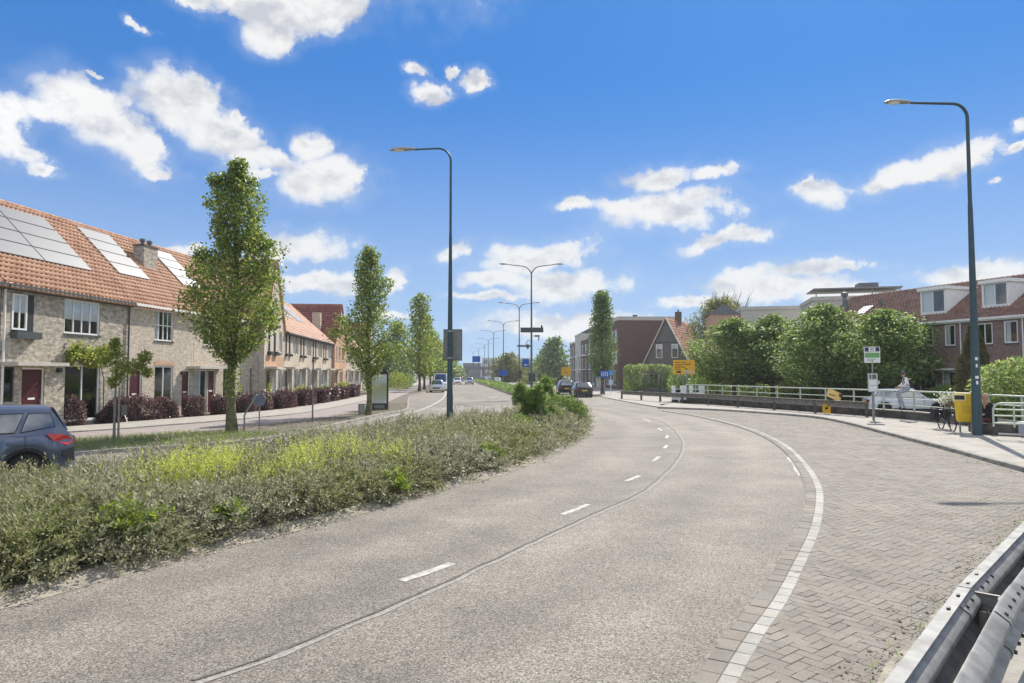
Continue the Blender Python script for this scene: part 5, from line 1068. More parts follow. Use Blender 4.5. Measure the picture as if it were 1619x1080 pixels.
# ---- trees
def interp(prof, z): return float(np.interp(z, [p[0] for p in prof], [p[1] for p in prof]))
def tree(name, label, loc, prof, limbs, nleaf, ln, wd, m, bark, seed, tr, group=None, ascend=.55, clump=.30, rz=0., shoots=False, up=.0, trunk_top=.9, lobes=(), pad=False):
    """prof: (height, radius) of the crown; limbs climb from the trunk and carry clumps of leaves"""
    rng = np.random.default_rng(seed); t = thing(name, label, 'tree', loc, rz, group); zt = prof[-1][0]; zb = prof[0][0]; b = MB()
    wob = [Vector((math.sin(z*.9+seed)*.06, math.cos(z*.7+seed)*.06, z)) for z in np.linspace(0, zt*trunk_top, 12)]; wob[0] = Vector((0, 0, -.05)); rr = [tr*(1.35 if i == 0 else 1.)*(1-.85*i/11)+.012 for i in range(12)]
    b.tube(wob, rr, 9); C = []
    for i in range(limbs):
        f = (i+.5)/limbs; ztip = zb+(zt-zb)*f**.9; r = interp(prof, ztip)*(rng.uniform(.55, 1.16) if pad else rng.uniform(.66, 1.06)); a = i*2.39996+rng.uniform(-.4, .4); z0 = max(zb*.75, ztip-r*(ascend+.35)-rng.uniform(.1, .5)); z0 = min(z0, zt*trunk_top*.97)
        k = min(11, z0/(zt*trunk_top)*11); j = int(k); base = wob[j].lerp(wob[min(11, j+1)], k-j); tip = Vector((math.cos(a)*r, math.sin(a)*r, ztip)); mid = base.lerp(tip, .5)+Vector((math.cos(a)*r*.12, math.sin(a)*r*.12, -.08*r))
        path = [base.lerp(mid, s).lerp(mid.lerp(tip, s), s) for s in (0, .25, .5, .75, 1)]; r0 = max(.014, tr*.32*(1-f*.6)); b.tube(path, [r0, r0*.75, r0*.5, r0*.3, r0*.15], 5, False)
        for s in (.35, .5, .65, .8, .92, 1.): C.append((base.lerp(mid, s).lerp(mid.lerp(tip, s), s), .6+.5*s))
    for (lx, lz, lr) in lobes:
        base = Vector((0, 0, lz-abs(lx)*.8)); tip = Vector((lx, rng.uniform(-.4, .4), lz)); b.tube([base, base.lerp(tip, .5)+Vector((lx*.12, 0, -.1)), tip], [.04, .025, .01], 5, False)
        for q in range(7): C.append((tip+Vector(rng.normal(size=3)*lr), 1.5))
    b.build('trunk', bark, t, True, 60)
    Cn = np.array([c[0] for c in C]); w = np.array([c[1] for c in C]); idx = rng.choice(len(C), nleaf, p=w/w.sum()); sd = clump*(.55+.6*np.array([min(1.3, interp(prof, c[0].z)/max(p[1] for p in prof)) for c in C]))
    P = Cn[idx]+np.clip(rng.normal(size=(nleaf, 3)), -1.7, 1.7)*sd[idx][:, None]*np.array([1.25, 1.25, .42] if pad else [1, 1, .8]); A = rng.normal(size=(nleaf, 3))*np.array([1, 1, .5 if pad else 1])+np.array([0, 0, -.25+up]); rad = P.copy(); rad[:, 2] = 0; A += unit(rad)*.5; B = rng.normal(size=(nleaf, 3))*np.array([1, 1, .45 if pad else 1]); s = rng.uniform(.65, 1.3, nleaf)
    parts = [leaves(P, A, B, ln*s, wd*s)]
    if shoots:
        n = 420; z = rng.uniform(1.3, zb+.2, n); a = rng.uniform(0, 6.28, n); q = np.abs(rng.normal(size=n))*.10+tr; P = np.stack([q*np.cos(a), q*np.sin(a), z], 1); parts.append(leaves(P, rng.normal(size=(n, 3)), rng.normal(size=(n, 3)), ln*.8, wd*.8))
    V, Q = cat(parts); np_mesh('crown', V, Q, m, t); return t
p = gp(367, 683, .08); tree('street_tree', 'tallest street tree, with side lobes, in front of the left row', (p.x, p.y, .08), [(3.0, .4), (3.6, 1.1), (4.4, 1.55), (5.4, 1.6), (6.1, 1.35), (6.8, 1.0), (7.4, .85), (8.2, 1.0), (8.8, .9), (9.4, .5), (9.9, .22), (10.2, .05)], 80, 19000, .122, .082, LM_TREE, M_BARKG, 3, .17, 'street trees along the bike path', clump=.18, shoots=True, lobes=[(-1.4, 6.0, .2), (-1.2, 6.5, .14), (1.25, 6.6, .2), (1.3, 5.8, .22), (-1.45, 4.6, .22), (1.25, 4.4, .22), (-1.55, 5.2, .18), (.95, 7.0, .15), (-.75, 9.3, .1)])
p = gp(582, 656, .08); tree('street_tree', 'medium street tree growing beside the advertising pillar', (p.x, p.y, .08), [(2.4, .4), (3.0, 1.0), (3.8, 1.45), (4.7, 1.4), (5.4, .95), (6.6, .85), (7.8, .7), (8.5, .35), (8.9, .1)], 60, 10500, .128, .085, LM_TREE, M_BARKG, 7, .14, 'street trees along the bike path', clump=.19, shoots=True, lobes=[(1.5, 4.6, .22), (-1.5, 4.2, .22), (-1.2, 5.0, .2), (.95, 6.9, .15), (1.3, 3.6, .2)])
labs = ['narrow street tree left of the lamp with a sign plate', 'second narrow tree behind the first in the left tree line', 'third narrow tree in the left tree line', 'pale green tree at the far end of the left tree line', 'last pale tree of the left tree line near the white cars']
for i, (px, Y, top, rm) in enumerate([(663, 85, 464, 1.75), (671, 95, 500, 1.8), (681, 108, 524, 2.0), (690, 122, 535, 2.1), (699, 140, 546, 2.1)]):
    c = at(px, 592, Y=Y); H_ = 2.2+(592-top)/1080*Y
    tree('street_tree', labs[i], (c.x, c.y, .08), [(2.4, .8), (3.4, rm), (5.5, rm*.98), (H_*.62, rm*.85), (H_*.8, rm*.6), (H_*.95, rm*.42), (H_, .15)], 46, 3400, .30, .2, LM_TREE if i < 3 else LM_TREE2, M_BARK, 20+i, .16, 'street trees along the bike path', clump=.36, ascend=1.0)
c = at(952, 592, Y=74.5); tree('street_tree', 'slim street tree with blue sign at the right of the road', (c.x, c.y, .05), [(2.2, .6), (3.2, 1.25), (4.4, 1.65), (5.6, 1.5), (7, 1.1), (9, .95), (10.6, .8), (11.3, .3)], 70, 6500, .24, .16, LM_FAR, M_BARK, 31, .17, None, clump=.28, ascend=1.1)
# round trees behind the railing
GT = 'round trees behind the pale railing'
for i, (px, Y, top, rw, lab) in enumerate([(1160, 58, 503, 3.9, 'leftmost round tree behind the railing, next to the yellow sign'), (1222, 57, 498, 3.0, 'second round tree from the left behind the railing'), (1303, 48, 482, 3.9, 'largest round tree, right behind the fallen yellow sign'), (1402, 43.5, 490, 3.0, 'round tree above the white parked car and bus stop sign')]):
    c = at(px, 592, Y=Y); H_ = 2.2+(592-top)/1080*Y
    tree('round_tree', lab, (c.x, c.y, 0), [(1.8, rw*.5), (2.4, rw*.85), (3.0, rw), (H_*.54, rw*.98), (H_*.68, rw*.86), (H_*.8, rw*.66), (H_*.9, rw*.42), (H_, .08)], 46, 14500, .23, .15, LM_ROUND, M_BARK, 40+i, .2, GT, clump=.40, ascend=.35, trunk_top=.75, pad=True)
# willow with bare top twigs
c = at(1140, 592, Y=82); t = tree('willow_tree', 'loose yellowish willow with bare top twigs behind round trees', (c.x, c.y, 0), [(3, 3.2), (5, 4.0), (7.5, 4.1), (9.3, 3.3), (10.6, 2.1), (11.4, .8)], 90, 15000, .5, .085, LM_WILL, M_BARK, 51, .3, clump=.5, up=-.9)
b = MB(); r_ = random.Random(3)
for i in range(46):
    a = r_.uniform(0, 6.28); x0 = r_.uniform(-.5, 2.8); p0 = Vector((x0, r_.uniform(-1, 1), 9.4)); p1 = p0+Vector((r_.uniform(-1.4, 1.4), 0, r_.uniform(1., 3.2))); b.tube([p0, p0.lerp(p1, .5)+Vector((r_.uniform(-.3, .3), 0, 0)), p1], [.06, .035, .012], 4, False)
b.build('bare_twigs', mat('bare twig', (.22, .20, .17), .9, .2), t)
# other greenery right
c = at(1541, 592, Y=35); t = thing('conifer', 'dark brownish conifer behind the thick lamp post', 'tree', (c.x, c.y, 0)); rng = np.random.default_rng(61); n = 9000; z = rng.uniform(.2, 4.7, n); q = (1-(z/4.9)**1.6)*1.0*rng.uniform(.3, 1, n)**.4; a = rng.uniform(0, 6.28, n); q *= 1+.2*np.sin(a*5+z*3)
V, Q = leaves(np.stack([q*np.cos(a), q*np.sin(a), z], 1), np.stack([np.cos(a)*.5, np.sin(a)*.5, np.full(n, .9)], 1)+rng.normal(size=(n, 3))*.3, rng.normal(size=(n, 3)), .2, .055); np_mesh('crown', V, Q, LM_CONI, t); MB().tube([(0, 0, 0), (0, 0, 4.2)], [.12, .03], 7).build('trunk', M_BARK, t)
c = at(1606, 592, Y=27.5); bush('laurel_bush', 'bright green leafy bush at the right frame edge behind railings', 'bush', (c.x+.3, c.y, .1), (1.9, 1.6, 1.4), 9000, .15, .07, LM_TREE2, 62)
c = at(1585, 592, Y=25.5); bush('low_bush', 'low green ground bush under the white hoop railing', 'bush', (c.x+2.1, c.y+.3, .3), (1.5, .9, .4), 3500, .11, .05, LM_WEED, 64)
for i, (px, Y, rx, h_, lab, m_) in enumerate([(1125, 62, 2.4, 1.2, 'dark shrub under the leftmost round tree', LM_SHRUB), (1195, 60, 2.6, .9, 'shrub between the two left round trees', LM_TREE2), (1265, 52, 1.7, 1.05, 'yellow green shrub left of the largest round tree', LM_VINE), (1345, 47, 2.2, 1.1, 'dark shrub right of the largest round tree', LM_SHRUB), (1500, 40.5, 1.3, .85, 'dark clipped hedge piece behind the bicycle', LM_SHRUB), (1090, 66, 2.2, 1.5, 'dark shrub behind the yellow detour sign', LM_SHRUB)]):
    c = at(px, 592, Y=Y); bush('shrub', lab, 'shrub', (c.x, c.y, -.1), (rx, 1.2, h_), 3600, .18, .1, m_, 70+i, 'shrubs behind the pale railing')
c0, c1 = at(1010, 592, Y=82), at(1030, 592, Y=80)
def hedge_box(name, label, loc, rz, sx, sy, sz, n, ln, wd, m, seed, group=None, z0=0., lump=1.):
    rng = np.random.default_rng(seed); t = thing(name, label, 'hedge', loc, rz, group); P = rng.uniform(-1, 1, (n, 3)); k = rng.integers(0, 3, n); e = np.sign(rng.uniform(-1, 1, n)); P[np.arange(n), k] = e*rng.uniform(.55, 1.06, n)
    c = .5*np.sin(P[:, 0]*sx*2.6+seed)+.35*np.sin(P[:, 0]*sx*5.3+2)+.3*np.sin(P[:, 1]*4+seed); P[:, 2] = (P[:, 2]+1)*(1+c*.16*lump)-1; P[:, 1] *= 1+.16*lump*np.sin(P[:, 0]*sx*3.1+1); ed = 1-.45*lump*np.abs(P[:, 0])**6; P[:, 1] *= ed; P[:, 2] = (P[:, 2]+1)*ed-1
    N_ = np.zeros((n, 3)); N_[np.arange(n), k] = e; P = P*np.array([sx, sy, sz]); P[:, 2] += sz+z0; s = rng.uniform(.65, 1.3, n); V, Q = leaves(P, N_*.6+rng.normal(size=(n, 3))*.7, rng.normal(size=(n, 3)), ln*s, wd*s); np_mesh('foliage', V, Q, m, t)
    b = MB(); 
    for i in range(5): x = sx*(-.8+.4*i); b.tube([(x, 0, 0), (x+.05, 0, sz*1.5+z0)], [.05, .02], 5)
    b.build('stem', M_STEM, t); return t
c = at(1031, 592, Y=82); hedge_box('tall_hedge', 'tall clipped hedge in front of the steep gable house', (c.x, c.y, 0), -.1, 2.3, 1.0, 1.35, 6500, .16, .1, LM_TREE2, 81, z0=.6, lump=.15)
c = at(997, 592, Y=84); hedge_box('tall_hedge', 'narrow dark hedge piece beside the red brown block', (c.x, c.y, 0), 0, .75, .8, 1.65, 2500, .15, .1, LM_SHRUB, 82, lump=.15)
# purple hedges before the left row
WKF = [p for p in WK_F if 24 < p.y < 100]; Dw = poly_len(WKF)
segs = []; hx = [(91, 140), (158, 284), (301, 326), (340, 372), (378, 402), (416, 425), (436, 470), (476, 497), (504, 516), (522, 533), (538, 547), (556, 566)]
plab = ['purple hedge piece next to the blue car', 'long purple hedge below the young tree', 'short purple hedge before the maroon door', 'purple hedge left of the tall tree trunk', 'purple hedge right of the tall tree trunk', 'tiny purple hedge beside the grey sign', 'purple hedge in front of the steep narrow gable', 'purple hedge of the first salmon roofed house', 'purple hedge of the second salmon roofed house', 'purple hedge of the third salmon roofed house', 'purple hedge before the red tiled gable house', 'last purple hedge before the advertising pillar']
wkl = even(WKF, .25)
for i, (a, c) in enumerate(hx):
    run = [p for p in wkl if a < 809.5+1080*(p.x-.45)/p.y < c]
    if len(run) < 2: run = [q for q in wkl if abs(809.5+1080*(q.x-.45)/q.y-(a+c)/2) < (c-a)][:2] or wkl[:2]
    L_ = sum((y-x).length for x, y in zip(run, run[1:])); mid = (run[0]+run[-1])/2; d = (run[-1]-run[0]).normalized()
    s = 1 if mid.y < 45 else 1.5; n = int(min(14000, 3400*max(L_, .8)/s**1.3))
    hedge_box('purple_hedge', plab[i], (mid.x-.55, mid.y, .09), math.atan2(d.y, d.x), max(.35, L_/2-.08), .45, .50, n, .085*s, .05*s, LM_PURP, 90+i, 'purple hedges before the left houses', lump=1.35)
for i, (px, Y, r, lab) in enumerate([(478, 50, .8, 'yellow green garden shrub behind the purple hedge'), (512, 60, .7, 'dark green garden shrub by the salmon roofed houses'), (541, 68, .9, 'yellowish garden bush before the red gable house'), (628, 95, 1.6, 'pale wild bush beyond the advertising pillar'), (640, 100, 1.5, 'dark wild bush by the narrow street trees')]):
    c = at(px, 592, Y=Y); bush('garden_shrub', lab, 'shrub', (c.x, c.y, .05), (r, r, r*.8), 1500, .14+.001*Y, .07, LM_VINE if i in (0, 2, 3) else LM_SHRUB, 110+i, 'garden shrubs on the left')
for i, (px, Y, top, w, lab) in enumerate([(636, 125, 512, 3.2, 'dark bushy tree left of the narrow street trees'), (614, 112, 545, 2.2, 'low tree above the advertising pillar, far left')]):
    c = at(px, 592, Y=Y); H_ = 2.2+(592-top)/1080*Y; tree('background_tree', lab, (c.x-1, c.y, 0), [(1, w*.7), (3, w), (H_*.7, w*.9), (H_, .4)], 40, 3000, .5, .32, LM_FAR, M_BARK, 120+i, .2, 'trees far down the street', clump=.7)
# climber on the wall and the young trained tree
rng = np.random.default_rng(140); l, a = placeA(0); t = thing('wall_climber', 'yellow green climbing plant over the ground floor window', 'climber', l, a); n = 1500; x = rng.uniform(2.95, 5.3, n); z = 2.95+.28*np.sin(x*4)*.5+rng.normal(size=n)*.2; k = z > 2.5
P = np.stack([x, -.1-np.abs(rng.normal(size=n))*.12, z], 1)[k]; V, Q = leaves(P, rng.normal(size=(len(P), 3)), rng.normal(size=(len(P), 3)), .15, .09); np_mesh('foliage', V, Q, LM_VINE, t); MB().tube([(5.25, -.06, .1), (5.2, -.06, 2.0), (4.9, -.08, 2.8), (3.8, -.08, 3.0), (3.0, -.08, 2.9)], [.025, .02, .018, .014, .008], 6).build('stem', M_STEM, t)
c = gp(180, 697, .08); t = thing('young_tree', 'young thin stemmed tree with spread yellow green crown, tied to a stake', 'tree', (c.x, c.y, .08)); b = MB(); b.tube([(0, 0, 0), (.01, 0, 1.5), (.0, 0, 2.9)], [.045, .035, .012], 7)
parts = []
for i, (dx, z, r) in enumerate([(0, 2.9, .22), (.05, 2.55, .26), (.1, 2.2, .25), (-.05, 1.9, .2), (.45, 2.35, .22), (.8, 2.45, .2), (1.0, 2.2, .14), (-.35, 2.6, .2), (.95, 2.7, .16), (-.05, 3.15, .12)]):
    b.tube([(0, 0, max(1.5, z-.4)), (dx, .05, z)], [.014, .005], 5, False); P, A, B, l_, w_ = blob_leaves((dx, 0, z), (r, r, r), 150, .12, .07, rng, .5); parts.append(leaves(P, A, B, l_, w_))
b.build('trunk', mat('pale bark', (.22, .20, .17), .9, .2, 10), t); V, Q = cat(parts); np_mesh('crown', V, Q, LM_VINE, t); MB().tube([(.12, .03, -.05), (.12, .03, 1.7)], .035, 7).build('stake', mat('stake wood', (.26, .22, .17), .9, .2, 8), t)
c = at(424, 592, Y=44); bush('climbing_shrub', 'tall narrow green climber by the orange brick gable', 'shrub', (c.x-.3, c.y, .1), (.45, .4, 1.2), 1100, .15, .09, LM_VINE, 141)
# grass on the verge
def grass(name, label, n, region, hmin, hmax, m, seed, cat_='grass'):
    rng = np.random.default_rng(seed); P = region(rng, n); n = len(P); D = rnd_dir(rng, n)*.45; D[:, 2] = abs(D[:, 2])+.8; s = rng.uniform(hmin, hmax, n); V, Q = leaves(P, D, rng.normal(size=(n, 3)), s, .008+.02*s); return tag(np_mesh(name, V, Q, m), label, cat_, kind='stuff')
VG = [(p.x, p.y) for p in verge]+[(p.x, p.y) for p in reversed(BK_N)]
def verge_pts(lo, hi, dens_y):
    def f(rng, n):
        y = rng.uniform(lo, hi, n*3); x = rng.uniform(-24, -6, n*3); k = np.array([inside(VG, a, c) for a, c in zip(x, y)]); x, y = x[k][:n], y[k][:n]; return np.stack([x, y, np.full(len(x), .07)], 1)
    return f
grass('verge_grass', 'green grass on the verge behind the blue car', 16000, verge_pts(14, 25, 1), .06, .2, LM_GRASS, 150)
grass('verge_dry_grass', 'sparse dry grass and weeds on the dusty verge', 5000, verge_pts(22, 50, 1), .05, .22, LM_DRY, 151)
def gut(rng, n):
    i = rng.integers(0, len(MED_F)-1, n); Fp = np.array([(p.x, p.y, .03) for p in MED_F]); P = Fp[i]+rng.normal(size=(n, 3))*np.array([.12, .12, 0])+np.array([.12, -.05, 0]); return P[P[:, 1] < 40]
grass('gutter_weeds', 'small weeds along the gutter of the median', 700, gut, .04, .12, LM_WEED, 152, 'weeds')
def strip(rng, n):
    q = offset(P1, -.5); i = rng.integers(0, len(q)-1, n); Fp = np.array([tuple(p) for p in q]); return Fp[i]+rng.normal(size=(n, 3))*np.array([.12, .12, 0])+np.array([0, 0, .03])
grass('guardrail_weeds', 'thin weeds in the sand along the zinc guardrail', 260, strip, .04, .12, LM_GRASS, 153, 'weeds')
# far trees across the end of the street
lab = ['pale round tree left of the first blue board, far away', 'round tree behind the median lamps, far away', 'dark tree at the end of the right townhouses', 'tree between the two far blue signs', 'low far tree at the right of the viaduct', 'far tree at the left end of the viaduct', 'far tree behind the parked white cars']
for i, (px, Y, top, w, m_) in enumerate([(803, 190, 562, 4.5, LM_WILL), (830, 210, 575, 4, LM_FAR), (876, 172, 536, 3.6, LM_FAR), (855, 230, 566, 5, LM_FAR), (865, 200, 578, 4, LM_WILL), (716, 250, 577, 4, LM_FAR), (707, 190, 560, 3., LM_TREE2)]):
    c = at(px, 592, Y=Y); H_ = 2.2+(592-top)/1080*Y; tree('background_tree', lab[i], (c.x, c.y, 0), [(.8, w*.7), (H_*.4, w), (H_*.75, w*.8), (H_, .5)], 40, 2600, .75, .5, m_, M_BARK, 160+i, .25, 'trees far down the street', clump=.9)
for i, (px, Y, w, lab_) in enumerate([(872, 130, 1.6, 'low round bush beside the road at the right bend'), (835, 150, 2.2, 'low bush by the far blue sign')]):
    c = at(px, 592, Y=Y); bush('roadside_bush', lab_, 'bush', (c.x, c.y, 0), (w, w, w*.45), 900, .35, .2, LM_WILL, 180+i)
# ------------------------------------------------------------------ lamps and signs
M_LAMP = mat('lamp post green', (.045, .078, .09), .5, .1, 6, metal=.2)
M_LAMPG = mat('lamp post grey', (.13, .14, .145), .55, .1, 6, metal=.3)
M_HOOD = mat('lamp hood', (.34, .33, .30), .5, .1, 8); M_BOWL = mat('lamp bowl', (.75, .76, .74), .2, .03)
M_GREYP = mat('sign back grey', (.22, .225, .21), .6, .1, 6); M_BLUE = mat('sign blue', (.02, .09, .42), .4, .05); M_YEL = mat('sign yellow', (.78, .43, .015), .45, .06, 8)
M_BLACK = mat('black', (.015, .015, .015), .5, 0); M_SIGNW = mat('sign white', (.75, .75, .72), .45, .04); M_SGRN = mat('sign green', (.16, .36, .12), .5, .06); M_POSTG = mat('grey post', (.30, .30, .29), .5, .12, 8, metal=.4)
def luminaire(t, tip, d, L_=1.0, s=1.):
    """hood with a lens bowl under it, its inner end at tip, pointing along d"""
    d = Vector(d).normalized(); n = Vector((-d.y, d.x, 0)); b = MB(); st = [(0, .05, .045), (.08, .09, .07), (.3, .135, .10), (.6, .16, .115), (.85, .13, .085), (1., .03, .02)]; i0 = 0; k = 8
    for (u_, w_, h_) in st:
        c = Vector(tip)+d*u_*L_
        for q in range(k): a = math.pi*q/(k-1); b.v.append(tuple(c+n*math.cos(a)*w_*s+Vector((0, 0, math.sin(a)*h_*s))))
    for j in range(len(st)-1):
        for q in range(k-1): b.f.append((j*k+q, j*k+q+1, (j+1)*k+q+1, (j+1)*k+q)); b.m.append(0)
        b.f.append((j*k, (j+1)*k, (j+1)*k+k-1, j*k+k-1)); b.m.append(0)
    b.f.append(tuple(range(k))); b.m.append(0); b.f.append(tuple(range((len(st)-1)*k, len(st)*k))); b.m.append(0)
    o = b.build('lamp_head', M_HOOD, t, True, 50); q = MB(); st = [(.42, .0, .0), (.46, .09, .04), (.6, .125, .075), (.78, .1, .06), (.84, .0, .0)]; k = 8
    for (u_, w_, h_) in st:
        c = Vector(tip)+d*u_*L_
        for r in range(k): a = math.pi*r/(k-1); q.v.append(tuple(c+n*math.cos(a)*w_*s-Vector((0, 0, math.sin(a)*h_*s+.002))))
    for j in range(len(st)-1):
        for r in range(k-1): q.f.append((j*k+r, (j+1)*k+r, (j+1)*k+r+1, j*k+r+1)); q.m.append(0)
    q.build('lamp_bowl', M_BOWL, o, True, 60); MB().tube([Vector(tip)-d*.06, Vector(tip)+d*.03], .045*s, 8).build('collar', M_LAMPG, o)
def single_lamp(label, x, y, H_, arm, d, r0, m, z=0., group=None):
    t = thing('street_lamp', label, 'street lamp', (x, y, z), 0, group); d = Vector(d).normalized(); rc = .5; zt = H_-z; b = MB()
    P = [(0, 0, 0), (0, 0, 1.4), (0, 0, 1.45), (0, 0, 4), (0, 0, zt*.68), (0, 0, zt*.7), (0, 0, zt-rc)]; R_ = [r0, r0, r0*.9, r0*.75, r0*.5, r0*.42, r0*.36]
    for k in range(1, 9): a = math.pi/2*k/8; P.append(tuple(d*(rc*(1-math.cos(a)))+Vector((0, 0, zt-rc+rc*math.sin(a))))); R_.append(r0*.36-.001*k)
    P.append(tuple(d*(arm-1.)+Vector((0, 0, zt-.0)))); R_.append(r0*.26)
    b.tube(P, R_, 14); b.build('pole', m, t, True, 40); MB().box(-.05, .05, -r0-.006, -r0+.02, .5, 1.1).build('service_door', m, t)
    luminaire(t, P[-1], d); return t
lampL = single_lamp('tall single armed street lamp standing in the hedge, with a sign plate', -2.27, 25.0, 10.6, 2.35, (-1, .12, 0), .115, M_LAMP, .06)
b = MB(); b.box(-.24, .42, .135, .15, 2.66, 3.78); b.build('sign_plate', M_GREYP, lampL)
q = MB(); q.box(-.25, .43, .128, .157, 2.645, 2.665); q.box(-.25, .43, .128, .157, 3.78, 3.80); q.box(-.255, -.24, .128, .157, 2.645, 3.8); q.box(.42, .435, .128, .157, 2.645, 3.8); q.build('sign_rim', M_BOLT, lampL)
for z in (2.74, 3.72): MB().lathe([(.115, z-.03), (.115, z+.03)], 14).build('clamp', M_POSTG, lampL); MB().box(-.02, .02, .09, .136, z-.03, z+.03).build('clamp_block', M_POSTG, lampL)
lampR = single_lamp('thick dark green street lamp with stickers beside the yellow bin', 16.0, 23.6, 11.7, 3.0, (-1, -.05, 0), .155, M_LAMP, .118)
for z, w_, h_ in ((2.62, .09, .1), (2.38, .06, .12), (1.98, .11, .1), (1.8, .07, .12)):
    q = MB(); q.lathe([(.157, z-h_/2), (.157, z+h_/2)], 20, cap=False); 
    v = [i for i, p in enumerate(q.v)]; s_ = MB(); n_ = 6
    s_.ribbon([((.1565)*math.sin(a), -(.1565)*math.cos(a), z-h_/2) for a in np.linspace(-w_*3-.35, w_*3-.35, n_)], [((.1565)*math.sin(a), -(.1565)*math.cos(a), z+h_/2) for a in np.linspace(-w_*3-.35, w_*3-.35, n_)]); s_.build('sticker', M_SIGNW, lampR)
def double_lamp():
    t = thing('double_street_lamp', 'x', 'street lamp', (0, 0, 0), 0, 'double armed lamps along the median'); b = MB(); H_ = 11.3
    b.tube([(0, 0, 0), (0, 0, 1.3), (0, 0, 1.35), (0, 0, 6), (0, 0, H_)], [.12, .12, .10, .085, .06], 10); b.build('pole', M_LAMPG, t, True, 40)
    for s in (-1, 1):
        P = [Vector((0, 0, H_-.02)).lerp(Vector((s*.05, 0, H_+.3)), k/4).lerp(Vector((s*.05, 0, H_+.3)).lerp(Vector((s*.45, 0, H_+.62)), k/4), k/4) for k in range(5)]+[Vector((s*.8, 0, H_+.72)), Vector((s*2.0, 0, H_+.86))]
        MB().tube(P, [.055, .05, .05, .045, .045, .04, .035], 8).build('arm', M_LAMPG, t, True, 60); luminaire(t, P[-1], (s, 0, .06), 1.0, 1.05)
    return t
DL = [(1.77, 62, 'first double lamp, nearest, with the dark sign box on its pole'), (1.02, 95.6, 'second double lamp along the median, with a signal arm'), (-1.6, 128, 'third double lamp along the median, carrying a blue board'), (-4.2, 156, 'fourth double lamp along the median'), (-6.6, 190, 'fifth double lamp along the median'), (-9.0, 222, 'sixth double lamp along the median'), (-12.5, 256, 'seventh and farthest but one double lamp'), (-16.5, 290, 'farthest double lamp along the median')]
d0 = double_lamp(); cmap = children_map(); lamps = []
for i, (x, y, lab) in enumerate(DL):
    o = d0 if i == 0 else dup(d0, (0, 0, 0), cm=cmap); o.location = (x, y, .05); o['label'] = lab; lamps.append(o)
    o.rotation_euler = (0, 0, [.0, 0, .05, .08, .1, .1, .12, .12][i])
b = MB(); b.box(-1., 1.08, -.17, -.11, 5.95, 6.4); b.build('sign_box', M_GUT, lamps[0]); MB().box(.85, 1.0, -.2, -.08, 6.405, 6.6).build('camera_unit', M_BLACK, lamps[0]); q = MB(); q.box(.28, .75, -.2, -.02, 5.55, 5.72); q.box(.6, .7, -.16, -.08, 5.2, 5.55); q.box(.12, .28, -.1, -.03, 5.6, 5.66); q.build('camera', M_GREYP, lamps[0])
MB().box(-.28, .32, -.35, -.14, 1.5, 2.25).build('control_box', M_GUT, lamps[0])
q = MB(); q.box(-.3, 1.75, -.05, .05, 6.0, 6.25); q.tube([(1.0, 0, 6.25), (1.05, 0, 6.7), (1.3, 0, 6.95), (1.6, 0, 6.85)], .04, 6); q.build('signal_arm', M_LAMPG, lamps[1]); MB().box(1.0, 1.35, -.12, .12, 5.75, 6.35).build('signal_head', M_GUT, lamps[1])
MB().box(-.2, .35, -.22, -.12, 1.6, 2.7).build('sign_plate', M_GUT, lamps[1])
MB().box(-.95, .85, -.16, -.11, 1.9, 2.95).build('blue_board', M_BLUE, lamps[2])
def board(name, label, cat_, x, y, z0, z1, w, m, rz=0., posts=(0,), z=0.05, group=None, back=None, pm=None):
    t = thing(name, label, cat_, (x, y, z), rz, group); MB().box(-w/2, w/2, -.03, 0, z0-z, z1-z).build('board', m, t)
    for p in posts: MB().tube([(p, .04, -.05), (p, .04, z1-z-.05)], .04, 8).build('post', pm or M_POSTG, t, True)
    return t
c = at(753, 592, Y=150); t = board('direction_sign', 'large blue direction board on two posts far over the left lanes', 'sign', c.x, 150, 4.9, 6.2, 1.75, M_BLUE, 0, (-.6, .6))
c = at(831, 592, Y=80); t = board('direction_sign', 'upright blue sign between the first two double lamps', 'sign', c.x, 80, 3.05, 4.0, .78, M_BLUE); MB().box(-.2, .2, -.036, -.031, .9+2.3, 1.0+2.3).build('white_mark', M_SIGNW, t)
c = at(956, 592, Y=72.5); t = board('lane_sign', 'blue sign with white vertical bars in front of the slim tree', 'sign', c.x, 72.5, 1.85, 2.62, .92, M_BLUE)
for x in (-.3, -.1, .1, .3): b = MB(); b.box(x-.035, x+.035, -.037, -.031, 1.95, 2.42); b.build('white_bar', M_SIGNW, t)
c = at(965.5, 592, Y=73); t = board('round_sign', 'small pale blue round sign on a thin post right of the slim tree', 'sign', c.x, 73, 2.0, 2.1, .1, M_BLUE, pm=M_SIGNW); q = MB(); q.lathe([(.27, -.02), (.27, 0)], 18, (0, -.05, 2.35), 1); q.build('disc', mat('sky blue', (.10, .35, .65), .5, 0), t); MB().box(-.22, .22, -.05, -.031, 1.05, 1.6).build('lower_plate', mat('pale blue', (.45, .6, .75), .5, 0), t)
c = at(895, 592, Y=118); t = board('detour_sign', 'yellow road works board in front of the pale townhouses', 'sign', c.x, 118, 2.05, 3.45, 1.55, M_YEL)
for k in range(3): MB().box(-.55, .35-.2*k, -.037, -.031, 2.3+.35*k, 2.4+.35*k).build('text_line', mat('faded print', (.25, .13, .02), .6, 0), t)
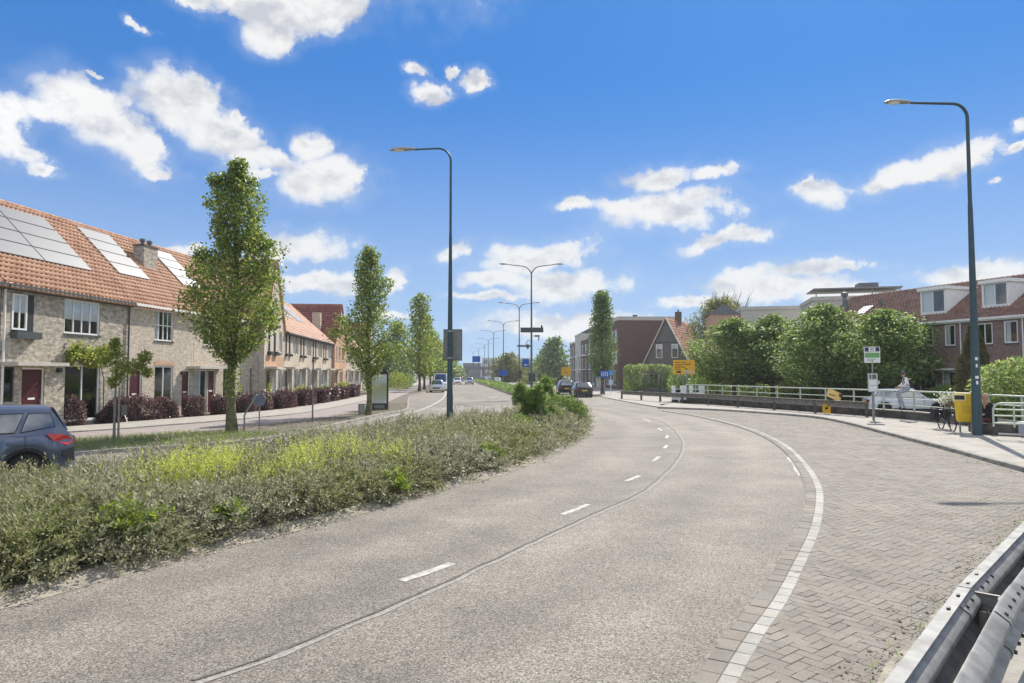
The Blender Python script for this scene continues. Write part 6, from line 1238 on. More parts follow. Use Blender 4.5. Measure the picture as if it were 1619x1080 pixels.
# big yellow detour sign by the bend
c = at(1081.5, 592, Y=56); t = thing('detour_sign', 'yellow detour board with black lines above the white barriers', 'sign', (c.x, 56, .05), -.1); s0 = 1.69
MB().box(-.87, .87, -.03, 0, 2.15, 3.33).build('board', M_YEL, t)
MB().box(-.88, .88, -.025, -.004, 2.135, 2.15).build('rim', M_BOLT, t)
for (x0, x1, z) in ((-.72, -.3, 3.12), (-.24, .1, 3.12), (-.72, -.1, 2.93), (-.04, .55, 2.98), (-.72, -.2, 2.75), (-.15, .12, 2.75), (-.72, -.28, 2.58), (.05, .3, 2.6)): MB().box(x0, x1, -.036, -.031, z-.035, z+.035).build('text_line', mat('sign print', (.16, .08, .01), .6, 0), t)
q = MB(); q.prism([(-.68, -.037, 2.27), (-.25, -.037, 2.27), (-.22, -.037, 2.36), (-.32, -.037, 2.45), (-.5, -.037, 2.43), (-.6, -.037, 2.37)], (0, .006, 0)); q.build('pictogram', M_BLACK, t)
MB().box(-.05, .8, -.035, -.031, 2.2, 2.5).build('pale_patch', mat('pale yellow', (.62, .48, .26), .6, .05), t)
for x in (-.55, -.08, .3): MB().tube([(x, .05, -.05), (x, .05, 3.2)], .035, 8).build('post', M_POSTG, t, True)
MB().tube([(.18, -.15, -.05), (.18, -.15, 2.3)], .04, 8).build('post', M_POSTG, t, True)
# white plastic barriers
def barrier(px0, px1, Y, lab):
    c = at((px0+px1)/2, 592, Y=Y); w = (px1-px0)/1080*Y; t = thing('road_barrier', lab, 'barrier', (c.x, Y, .05), -.05, 'white road barriers below the detour sign'); b = MB(); h = 1.28
    b.box(-w/2, -w/2+.26, -.14, .14, .22, h); b.box(w/2-.42, w/2, -.14, .14, .22, h); b.box(-w/2+.26, w/2-.42, -.13, .13, .22, .72); b.box(-w/2+.26, w/2-.42, -.05, .05, .72, h-.25); b.build('body', M_WPAINT, t)
    MB().box(-w/2+.27, w/2-.43, -.06, -.051, .76, 1.0).build('opening', M_BLACK, t)
    for s in (-1, 1): MB().box(s*w*.28-.2, s*w*.28+.2, -.35, .35, -.03, .2).build('foot', M_BLACK, t)
barrier(1062, 1084, 52.6, 'white plastic road barrier left, under the detour board'); barrier(1090, 1113, 53.4, 'white plastic road barrier right, against the pale railing')
# bus stop sign
c = at(1379.5, 592, Y=31.6); t = thing('bus_stop_sign', 'white and green bus stop sign on a post by the guardrail end', 'bus stop', (c.x, 31.6, .118), -.35)
MB().tube([(0, 0, -.02), (0, 0, 1.3)], .055, 10).build('lower_post', M_GREYP, t, True); MB().tube([(0, 0, 1.3), (0, 0, 2.75)], .032, 10).build('post', M_POSTG, t, True)
MB().box(-.33, .33, -.025, .025, 2.62, 3.36).build('board', M_SIGNW, t); MB().box(-.30, .30, -.032, -.026, 3.14, 3.33).build('dark_band', mat('sign navy', (.03, .04, .08), .5, 0), t)
MB().box(-.30, .30, -.032, -.026, 2.86, 3.08).build('green_band', M_SGRN, t); MB().box(-.14, .14, -.036, -.0325, 3.15, 3.32).build('number_field', M_SIGNW, t)
def text(s, size, loc, par, m, rx=R(90)):
    cu = bpy.data.curves.new('lettering', 'FONT'); cu.body = s; cu.size = size; cu.align_x = 'CENTER'; cu.align_y = 'CENTER'; cu.extrude = .001; o = bpy.data.objects.new('lettering_source', cu); COL.objects.link(o)
    dg = bpy.context.evaluated_depsgraph_get(); me = bpy.data.meshes.new_from_object(o.evaluated_get(dg)); bpy.data.objects.remove(o); me.materials.clear(); me.materials.append(m)
    k = bpy.data.objects.new('lettering', me); link(k, par); k.location = loc; k.rotation_euler = (rx, 0, 0); return k
text('45', .17, (0, -.038, 3.235), t, M_BLACK)
for k in range(2): MB().box(-.2, .05+.1*k, -.034, -.0262, 2.7+.07*k, 2.725+.07*k).build('print_line', M_SGRN, t)
MB().box(-.2, .2, -.05, .03, 1.28, 2.13).build('timetable_case', mat('case grey', (.50, .53, .47), .5, .06), t)
for z0 in (1.33, 1.6): MB().box(-.16, .16, -.056, -.051, z0, z0+.22).build('timetable', M_SIGNW, t)
for x in (-.1, .02, .1): MB().box(x-.035, x+.035, -.056, -.051, 1.88, 2.07).build('line_plate', M_GUT, t)
MB().lathe([(.10, -.03), (.10, .0)], 14, (.2, 0, 1.72), 1).build('round_plate', mat('case grey', (.5, .53, .47)), t)
# advertising pillar
c = at(600.5, 592, Y=41); t = thing('advertising_panel', 'black framed poster panel standing beside the medium street tree', 'advertising panel', (c.x, 41, .08), .04); b = MB()
b.box(-.52, -.43, -.1, .1, .0, 2.28); b.box(.43, .52, -.1, .1, 0, 2.28); b.box(-.43, .43, -.1, .1, 2.12, 2.28); b.box(-.43, .43, -.1, .1, 0, .40); b.build('frame', M_DARKF, t)
def poster_mat():
    m = bpy.data.materials.new('poster print'); m.use_nodes = True; nt = m.node_tree; N = nt.nodes.new; L = nt.links.new; p = nt.nodes['Principled BSDF']; p.inputs['Roughness'].default_value = .25
    tc = N('ShaderNodeTexCoord'); s = N('ShaderNodeSeparateXYZ'); L(tc.outputs['Object'], s.inputs[0]); n = N('ShaderNodeTexNoise'); n.inputs['Scale'].default_value = 3; L(tc.outputs['Object'], n.inputs['Vector'])
    a = N('ShaderNodeMath'); a.operation = 'MULTIPLY_ADD'; a.inputs[1].default_value = .5; L(n.outputs['Fac'], a.inputs[0]); L(s.outputs[2], a.inputs[2]); r = N('ShaderNodeValToRGB'); mr = N('ShaderNodeMapRange'); L(a.outputs[0], mr.inputs[0]); mr.inputs[1].default_value = .6; mr.inputs[2].default_value = 2.4; L(mr.outputs[0], r.inputs[0]); e = r.color_ramp.elements
    e[0].color = (.70, .74, .70, 1); e[1].color = (.68, .76, .76, 1); e.new(.3).color = (.55, .62, .42, 1); e.new(.55).color = (.46, .52, .24, 1); e.new(.75).color = (.58, .67, .55, 1); L(r.outputs[0], p.inputs['Base Color']); return m
MB().box(-.43, .43, -.08, .08, .40, 2.12).build('poster', poster_mat(), t); MB().box(-.40, .40, -.085, -.081, .43, 2.09).build('glass', glass_mat('poster glass', (.97, .97, .97), 0.), t)
MB().prism([(-.25, -.12, 2.285), (.5, -.12, 2.285), (.42, -.12, 2.38), (-.1, -.12, 2.38)], (0, .24, 0)).build('top_cap', M_DARKF, t); MB().box(-.3, .3, -.104, -.1005, .1, .3).build('name_plate', M_GREYP, t)
c = gp(572, 655, .08); t = thing('bollard', 'low clear and grey litter bin beside the advertising panel tree', 'litter bin', (c.x, c.y, .08)); MB().lathe([(.16, 0), (.2, .05), (.2, .5), (.17, .55)], 12).build('body', M_POSTG, t, True); MB().lathe([(.205, .5), (.205, .56)], 12).build('rim', M_GREYP, t)
t['category'] = 'litter bin'; t.name = 'litter_bin'
# poles on the verge
c = gp(386, 681, .08); t = thing('bent_pole', 'thin grey pole bent over toward the right, beside tall tree', 'pole', (c.x, c.y, .08)); s_ = c.y/1080; MB().tube([(0, 0, -.05), (0, 0, .58), (.08, 0, .72), (.47, 0, 1.35)], .035, 8).build('tube', M_POSTG, t, True)
c = gp(410, 680, .08); t = thing('sign_post', 'thin pole with dull grey blue plate right of the tall tree', 'sign', (c.x, c.y, .08)); MB().tube([(0, 0, -.05), (-.02, 0, 1.4), (-.1, 0, 2.85)], .03, 8).build('post', M_POSTG, t, True); q = MB(); q.lathe([(.27, -.012), (.27, .012)], 8, (-.02, -.045, 1.15), 1); q.build('plate', mat('grey blue plate', (.16, .18, .23), .6, .1), t)
c = gp(494, 668, .08); t = thing('thin_pole', 'lone thin brownish pole on the verge before the terrace', 'pole', (c.x, c.y, .08)); MB().tube([(0, 0, -.05), (0, 0, 2.7)], .035, 8).build('tube', mat('rusty post', (.20, .16, .14), .8, .2), t, True); MB().lathe([(.05, 2.7), (.05, 2.78)], 8).build('cap', M_BOLT, t)
# fallen yellow sign behind the far guardrail
t = thing('fallen_sign', 'toppled yellow road works sign leaning behind the far guardrail', 'sign', (17.0, 36.1, .12), 0)
def tilted(name, c, w, h, ang, lean, m, par): 
    b = MB(); ca, sa = math.cos(ang), math.sin(ang); b.obox(c, (ca*w/2, 0, sa*w/2), (-sa*h/2*math.cos(lean), math.sin(lean)*h/2, ca*h/2*math.cos(lean)), (0, .012, 0)); return b.build(name, m, par)
M_YELP = mat('pale sign yellow', (.74, .50, .16), .5, .06)
tilted('board', (-.02, 0, 1.0), .78, .50, -.42, .35, M_YELP, t); tilted('lower_board', (-.42, .02, .28), .42, .48, -.1, .1, M_YEL, t)
tilted('arrow', (-.12, -.045, 1.0), .3, .035, -.3, .35, M_BLACK, t); tilted('arrow', (-.28, -.045, 1.02), .14, .03, .5, .35, M_BLACK, t); tilted('pictogram', (-.44, .0, .3), .14, .12, .3, .1, M_BLACK, t)
MB().tube([(-.2, .05, 1.1), (.35, .02, .42), (.85, -.12, .0)], .025, 7).build('leg', M_POSTG, t, True); MB().tube([(-.35, .06, .55), (.3, .1, .45)], .02, 6).build('leg', M_POSTG, t, True); MB().box(.25, .42, -.02, .06, .86, 1.06).build('lamp', mat('brown plastic', (.10, .04, .02), .5, 0), t)
# yellow litter bin
t = thing('yellow_bin', 'yellow plastic litter bin on two posts beside the lamp post', 'litter bin', (15.93, 24.2, .118), -.5); b = MB()
def ring(w, d, z, k=6):
    r = .07; out = []
    for (sx, sy) in ((1, -1), (1, 1), (-1, 1), (-1, -1)):
        for j in range(k//2):
            a = {(1, -1): -90, (1, 1): 0, (-1, 1): 90, (-1, -1): 180}[(sx, sy)]+90*j/(k//2-1); out.append((sx*(w/2-r)+r*math.cos(R(a)), sy*(d/2-r)+r*math.sin(R(a)), z))
    return out
lv = [ring(.40, .32, .42), ring(.44, .34, .5), ring(.56, .42, 1.25), ring(.55, .41, 1.36), ring(.46, .32, 1.42)]; k = len(lv[0])
for l_ in lv: b.v += l_
for j in range(len(lv)-1):
    for q in range(k): b.f.append((j*k+q, j*k+(q+1) % k, (j+1)*k+(q+1) % k, (j+1)*k+q)); b.m.append(0)
b.f.append(tuple(range(k))[::-1]); b.m.append(0); b.f.append(tuple(range((len(lv)-1)*k, len(lv)*k))); b.m.append(0)
M_BINY = mat('bin yellow', (.72, .47, .02), .4, .1, 5); b.build('bin_body', M_BINY, t, True, 40)
q = MB(); q.obox((-.12, -.205, 1.27), (.15, 0, 0), (0, .012, .075), (0, -.02, .004)); q.build('opening', M_BLACK, t); q = MB()
for (c_, u_, v_) in (((-.12, -.212, 1.365), (.19, 0, 0), (0, .004, .02)), ((-.12, -.205, 1.175), (.19, 0, 0), (0, .004, .02)), ((-.29, -.208, 1.27), (.02, 0, 0), (0, .012, .11)), ((.05, -.208, 1.27), (.02, 0, 0), (0, .012, .11))): q.obox(c_, u_, v_, (0, -.022, 0))
q.build('opening_rim', mat('pale yellow plastic', (.75, .62, .30), .45, .05), t)
for x in (-.1, .24): MB().tube([(x, .12, -.05), (x, .12, .45)], .03, 8).build('post', M_POSTG, t, True)
MB().tube([(.31, .02, -.05), (.31, .02, 1.3)], .03, 8).build('side_post', M_POSTG, t, True); MB().box(-.12, .36, -.05, .22, -.02, .035).build('foot_plate', M_CONCW, t)
MB().box(-.05, .17, -.2, -.19, .75, 1.0).build('emblem', mat('bin emblem', (.62, .38, .02), .5, 0), t)
# white box at the right edge
t = thing('white_box', 'white topped grey cabinet at the right frame edge', 'cabinet', (17.35, 22.9, .118), .4); MB().box(-.3, .3, -.25, .25, 0, .42).build('body', mat('cabinet grey', (.34, .36, .42), .6, .05), t); MB().box(-.33, .33, -.28, .28, .42, .50).build('lid', M_WPAINT, t); MB().box(-.33, -.28, -.29, -.25, -.02, .42).build('leg', M_WPAINT, t)
q = MB(); q.bar((16.5, 23.3, .19), (17.3, 22.7, .19), .12, .06); tag(q.build('white_kerb_strip', M_CONCW), 'pale strip lying on the pavement before the planter wall', 'kerb strip')
# ------------------------------------------------------------------ far end of the street
c0, c1 = at(716, 592, Y=262), at(838, 592, Y=262)
t = thing('viaduct', 'grey railway viaduct on piers across the far end of street', 'viaduct', ((c0.x+c1.x)/2, 262, 0)); L_ = c1.x-c0.x+20; M_VIA = mat('viaduct concrete', (.16, .175, .20), .9, .15, 1); MB().box(-L_/2, L_/2, -2, 2, 4.0, 5.2).build('deck', M_VIA, t)
for i in range(8): x = -L_/2+L_*(i+.5)/8; MB().box(x-.5, x+.5, -1.4, 1.4, -.05, 3.998).build('pier', M_VIA, t)
q = MB()
for i in range(24): x = -L_/2+L_*(i+.5)/24; q.box(x-.05, x+.05, -1.98, -1.9, 5.2, 6.2)
q.box(-L_/2, L_/2, -1.97, -1.91, 6.2, 6.3); q.build('parapet_rail', M_VIA, t)
M_FAR = mat('far pale facade', (.50, .50, .48), .8, .08, 1)
def office(px0, px1, Y, top, lab, m, rows, pyr=None):
    a, c = at(px0, 592, Y=Y), at(px1, 592, Y=Y); H_ = 2.2+(592-top)/1080*Y; w = c.x-a.x; t = thing('far_building', lab, 'building', (a.x, Y, 0), 0, 'buildings closing the far end of the street'); MB().box(0, w, 0, 12, -.05, H_).build('wall', m, t)
    n = max(3, int(w/3.2))
    for j in range(rows):
        z = H_-2.6-3.1*j
        if z < 1: break
        for i in range(n): x = w*(i+.5)/n; MB().box(x-.95, x+.95, -.06, -.004, z, z+1.5).build('window', mat('far window', (.16, .19, .22), .3, .1), t)
    if pyr: x0, x1, h = pyr; q = MB(); xs0, xs1 = at(x0, 592, Y=Y).x-a.x, at(x1, 592, Y=Y).x-a.x; mx_ = (xs0+xs1)/2; q.poly([(xs0, 1, H_), (xs1, 1, H_), (mx_, 4, H_+h)]); q.poly([(xs1, 1, H_), (xs1, 7, H_), (mx_, 4, H_+h)]); q.poly([(xs1, 7, H_), (xs0, 7, H_), (mx_, 4, H_+h)]); q.poly([(xs0, 7, H_), (xs0, 1, H_), (mx_, 4, H_+h)]); q.build('roof', M_GUT, t)
    return t
office(762, 842, 330, 566, 'long pale office with a pointed grey roof, far away', M_FAR, 3, (804, 818, 3.2)); office(732, 760, 300, 574, 'low purple grey building under the far blue board', mat('mauve facade', (.24, .20, .22), .9, .1, 1), 2); office(846, 880, 340, 578, 'low pale building right of the first double lamp, far away', M_FAR, 2); office(606, 640, 190, 548, 'brick red building end beyond the advertising panel, far left', M_BR_RED, 4)
office(560, 604, 150, 552, 'pale low building behind the far left street trees', M_FAR, 2)
# ------------------------------------------------------------------ cars
def paint(name, col, rough=.28, metal=.5):
    m = bpy.data.materials.new(name); m.use_nodes = True; p = m.node_tree.nodes['Principled BSDF']; p.inputs['Base Color'].default_value = (*col, 1); p.inputs['Roughness'].default_value = rough; p.inputs['Metallic'].default_value = metal
    p.inputs['Coat Weight'].default_value = .8; p.inputs['Coat Roughness'].default_value = .05; return m
P_BLUE = paint('blue grey car paint', (.10, .125, .18)); P_WHITE = paint('white car paint', (.80, .81, .82), .3, 0); P_BLACK = paint('dark car paint', (.025, .026, .032)); P_SILV = paint('silver car paint', (.48, .50, .53)); P_RED = paint('dark red car paint', (.16, .02, .02))
M_TYRE = mat('tyre', (.02, .02, .02), .85, .1); M_RIM = mat('rim', (.40, .41, .42), .35, .05, metal=.8); M_CGLASS = glass_mat('car glass', (.30, .32, .34), 1.0); M_TRIM = mat('black trim', (.02, .02, .022), .6, 0); M_TAIL = paint('tail light', (.62, .04, .03), .2, 0); M_HEAD = mat('head light', (.7, .72, .74), .15, 0, metal=.2); M_PLATE = mat('number plate yellow', (.80, .55, .05), .4, 0); M_CABIN = mat('car cabin', (.03, .03, .03), .9, 0)
def car(label, loc, heading, m, L_=4.2, W_=1.75, H_=1.5, belt=.92, kind='hatch', group=None, name='parked_car', detail=True):
    t = thing(name, label, 'van' if kind == 'van' else 'car', (*loc, .0), math.atan2(heading[1], heading[0]), group); w = W_/2; wr = .31 if H_ < 1.6 else .35; xf, xr = L_*.31, -L_*.295; ra = wr+.06
    # x stations of the cabin: rear foot, rear roof, front roof, windscreen foot
    ws = {'hatch': (-.47, -.36, .06, .22), 'suv': (-.475, -.40, .07, .23), 'sedan': (-.40, -.22, .06, .22), 'van': (-.49, -.47, .26, .36)}[kind]; X = [L_*q for q in ws]
    hood = belt-.02 if kind != 'van' else belt; nose = belt-.2; tail_ = belt+(.02 if kind != 'sedan' else .02)
    N = 44; xs = np.linspace(-L_/2, L_/2, N); xs = np.unique(np.concatenate([xs, [xf-ra, xf+ra, xr-ra, xr+ra, xf-ra+.02, xf+ra-.02, xr-ra+.02, xr+ra-.02, -L_/2+.04, L_/2-.04]]))
    b = MB(); K = None
    for x in xs:
        u_ = x/(L_/2); e = max(0, (abs(u_)-.72)/.28); hw = w*(1-.16*e**2.2); zt = belt if x < X[3] else belt-(belt-nose)*((x-X[3])/(L_/2-X[3]))**1.6
        if x < X[0] and kind == 'sedan': zt = belt+.02
        zb = .2+.12*max(0, (abs(u_)-.86)/.14)
        if abs(u_) > .97: zt -= .06*(abs(u_)-.97)/.03*1.2
        for xw in (xf, xr):
            if abs(x-xw) < ra: zb = max(zb, wr+math.sqrt(max(0, ra*ra-(x-xw)**2)))
        h = zt-zb; side = [(hw*.965, zb), (hw, zb+h*.30), (hw, zb+h*.55), (hw*.985, zb+h*.82), (hw*.93, zt), (hw*.5, zt+.03), (0, zt+.04)]
        row = [(x, y, z) for y, z in side]+[(x, -y, z) for y, z in reversed(side[:-1])]; K = len(row); b.v += row
    for j in range(len(xs)-1):
        for q in range(K-1): b.f.append((j*K+q, (j+1)*K+q, (j+1)*K+q+1, j*K+q+1)); b.m.append(0)
    b.f.append(tuple(range(K))); b.m.append(0); b.f.append(tuple((len(xs)-1)*K+q for q in reversed(range(K)))); b.m.append(0); b.build('body', m, t, True, 32)
    MB().box(-L_/2+.15, L_/2-.15, -w+.12, w-.12, .18, belt-.12).build('underbody', M_TRIM, t)
    # cabin shell
    wb, wt = w*.93, w*.70 if kind != 'van' else w*.84; hz = lambda z: wb+(wt-wb)*(z-belt)/(H_-belt)
    def ztop(x):
        if x <= X[1]: return belt+(H_-.05-belt)*(x-X[0])/(X[1]-X[0])
        if x >= X[2]: return belt+(H_-belt)*(X[3]-x)/(X[3]-X[2])
        return H_-.05*((X[2]-x)/(X[2]-X[1]))**1.5
    g = MB(); xs2 = np.unique(np.concatenate([np.linspace(X[0], X[3], 26), X]))
    for x in xs2:
        z = max(belt, ztop(x)); h = z-belt; side = [(wb, belt-.03), (hz(belt+h*.6), belt+h*.6), (hz(belt+h*.9), belt+h*.9), (max(.1, hz(z)-.07), z), (hz(z)*.45, z+.03), (0, z+.035)]; row = [(x, y, q) for y, q in side]+[(x, -y, q) for y, q in reversed(side[:-1])]; k2 = len(row); g.v += row
    for j in range(len(xs2)-1):
        for q in range(k2-1): g.f.append((j*k2+q, (j+1)*k2+q, (j+1)*k2+q+1, j*k2+q+1)); g.m.append(0)
    g.build('roof', m, t, True, 40)
    def side_glass(poly, s, nm='window', mt=M_CGLASS, o=.012):
        q = MB(); q.prism([(x, s*(hz(z)+o-.006), z) for x, z in poly], (0, s*.008, 0)); return q.build(nm, mt, t)
    z0, z1 = belt+.05, H_-.15; fr = lambda z: X[2]+(X[3]-X[2])*(H_-z)/(H_-belt)-.10; rr_ = lambda z: X[1]-(X[1]-X[0])*(H_-z)/(H_-belt)+.10
    mid = (X[1]+X[2])/2+.05; q4 = X[0]+(X[3]-X[0])*.30
    if kind == 'suv': panes = [[(mid+.04, z0), (fr(z0)-.1, z0), (fr(z1), z1), (mid+.04, z1)], [(q4+.06, z0), (mid-.04, z0), (mid-.04, z1), (q4-.10, z1)], [(rr_(z0)+.12, z0+.10), (q4-.02, z0), (q4-.17, z1), (rr_(z1)-.02, z1-.01)]]
    elif kind == 'van': panes = [[(X[2]-.7, z0), (fr(z0)-.05, z0), (fr(z1), z1), (X[2]-.7, z1)]]
    else: panes = [[(mid+.03, z0), (fr(z0)-.08, z0), (fr(z1), z1), (mid+.03, z1)], [(rr_(z0)+.1, z0), (mid-.03, z0), (mid-.03, z1), (rr_(z1), z1)]]
    for s in (-1, 1):
        for p_ in panes:
            side_glass(p_, s, 'window_rim', M_TRIM, .004) if detail else None
            cx, cz = sum(a for a, _ in p_)/len(p_), sum(c for _, c in p_)/len(p_); side_glass([(cx+(a-cx)*.94, cz+(c-cz)*.90) for a, c in p_], s, 'window', M_CGLASS)
    MB().obox((0, 0, 0), (0, 0, 0), (0, 0, 0), (0, 0, 0))
    def end_glass(xa, xb, nm):
        s = 1 if xa > xb else -1; za, zb_ = belt+.06, H_-.09; fa = (za-belt)/(H_-belt); fb = (zb_-belt)/(H_-belt); pa, pb = xa+(xb-xa)*fa+s*.02, xa+(xb-xa)*fb+s*.02
        q = MB(); q.prism([(pa, -hz(za)+.12, za), (pa, hz(za)-.12, za), (pb, hz(zb_)-.12, zb_+.015), (pb, -hz(zb_)+.12, zb_+.015)], (s*.012, 0, .012)); q.build(nm, M_CGLASS, t)
    end_glass(X[3], X[2], 'windscreen')
    if kind != 'van': end_glass(X[0], X[1], 'rear_window')
    for x in (xf, xr):
        for s in (-1, 1):
            q = MB(); q.lathe([(wr*.62, -.1), (wr*.95, -.1), (wr, -.06), (wr, .06), (wr*.95, .1), (wr*.62, .1)], 20, (0, 0, 0), 1); o = q.build('wheel', M_TYRE, t, True, 40); o.location = (x, s*(w-.12), wr)
            q = MB(); q.lathe([(wr*.66, s*.06), (wr*.60, s*.085), (wr*.2, s*.075), (.02, s*.09)], 20, (0, 0, 0), 1); q.build('rim', M_RIM, o, True, 30)
            q = MB()
            for k in range(5):
                a = k*1.2566; q.bar((math.cos(a)*.06, s*.085, math.sin(a)*.06), (math.cos(a)*wr*.58, s*.088, math.sin(a)*wr*.58), .05, .02, 0, (0, 1, 0))
            q.build('spokes', M_RIM, o)
            b = MB(); n = 12; rr2 = ra+.005
            b.ribbon([(x+math.cos(a)*rr2, s*(w+.004), wr+math.sin(a)*rr2) for a in np.linspace(0, math.pi, n)], [(x+math.cos(a)*(rr2+.05), s*(w+.007), wr+math.sin(a)*(rr2+.05)) for a in np.linspace(0, math.pi, n)]); 
            if kind == 'suv': b.build('arch_trim', M_TRIM, t)
    for s in (-1, 1):
        if kind == 'suv':
            q = MB(); y = w*.955
            q.prism([(-L_/2+.52, s*(y+.012), belt+.02), (-L_/2+.40, s*(y+.0), belt-.12), (-L_/2+.12, s*(y-.06), belt-.24), (-L_/2+.02, s*(y-.13), belt-.15), (-L_/2+.14, s*(y-.07), belt-.01)], (0, s*.03, 0)); q.build('tail_light', M_TAIL, t)
            MB().box(-L_/2-.03, -L_/2+.06, s*w*.5-.22, s*w*.5+.22, belt-.24, belt-.06).build('tail_light', M_TAIL, t)
            q = MB(); q.prism([(-L_/2+.0, s*(y-.10), belt-.28), (-L_/2+.22, s*(y-.02), belt-.34), (-L_/2+.22, s*(y+.0), .52), (-L_/2-.0, s*(y-.06), .42)], (0, s*.02, 0)); q.build('bumper_trim', M_TRIM, t)
        else: MB().box(-L_/2-.012, -L_/2+.12, s*w*.80-.14, s*w*.80+.09, belt-.28, belt-.06).build('tail_light', paint('dark tail light', (.20, .015, .012), .25, 0) if 'dark tail light' not in bpy.data.materials else bpy.data.materials['dark tail light'], t)
        q = MB(); q.prism([(L_/2-.32, s*w*.94, nose+.02), (L_/2-.03, s*w*.80, nose-.06), (L_/2+.0, s*w*.55, nose-.17), (L_/2-.02, s*w*.80, nose-.2), (L_/2-.26, s*w*.95, nose-.12)], (.03, s*.02, .02)); q.build('headlight', M_HEAD, t)
        q = MB(); q.obox((X[3]-.28, s*(w+.09), belt+.09), (.05, 0, 0), (0, .09, 0), (0, 0, .06)); q.build('mirror', m, t)
        if detail:
            for x in (mid+.12-.0, q4+.12 if kind == 'suv' else X[0]+.9): 
                q = MB(); q.obox((x, s*(w*.99+.012), belt-.16), (.09, 0, 0), (0, .02, 0), (0, 0, .018)); q.build('door_handle', m, t)
            for x in (mid, q4-.1 if kind == 'suv' else X[0]+.6, fr(z0)-.1): MB().box(x-.004, x+.004, s*(w*.93)-.002 if s > 0 else s*w-.003, s*w+.003 if s > 0 else s*w*.93+.002, .32, belt-.02).build('door_seam', M_TRIM, t)
            MB().box(-L_*.2, L_*.22, s*w-.02 if s > 0 else -w-.012, w+.012 if s > 0 else -w+.02, .22, .46 if kind == 'suv' else .32).build('sill_shade_strip', M_TRIM, t)  # dark strip stands in for shade and reflection on the lower body
    MB().box(-L_/2-.03, -L_/2+.2, -w*.86, w*.86, .28, .52).build('bumper', m if kind != 'suv' else P_SILV, t); MB().box(L_/2-.2, L_/2+.03, -w*.84, w*.84, .26, .46).build('bumper', m, t)
    MB().box(L_/2-.06, L_/2+.02, -w*.5, w*.5, .46, .62).build('grille', M_TRIM, t)
    MB().box(-L_/2-.045, -L_/2-.02, -.26, .26, .60, .71).build('number_plate', M_PLATE, t); MB().box(L_/2+.031, L_/2+.042, -.26, .26, .32, .43).build('number_plate', M_PLATE, t)
    return t
def unit2(x, y): l = math.hypot(x, y); return (x/l, y/l)
h_ = unit2(-.70, -.71); cx, cy = -9.05+h_[0]*2.05-(-h_[1])*.85, 14.25+h_[1]*2.05-h_[0]*.85
car('slate blue car with tinted windows driving past behind the hedge', (cx, cy), h_, P_BLUE, 4.1, 1.72, 1.575, .98, 'suv', name='passing_car')
c = at(1432, 592, Y=38.6); car('white car parked behind the low wall and railing', (c.x, 38.6), unit2(.95, -.30), P_WHITE, 4.3, 1.75, 1.40, .86, 'hatch')
car('dark hatchback driving away ahead of the dark sedan', (5.95, 77), unit2(-.03, 1), P_BLACK, 4.1, 1.75, 1.55, .95, 'hatch', 'cars on the right carriageway', 'driving_car', False)
car('dark sedan with pale roof glare driving away, nearest on the right lanes', (6.85, 67.5), unit2(-.03, 1), P_BLACK, 4.4, 1.76, 1.44, .93, 'sedan', 'cars on the right carriageway', 'driving_car', False)
car('silver car parked first in line by the narrow street trees', (-9.3, 85), unit2(.06, -1), P_SILV, 4.1, 1.72, 1.5, .92, 'hatch', 'cars parked along the left kerb', 'parked_car', False)
car('white van parked behind the silver car', (-9.6, 92.5), unit2(.06, -1), P_WHITE, 4.9, 1.9, 2.3, 1.2, 'van', 'cars parked along the left kerb', 'parked_van', False)
car('second white car parked behind the van', (-9.8, 101), unit2(.07, -1), P_WHITE, 4.2, 1.75, 1.5, .92, 'hatch', 'cars parked along the left kerb', 'parked_car', False)
c = at(723, 592, Y=150); car('white car coming towards the camera in the outer left lane', (c.x, 150), unit2(.12, -1), P_WHITE, 4.2, 1.75, 1.5, .92, 'hatch', 'oncoming cars on the left lanes', 'driving_car', False)
c = at(742, 592, Y=152); car('silver white car coming towards the camera beside the median', (c.x, 152), unit2(.12, -1), P_SILV, 4.2, 1.75, 1.5, .92, 'hatch', 'oncoming cars on the left lanes', 'driving_car', False)
c = at(728, 592, Y=215); car('tiny far dark red car under the viaduct', (c.x, 215), unit2(.12, -1), P_RED, 4.2, 1.75, 1.5, .92, 'hatch', 'oncoming cars on the left lanes', 'driving_car', False)
for i, (px, Y, lab, m_) in enumerate([(773, 190, 'white far car beyond the median, left of blue board', P_WHITE), (786, 165, 'white car beyond the median beside the blue board', P_WHITE), (764, 215, 'small dark far car beyond the median', P_BLACK)]):
    c = at(px, 592, Y=Y); car(lab, (c.x, Y), unit2(-.1, 1), m_, 4.2, 1.75, 1.5, .92, 'hatch', 'cars on the right carriageway', 'driving_car', False)
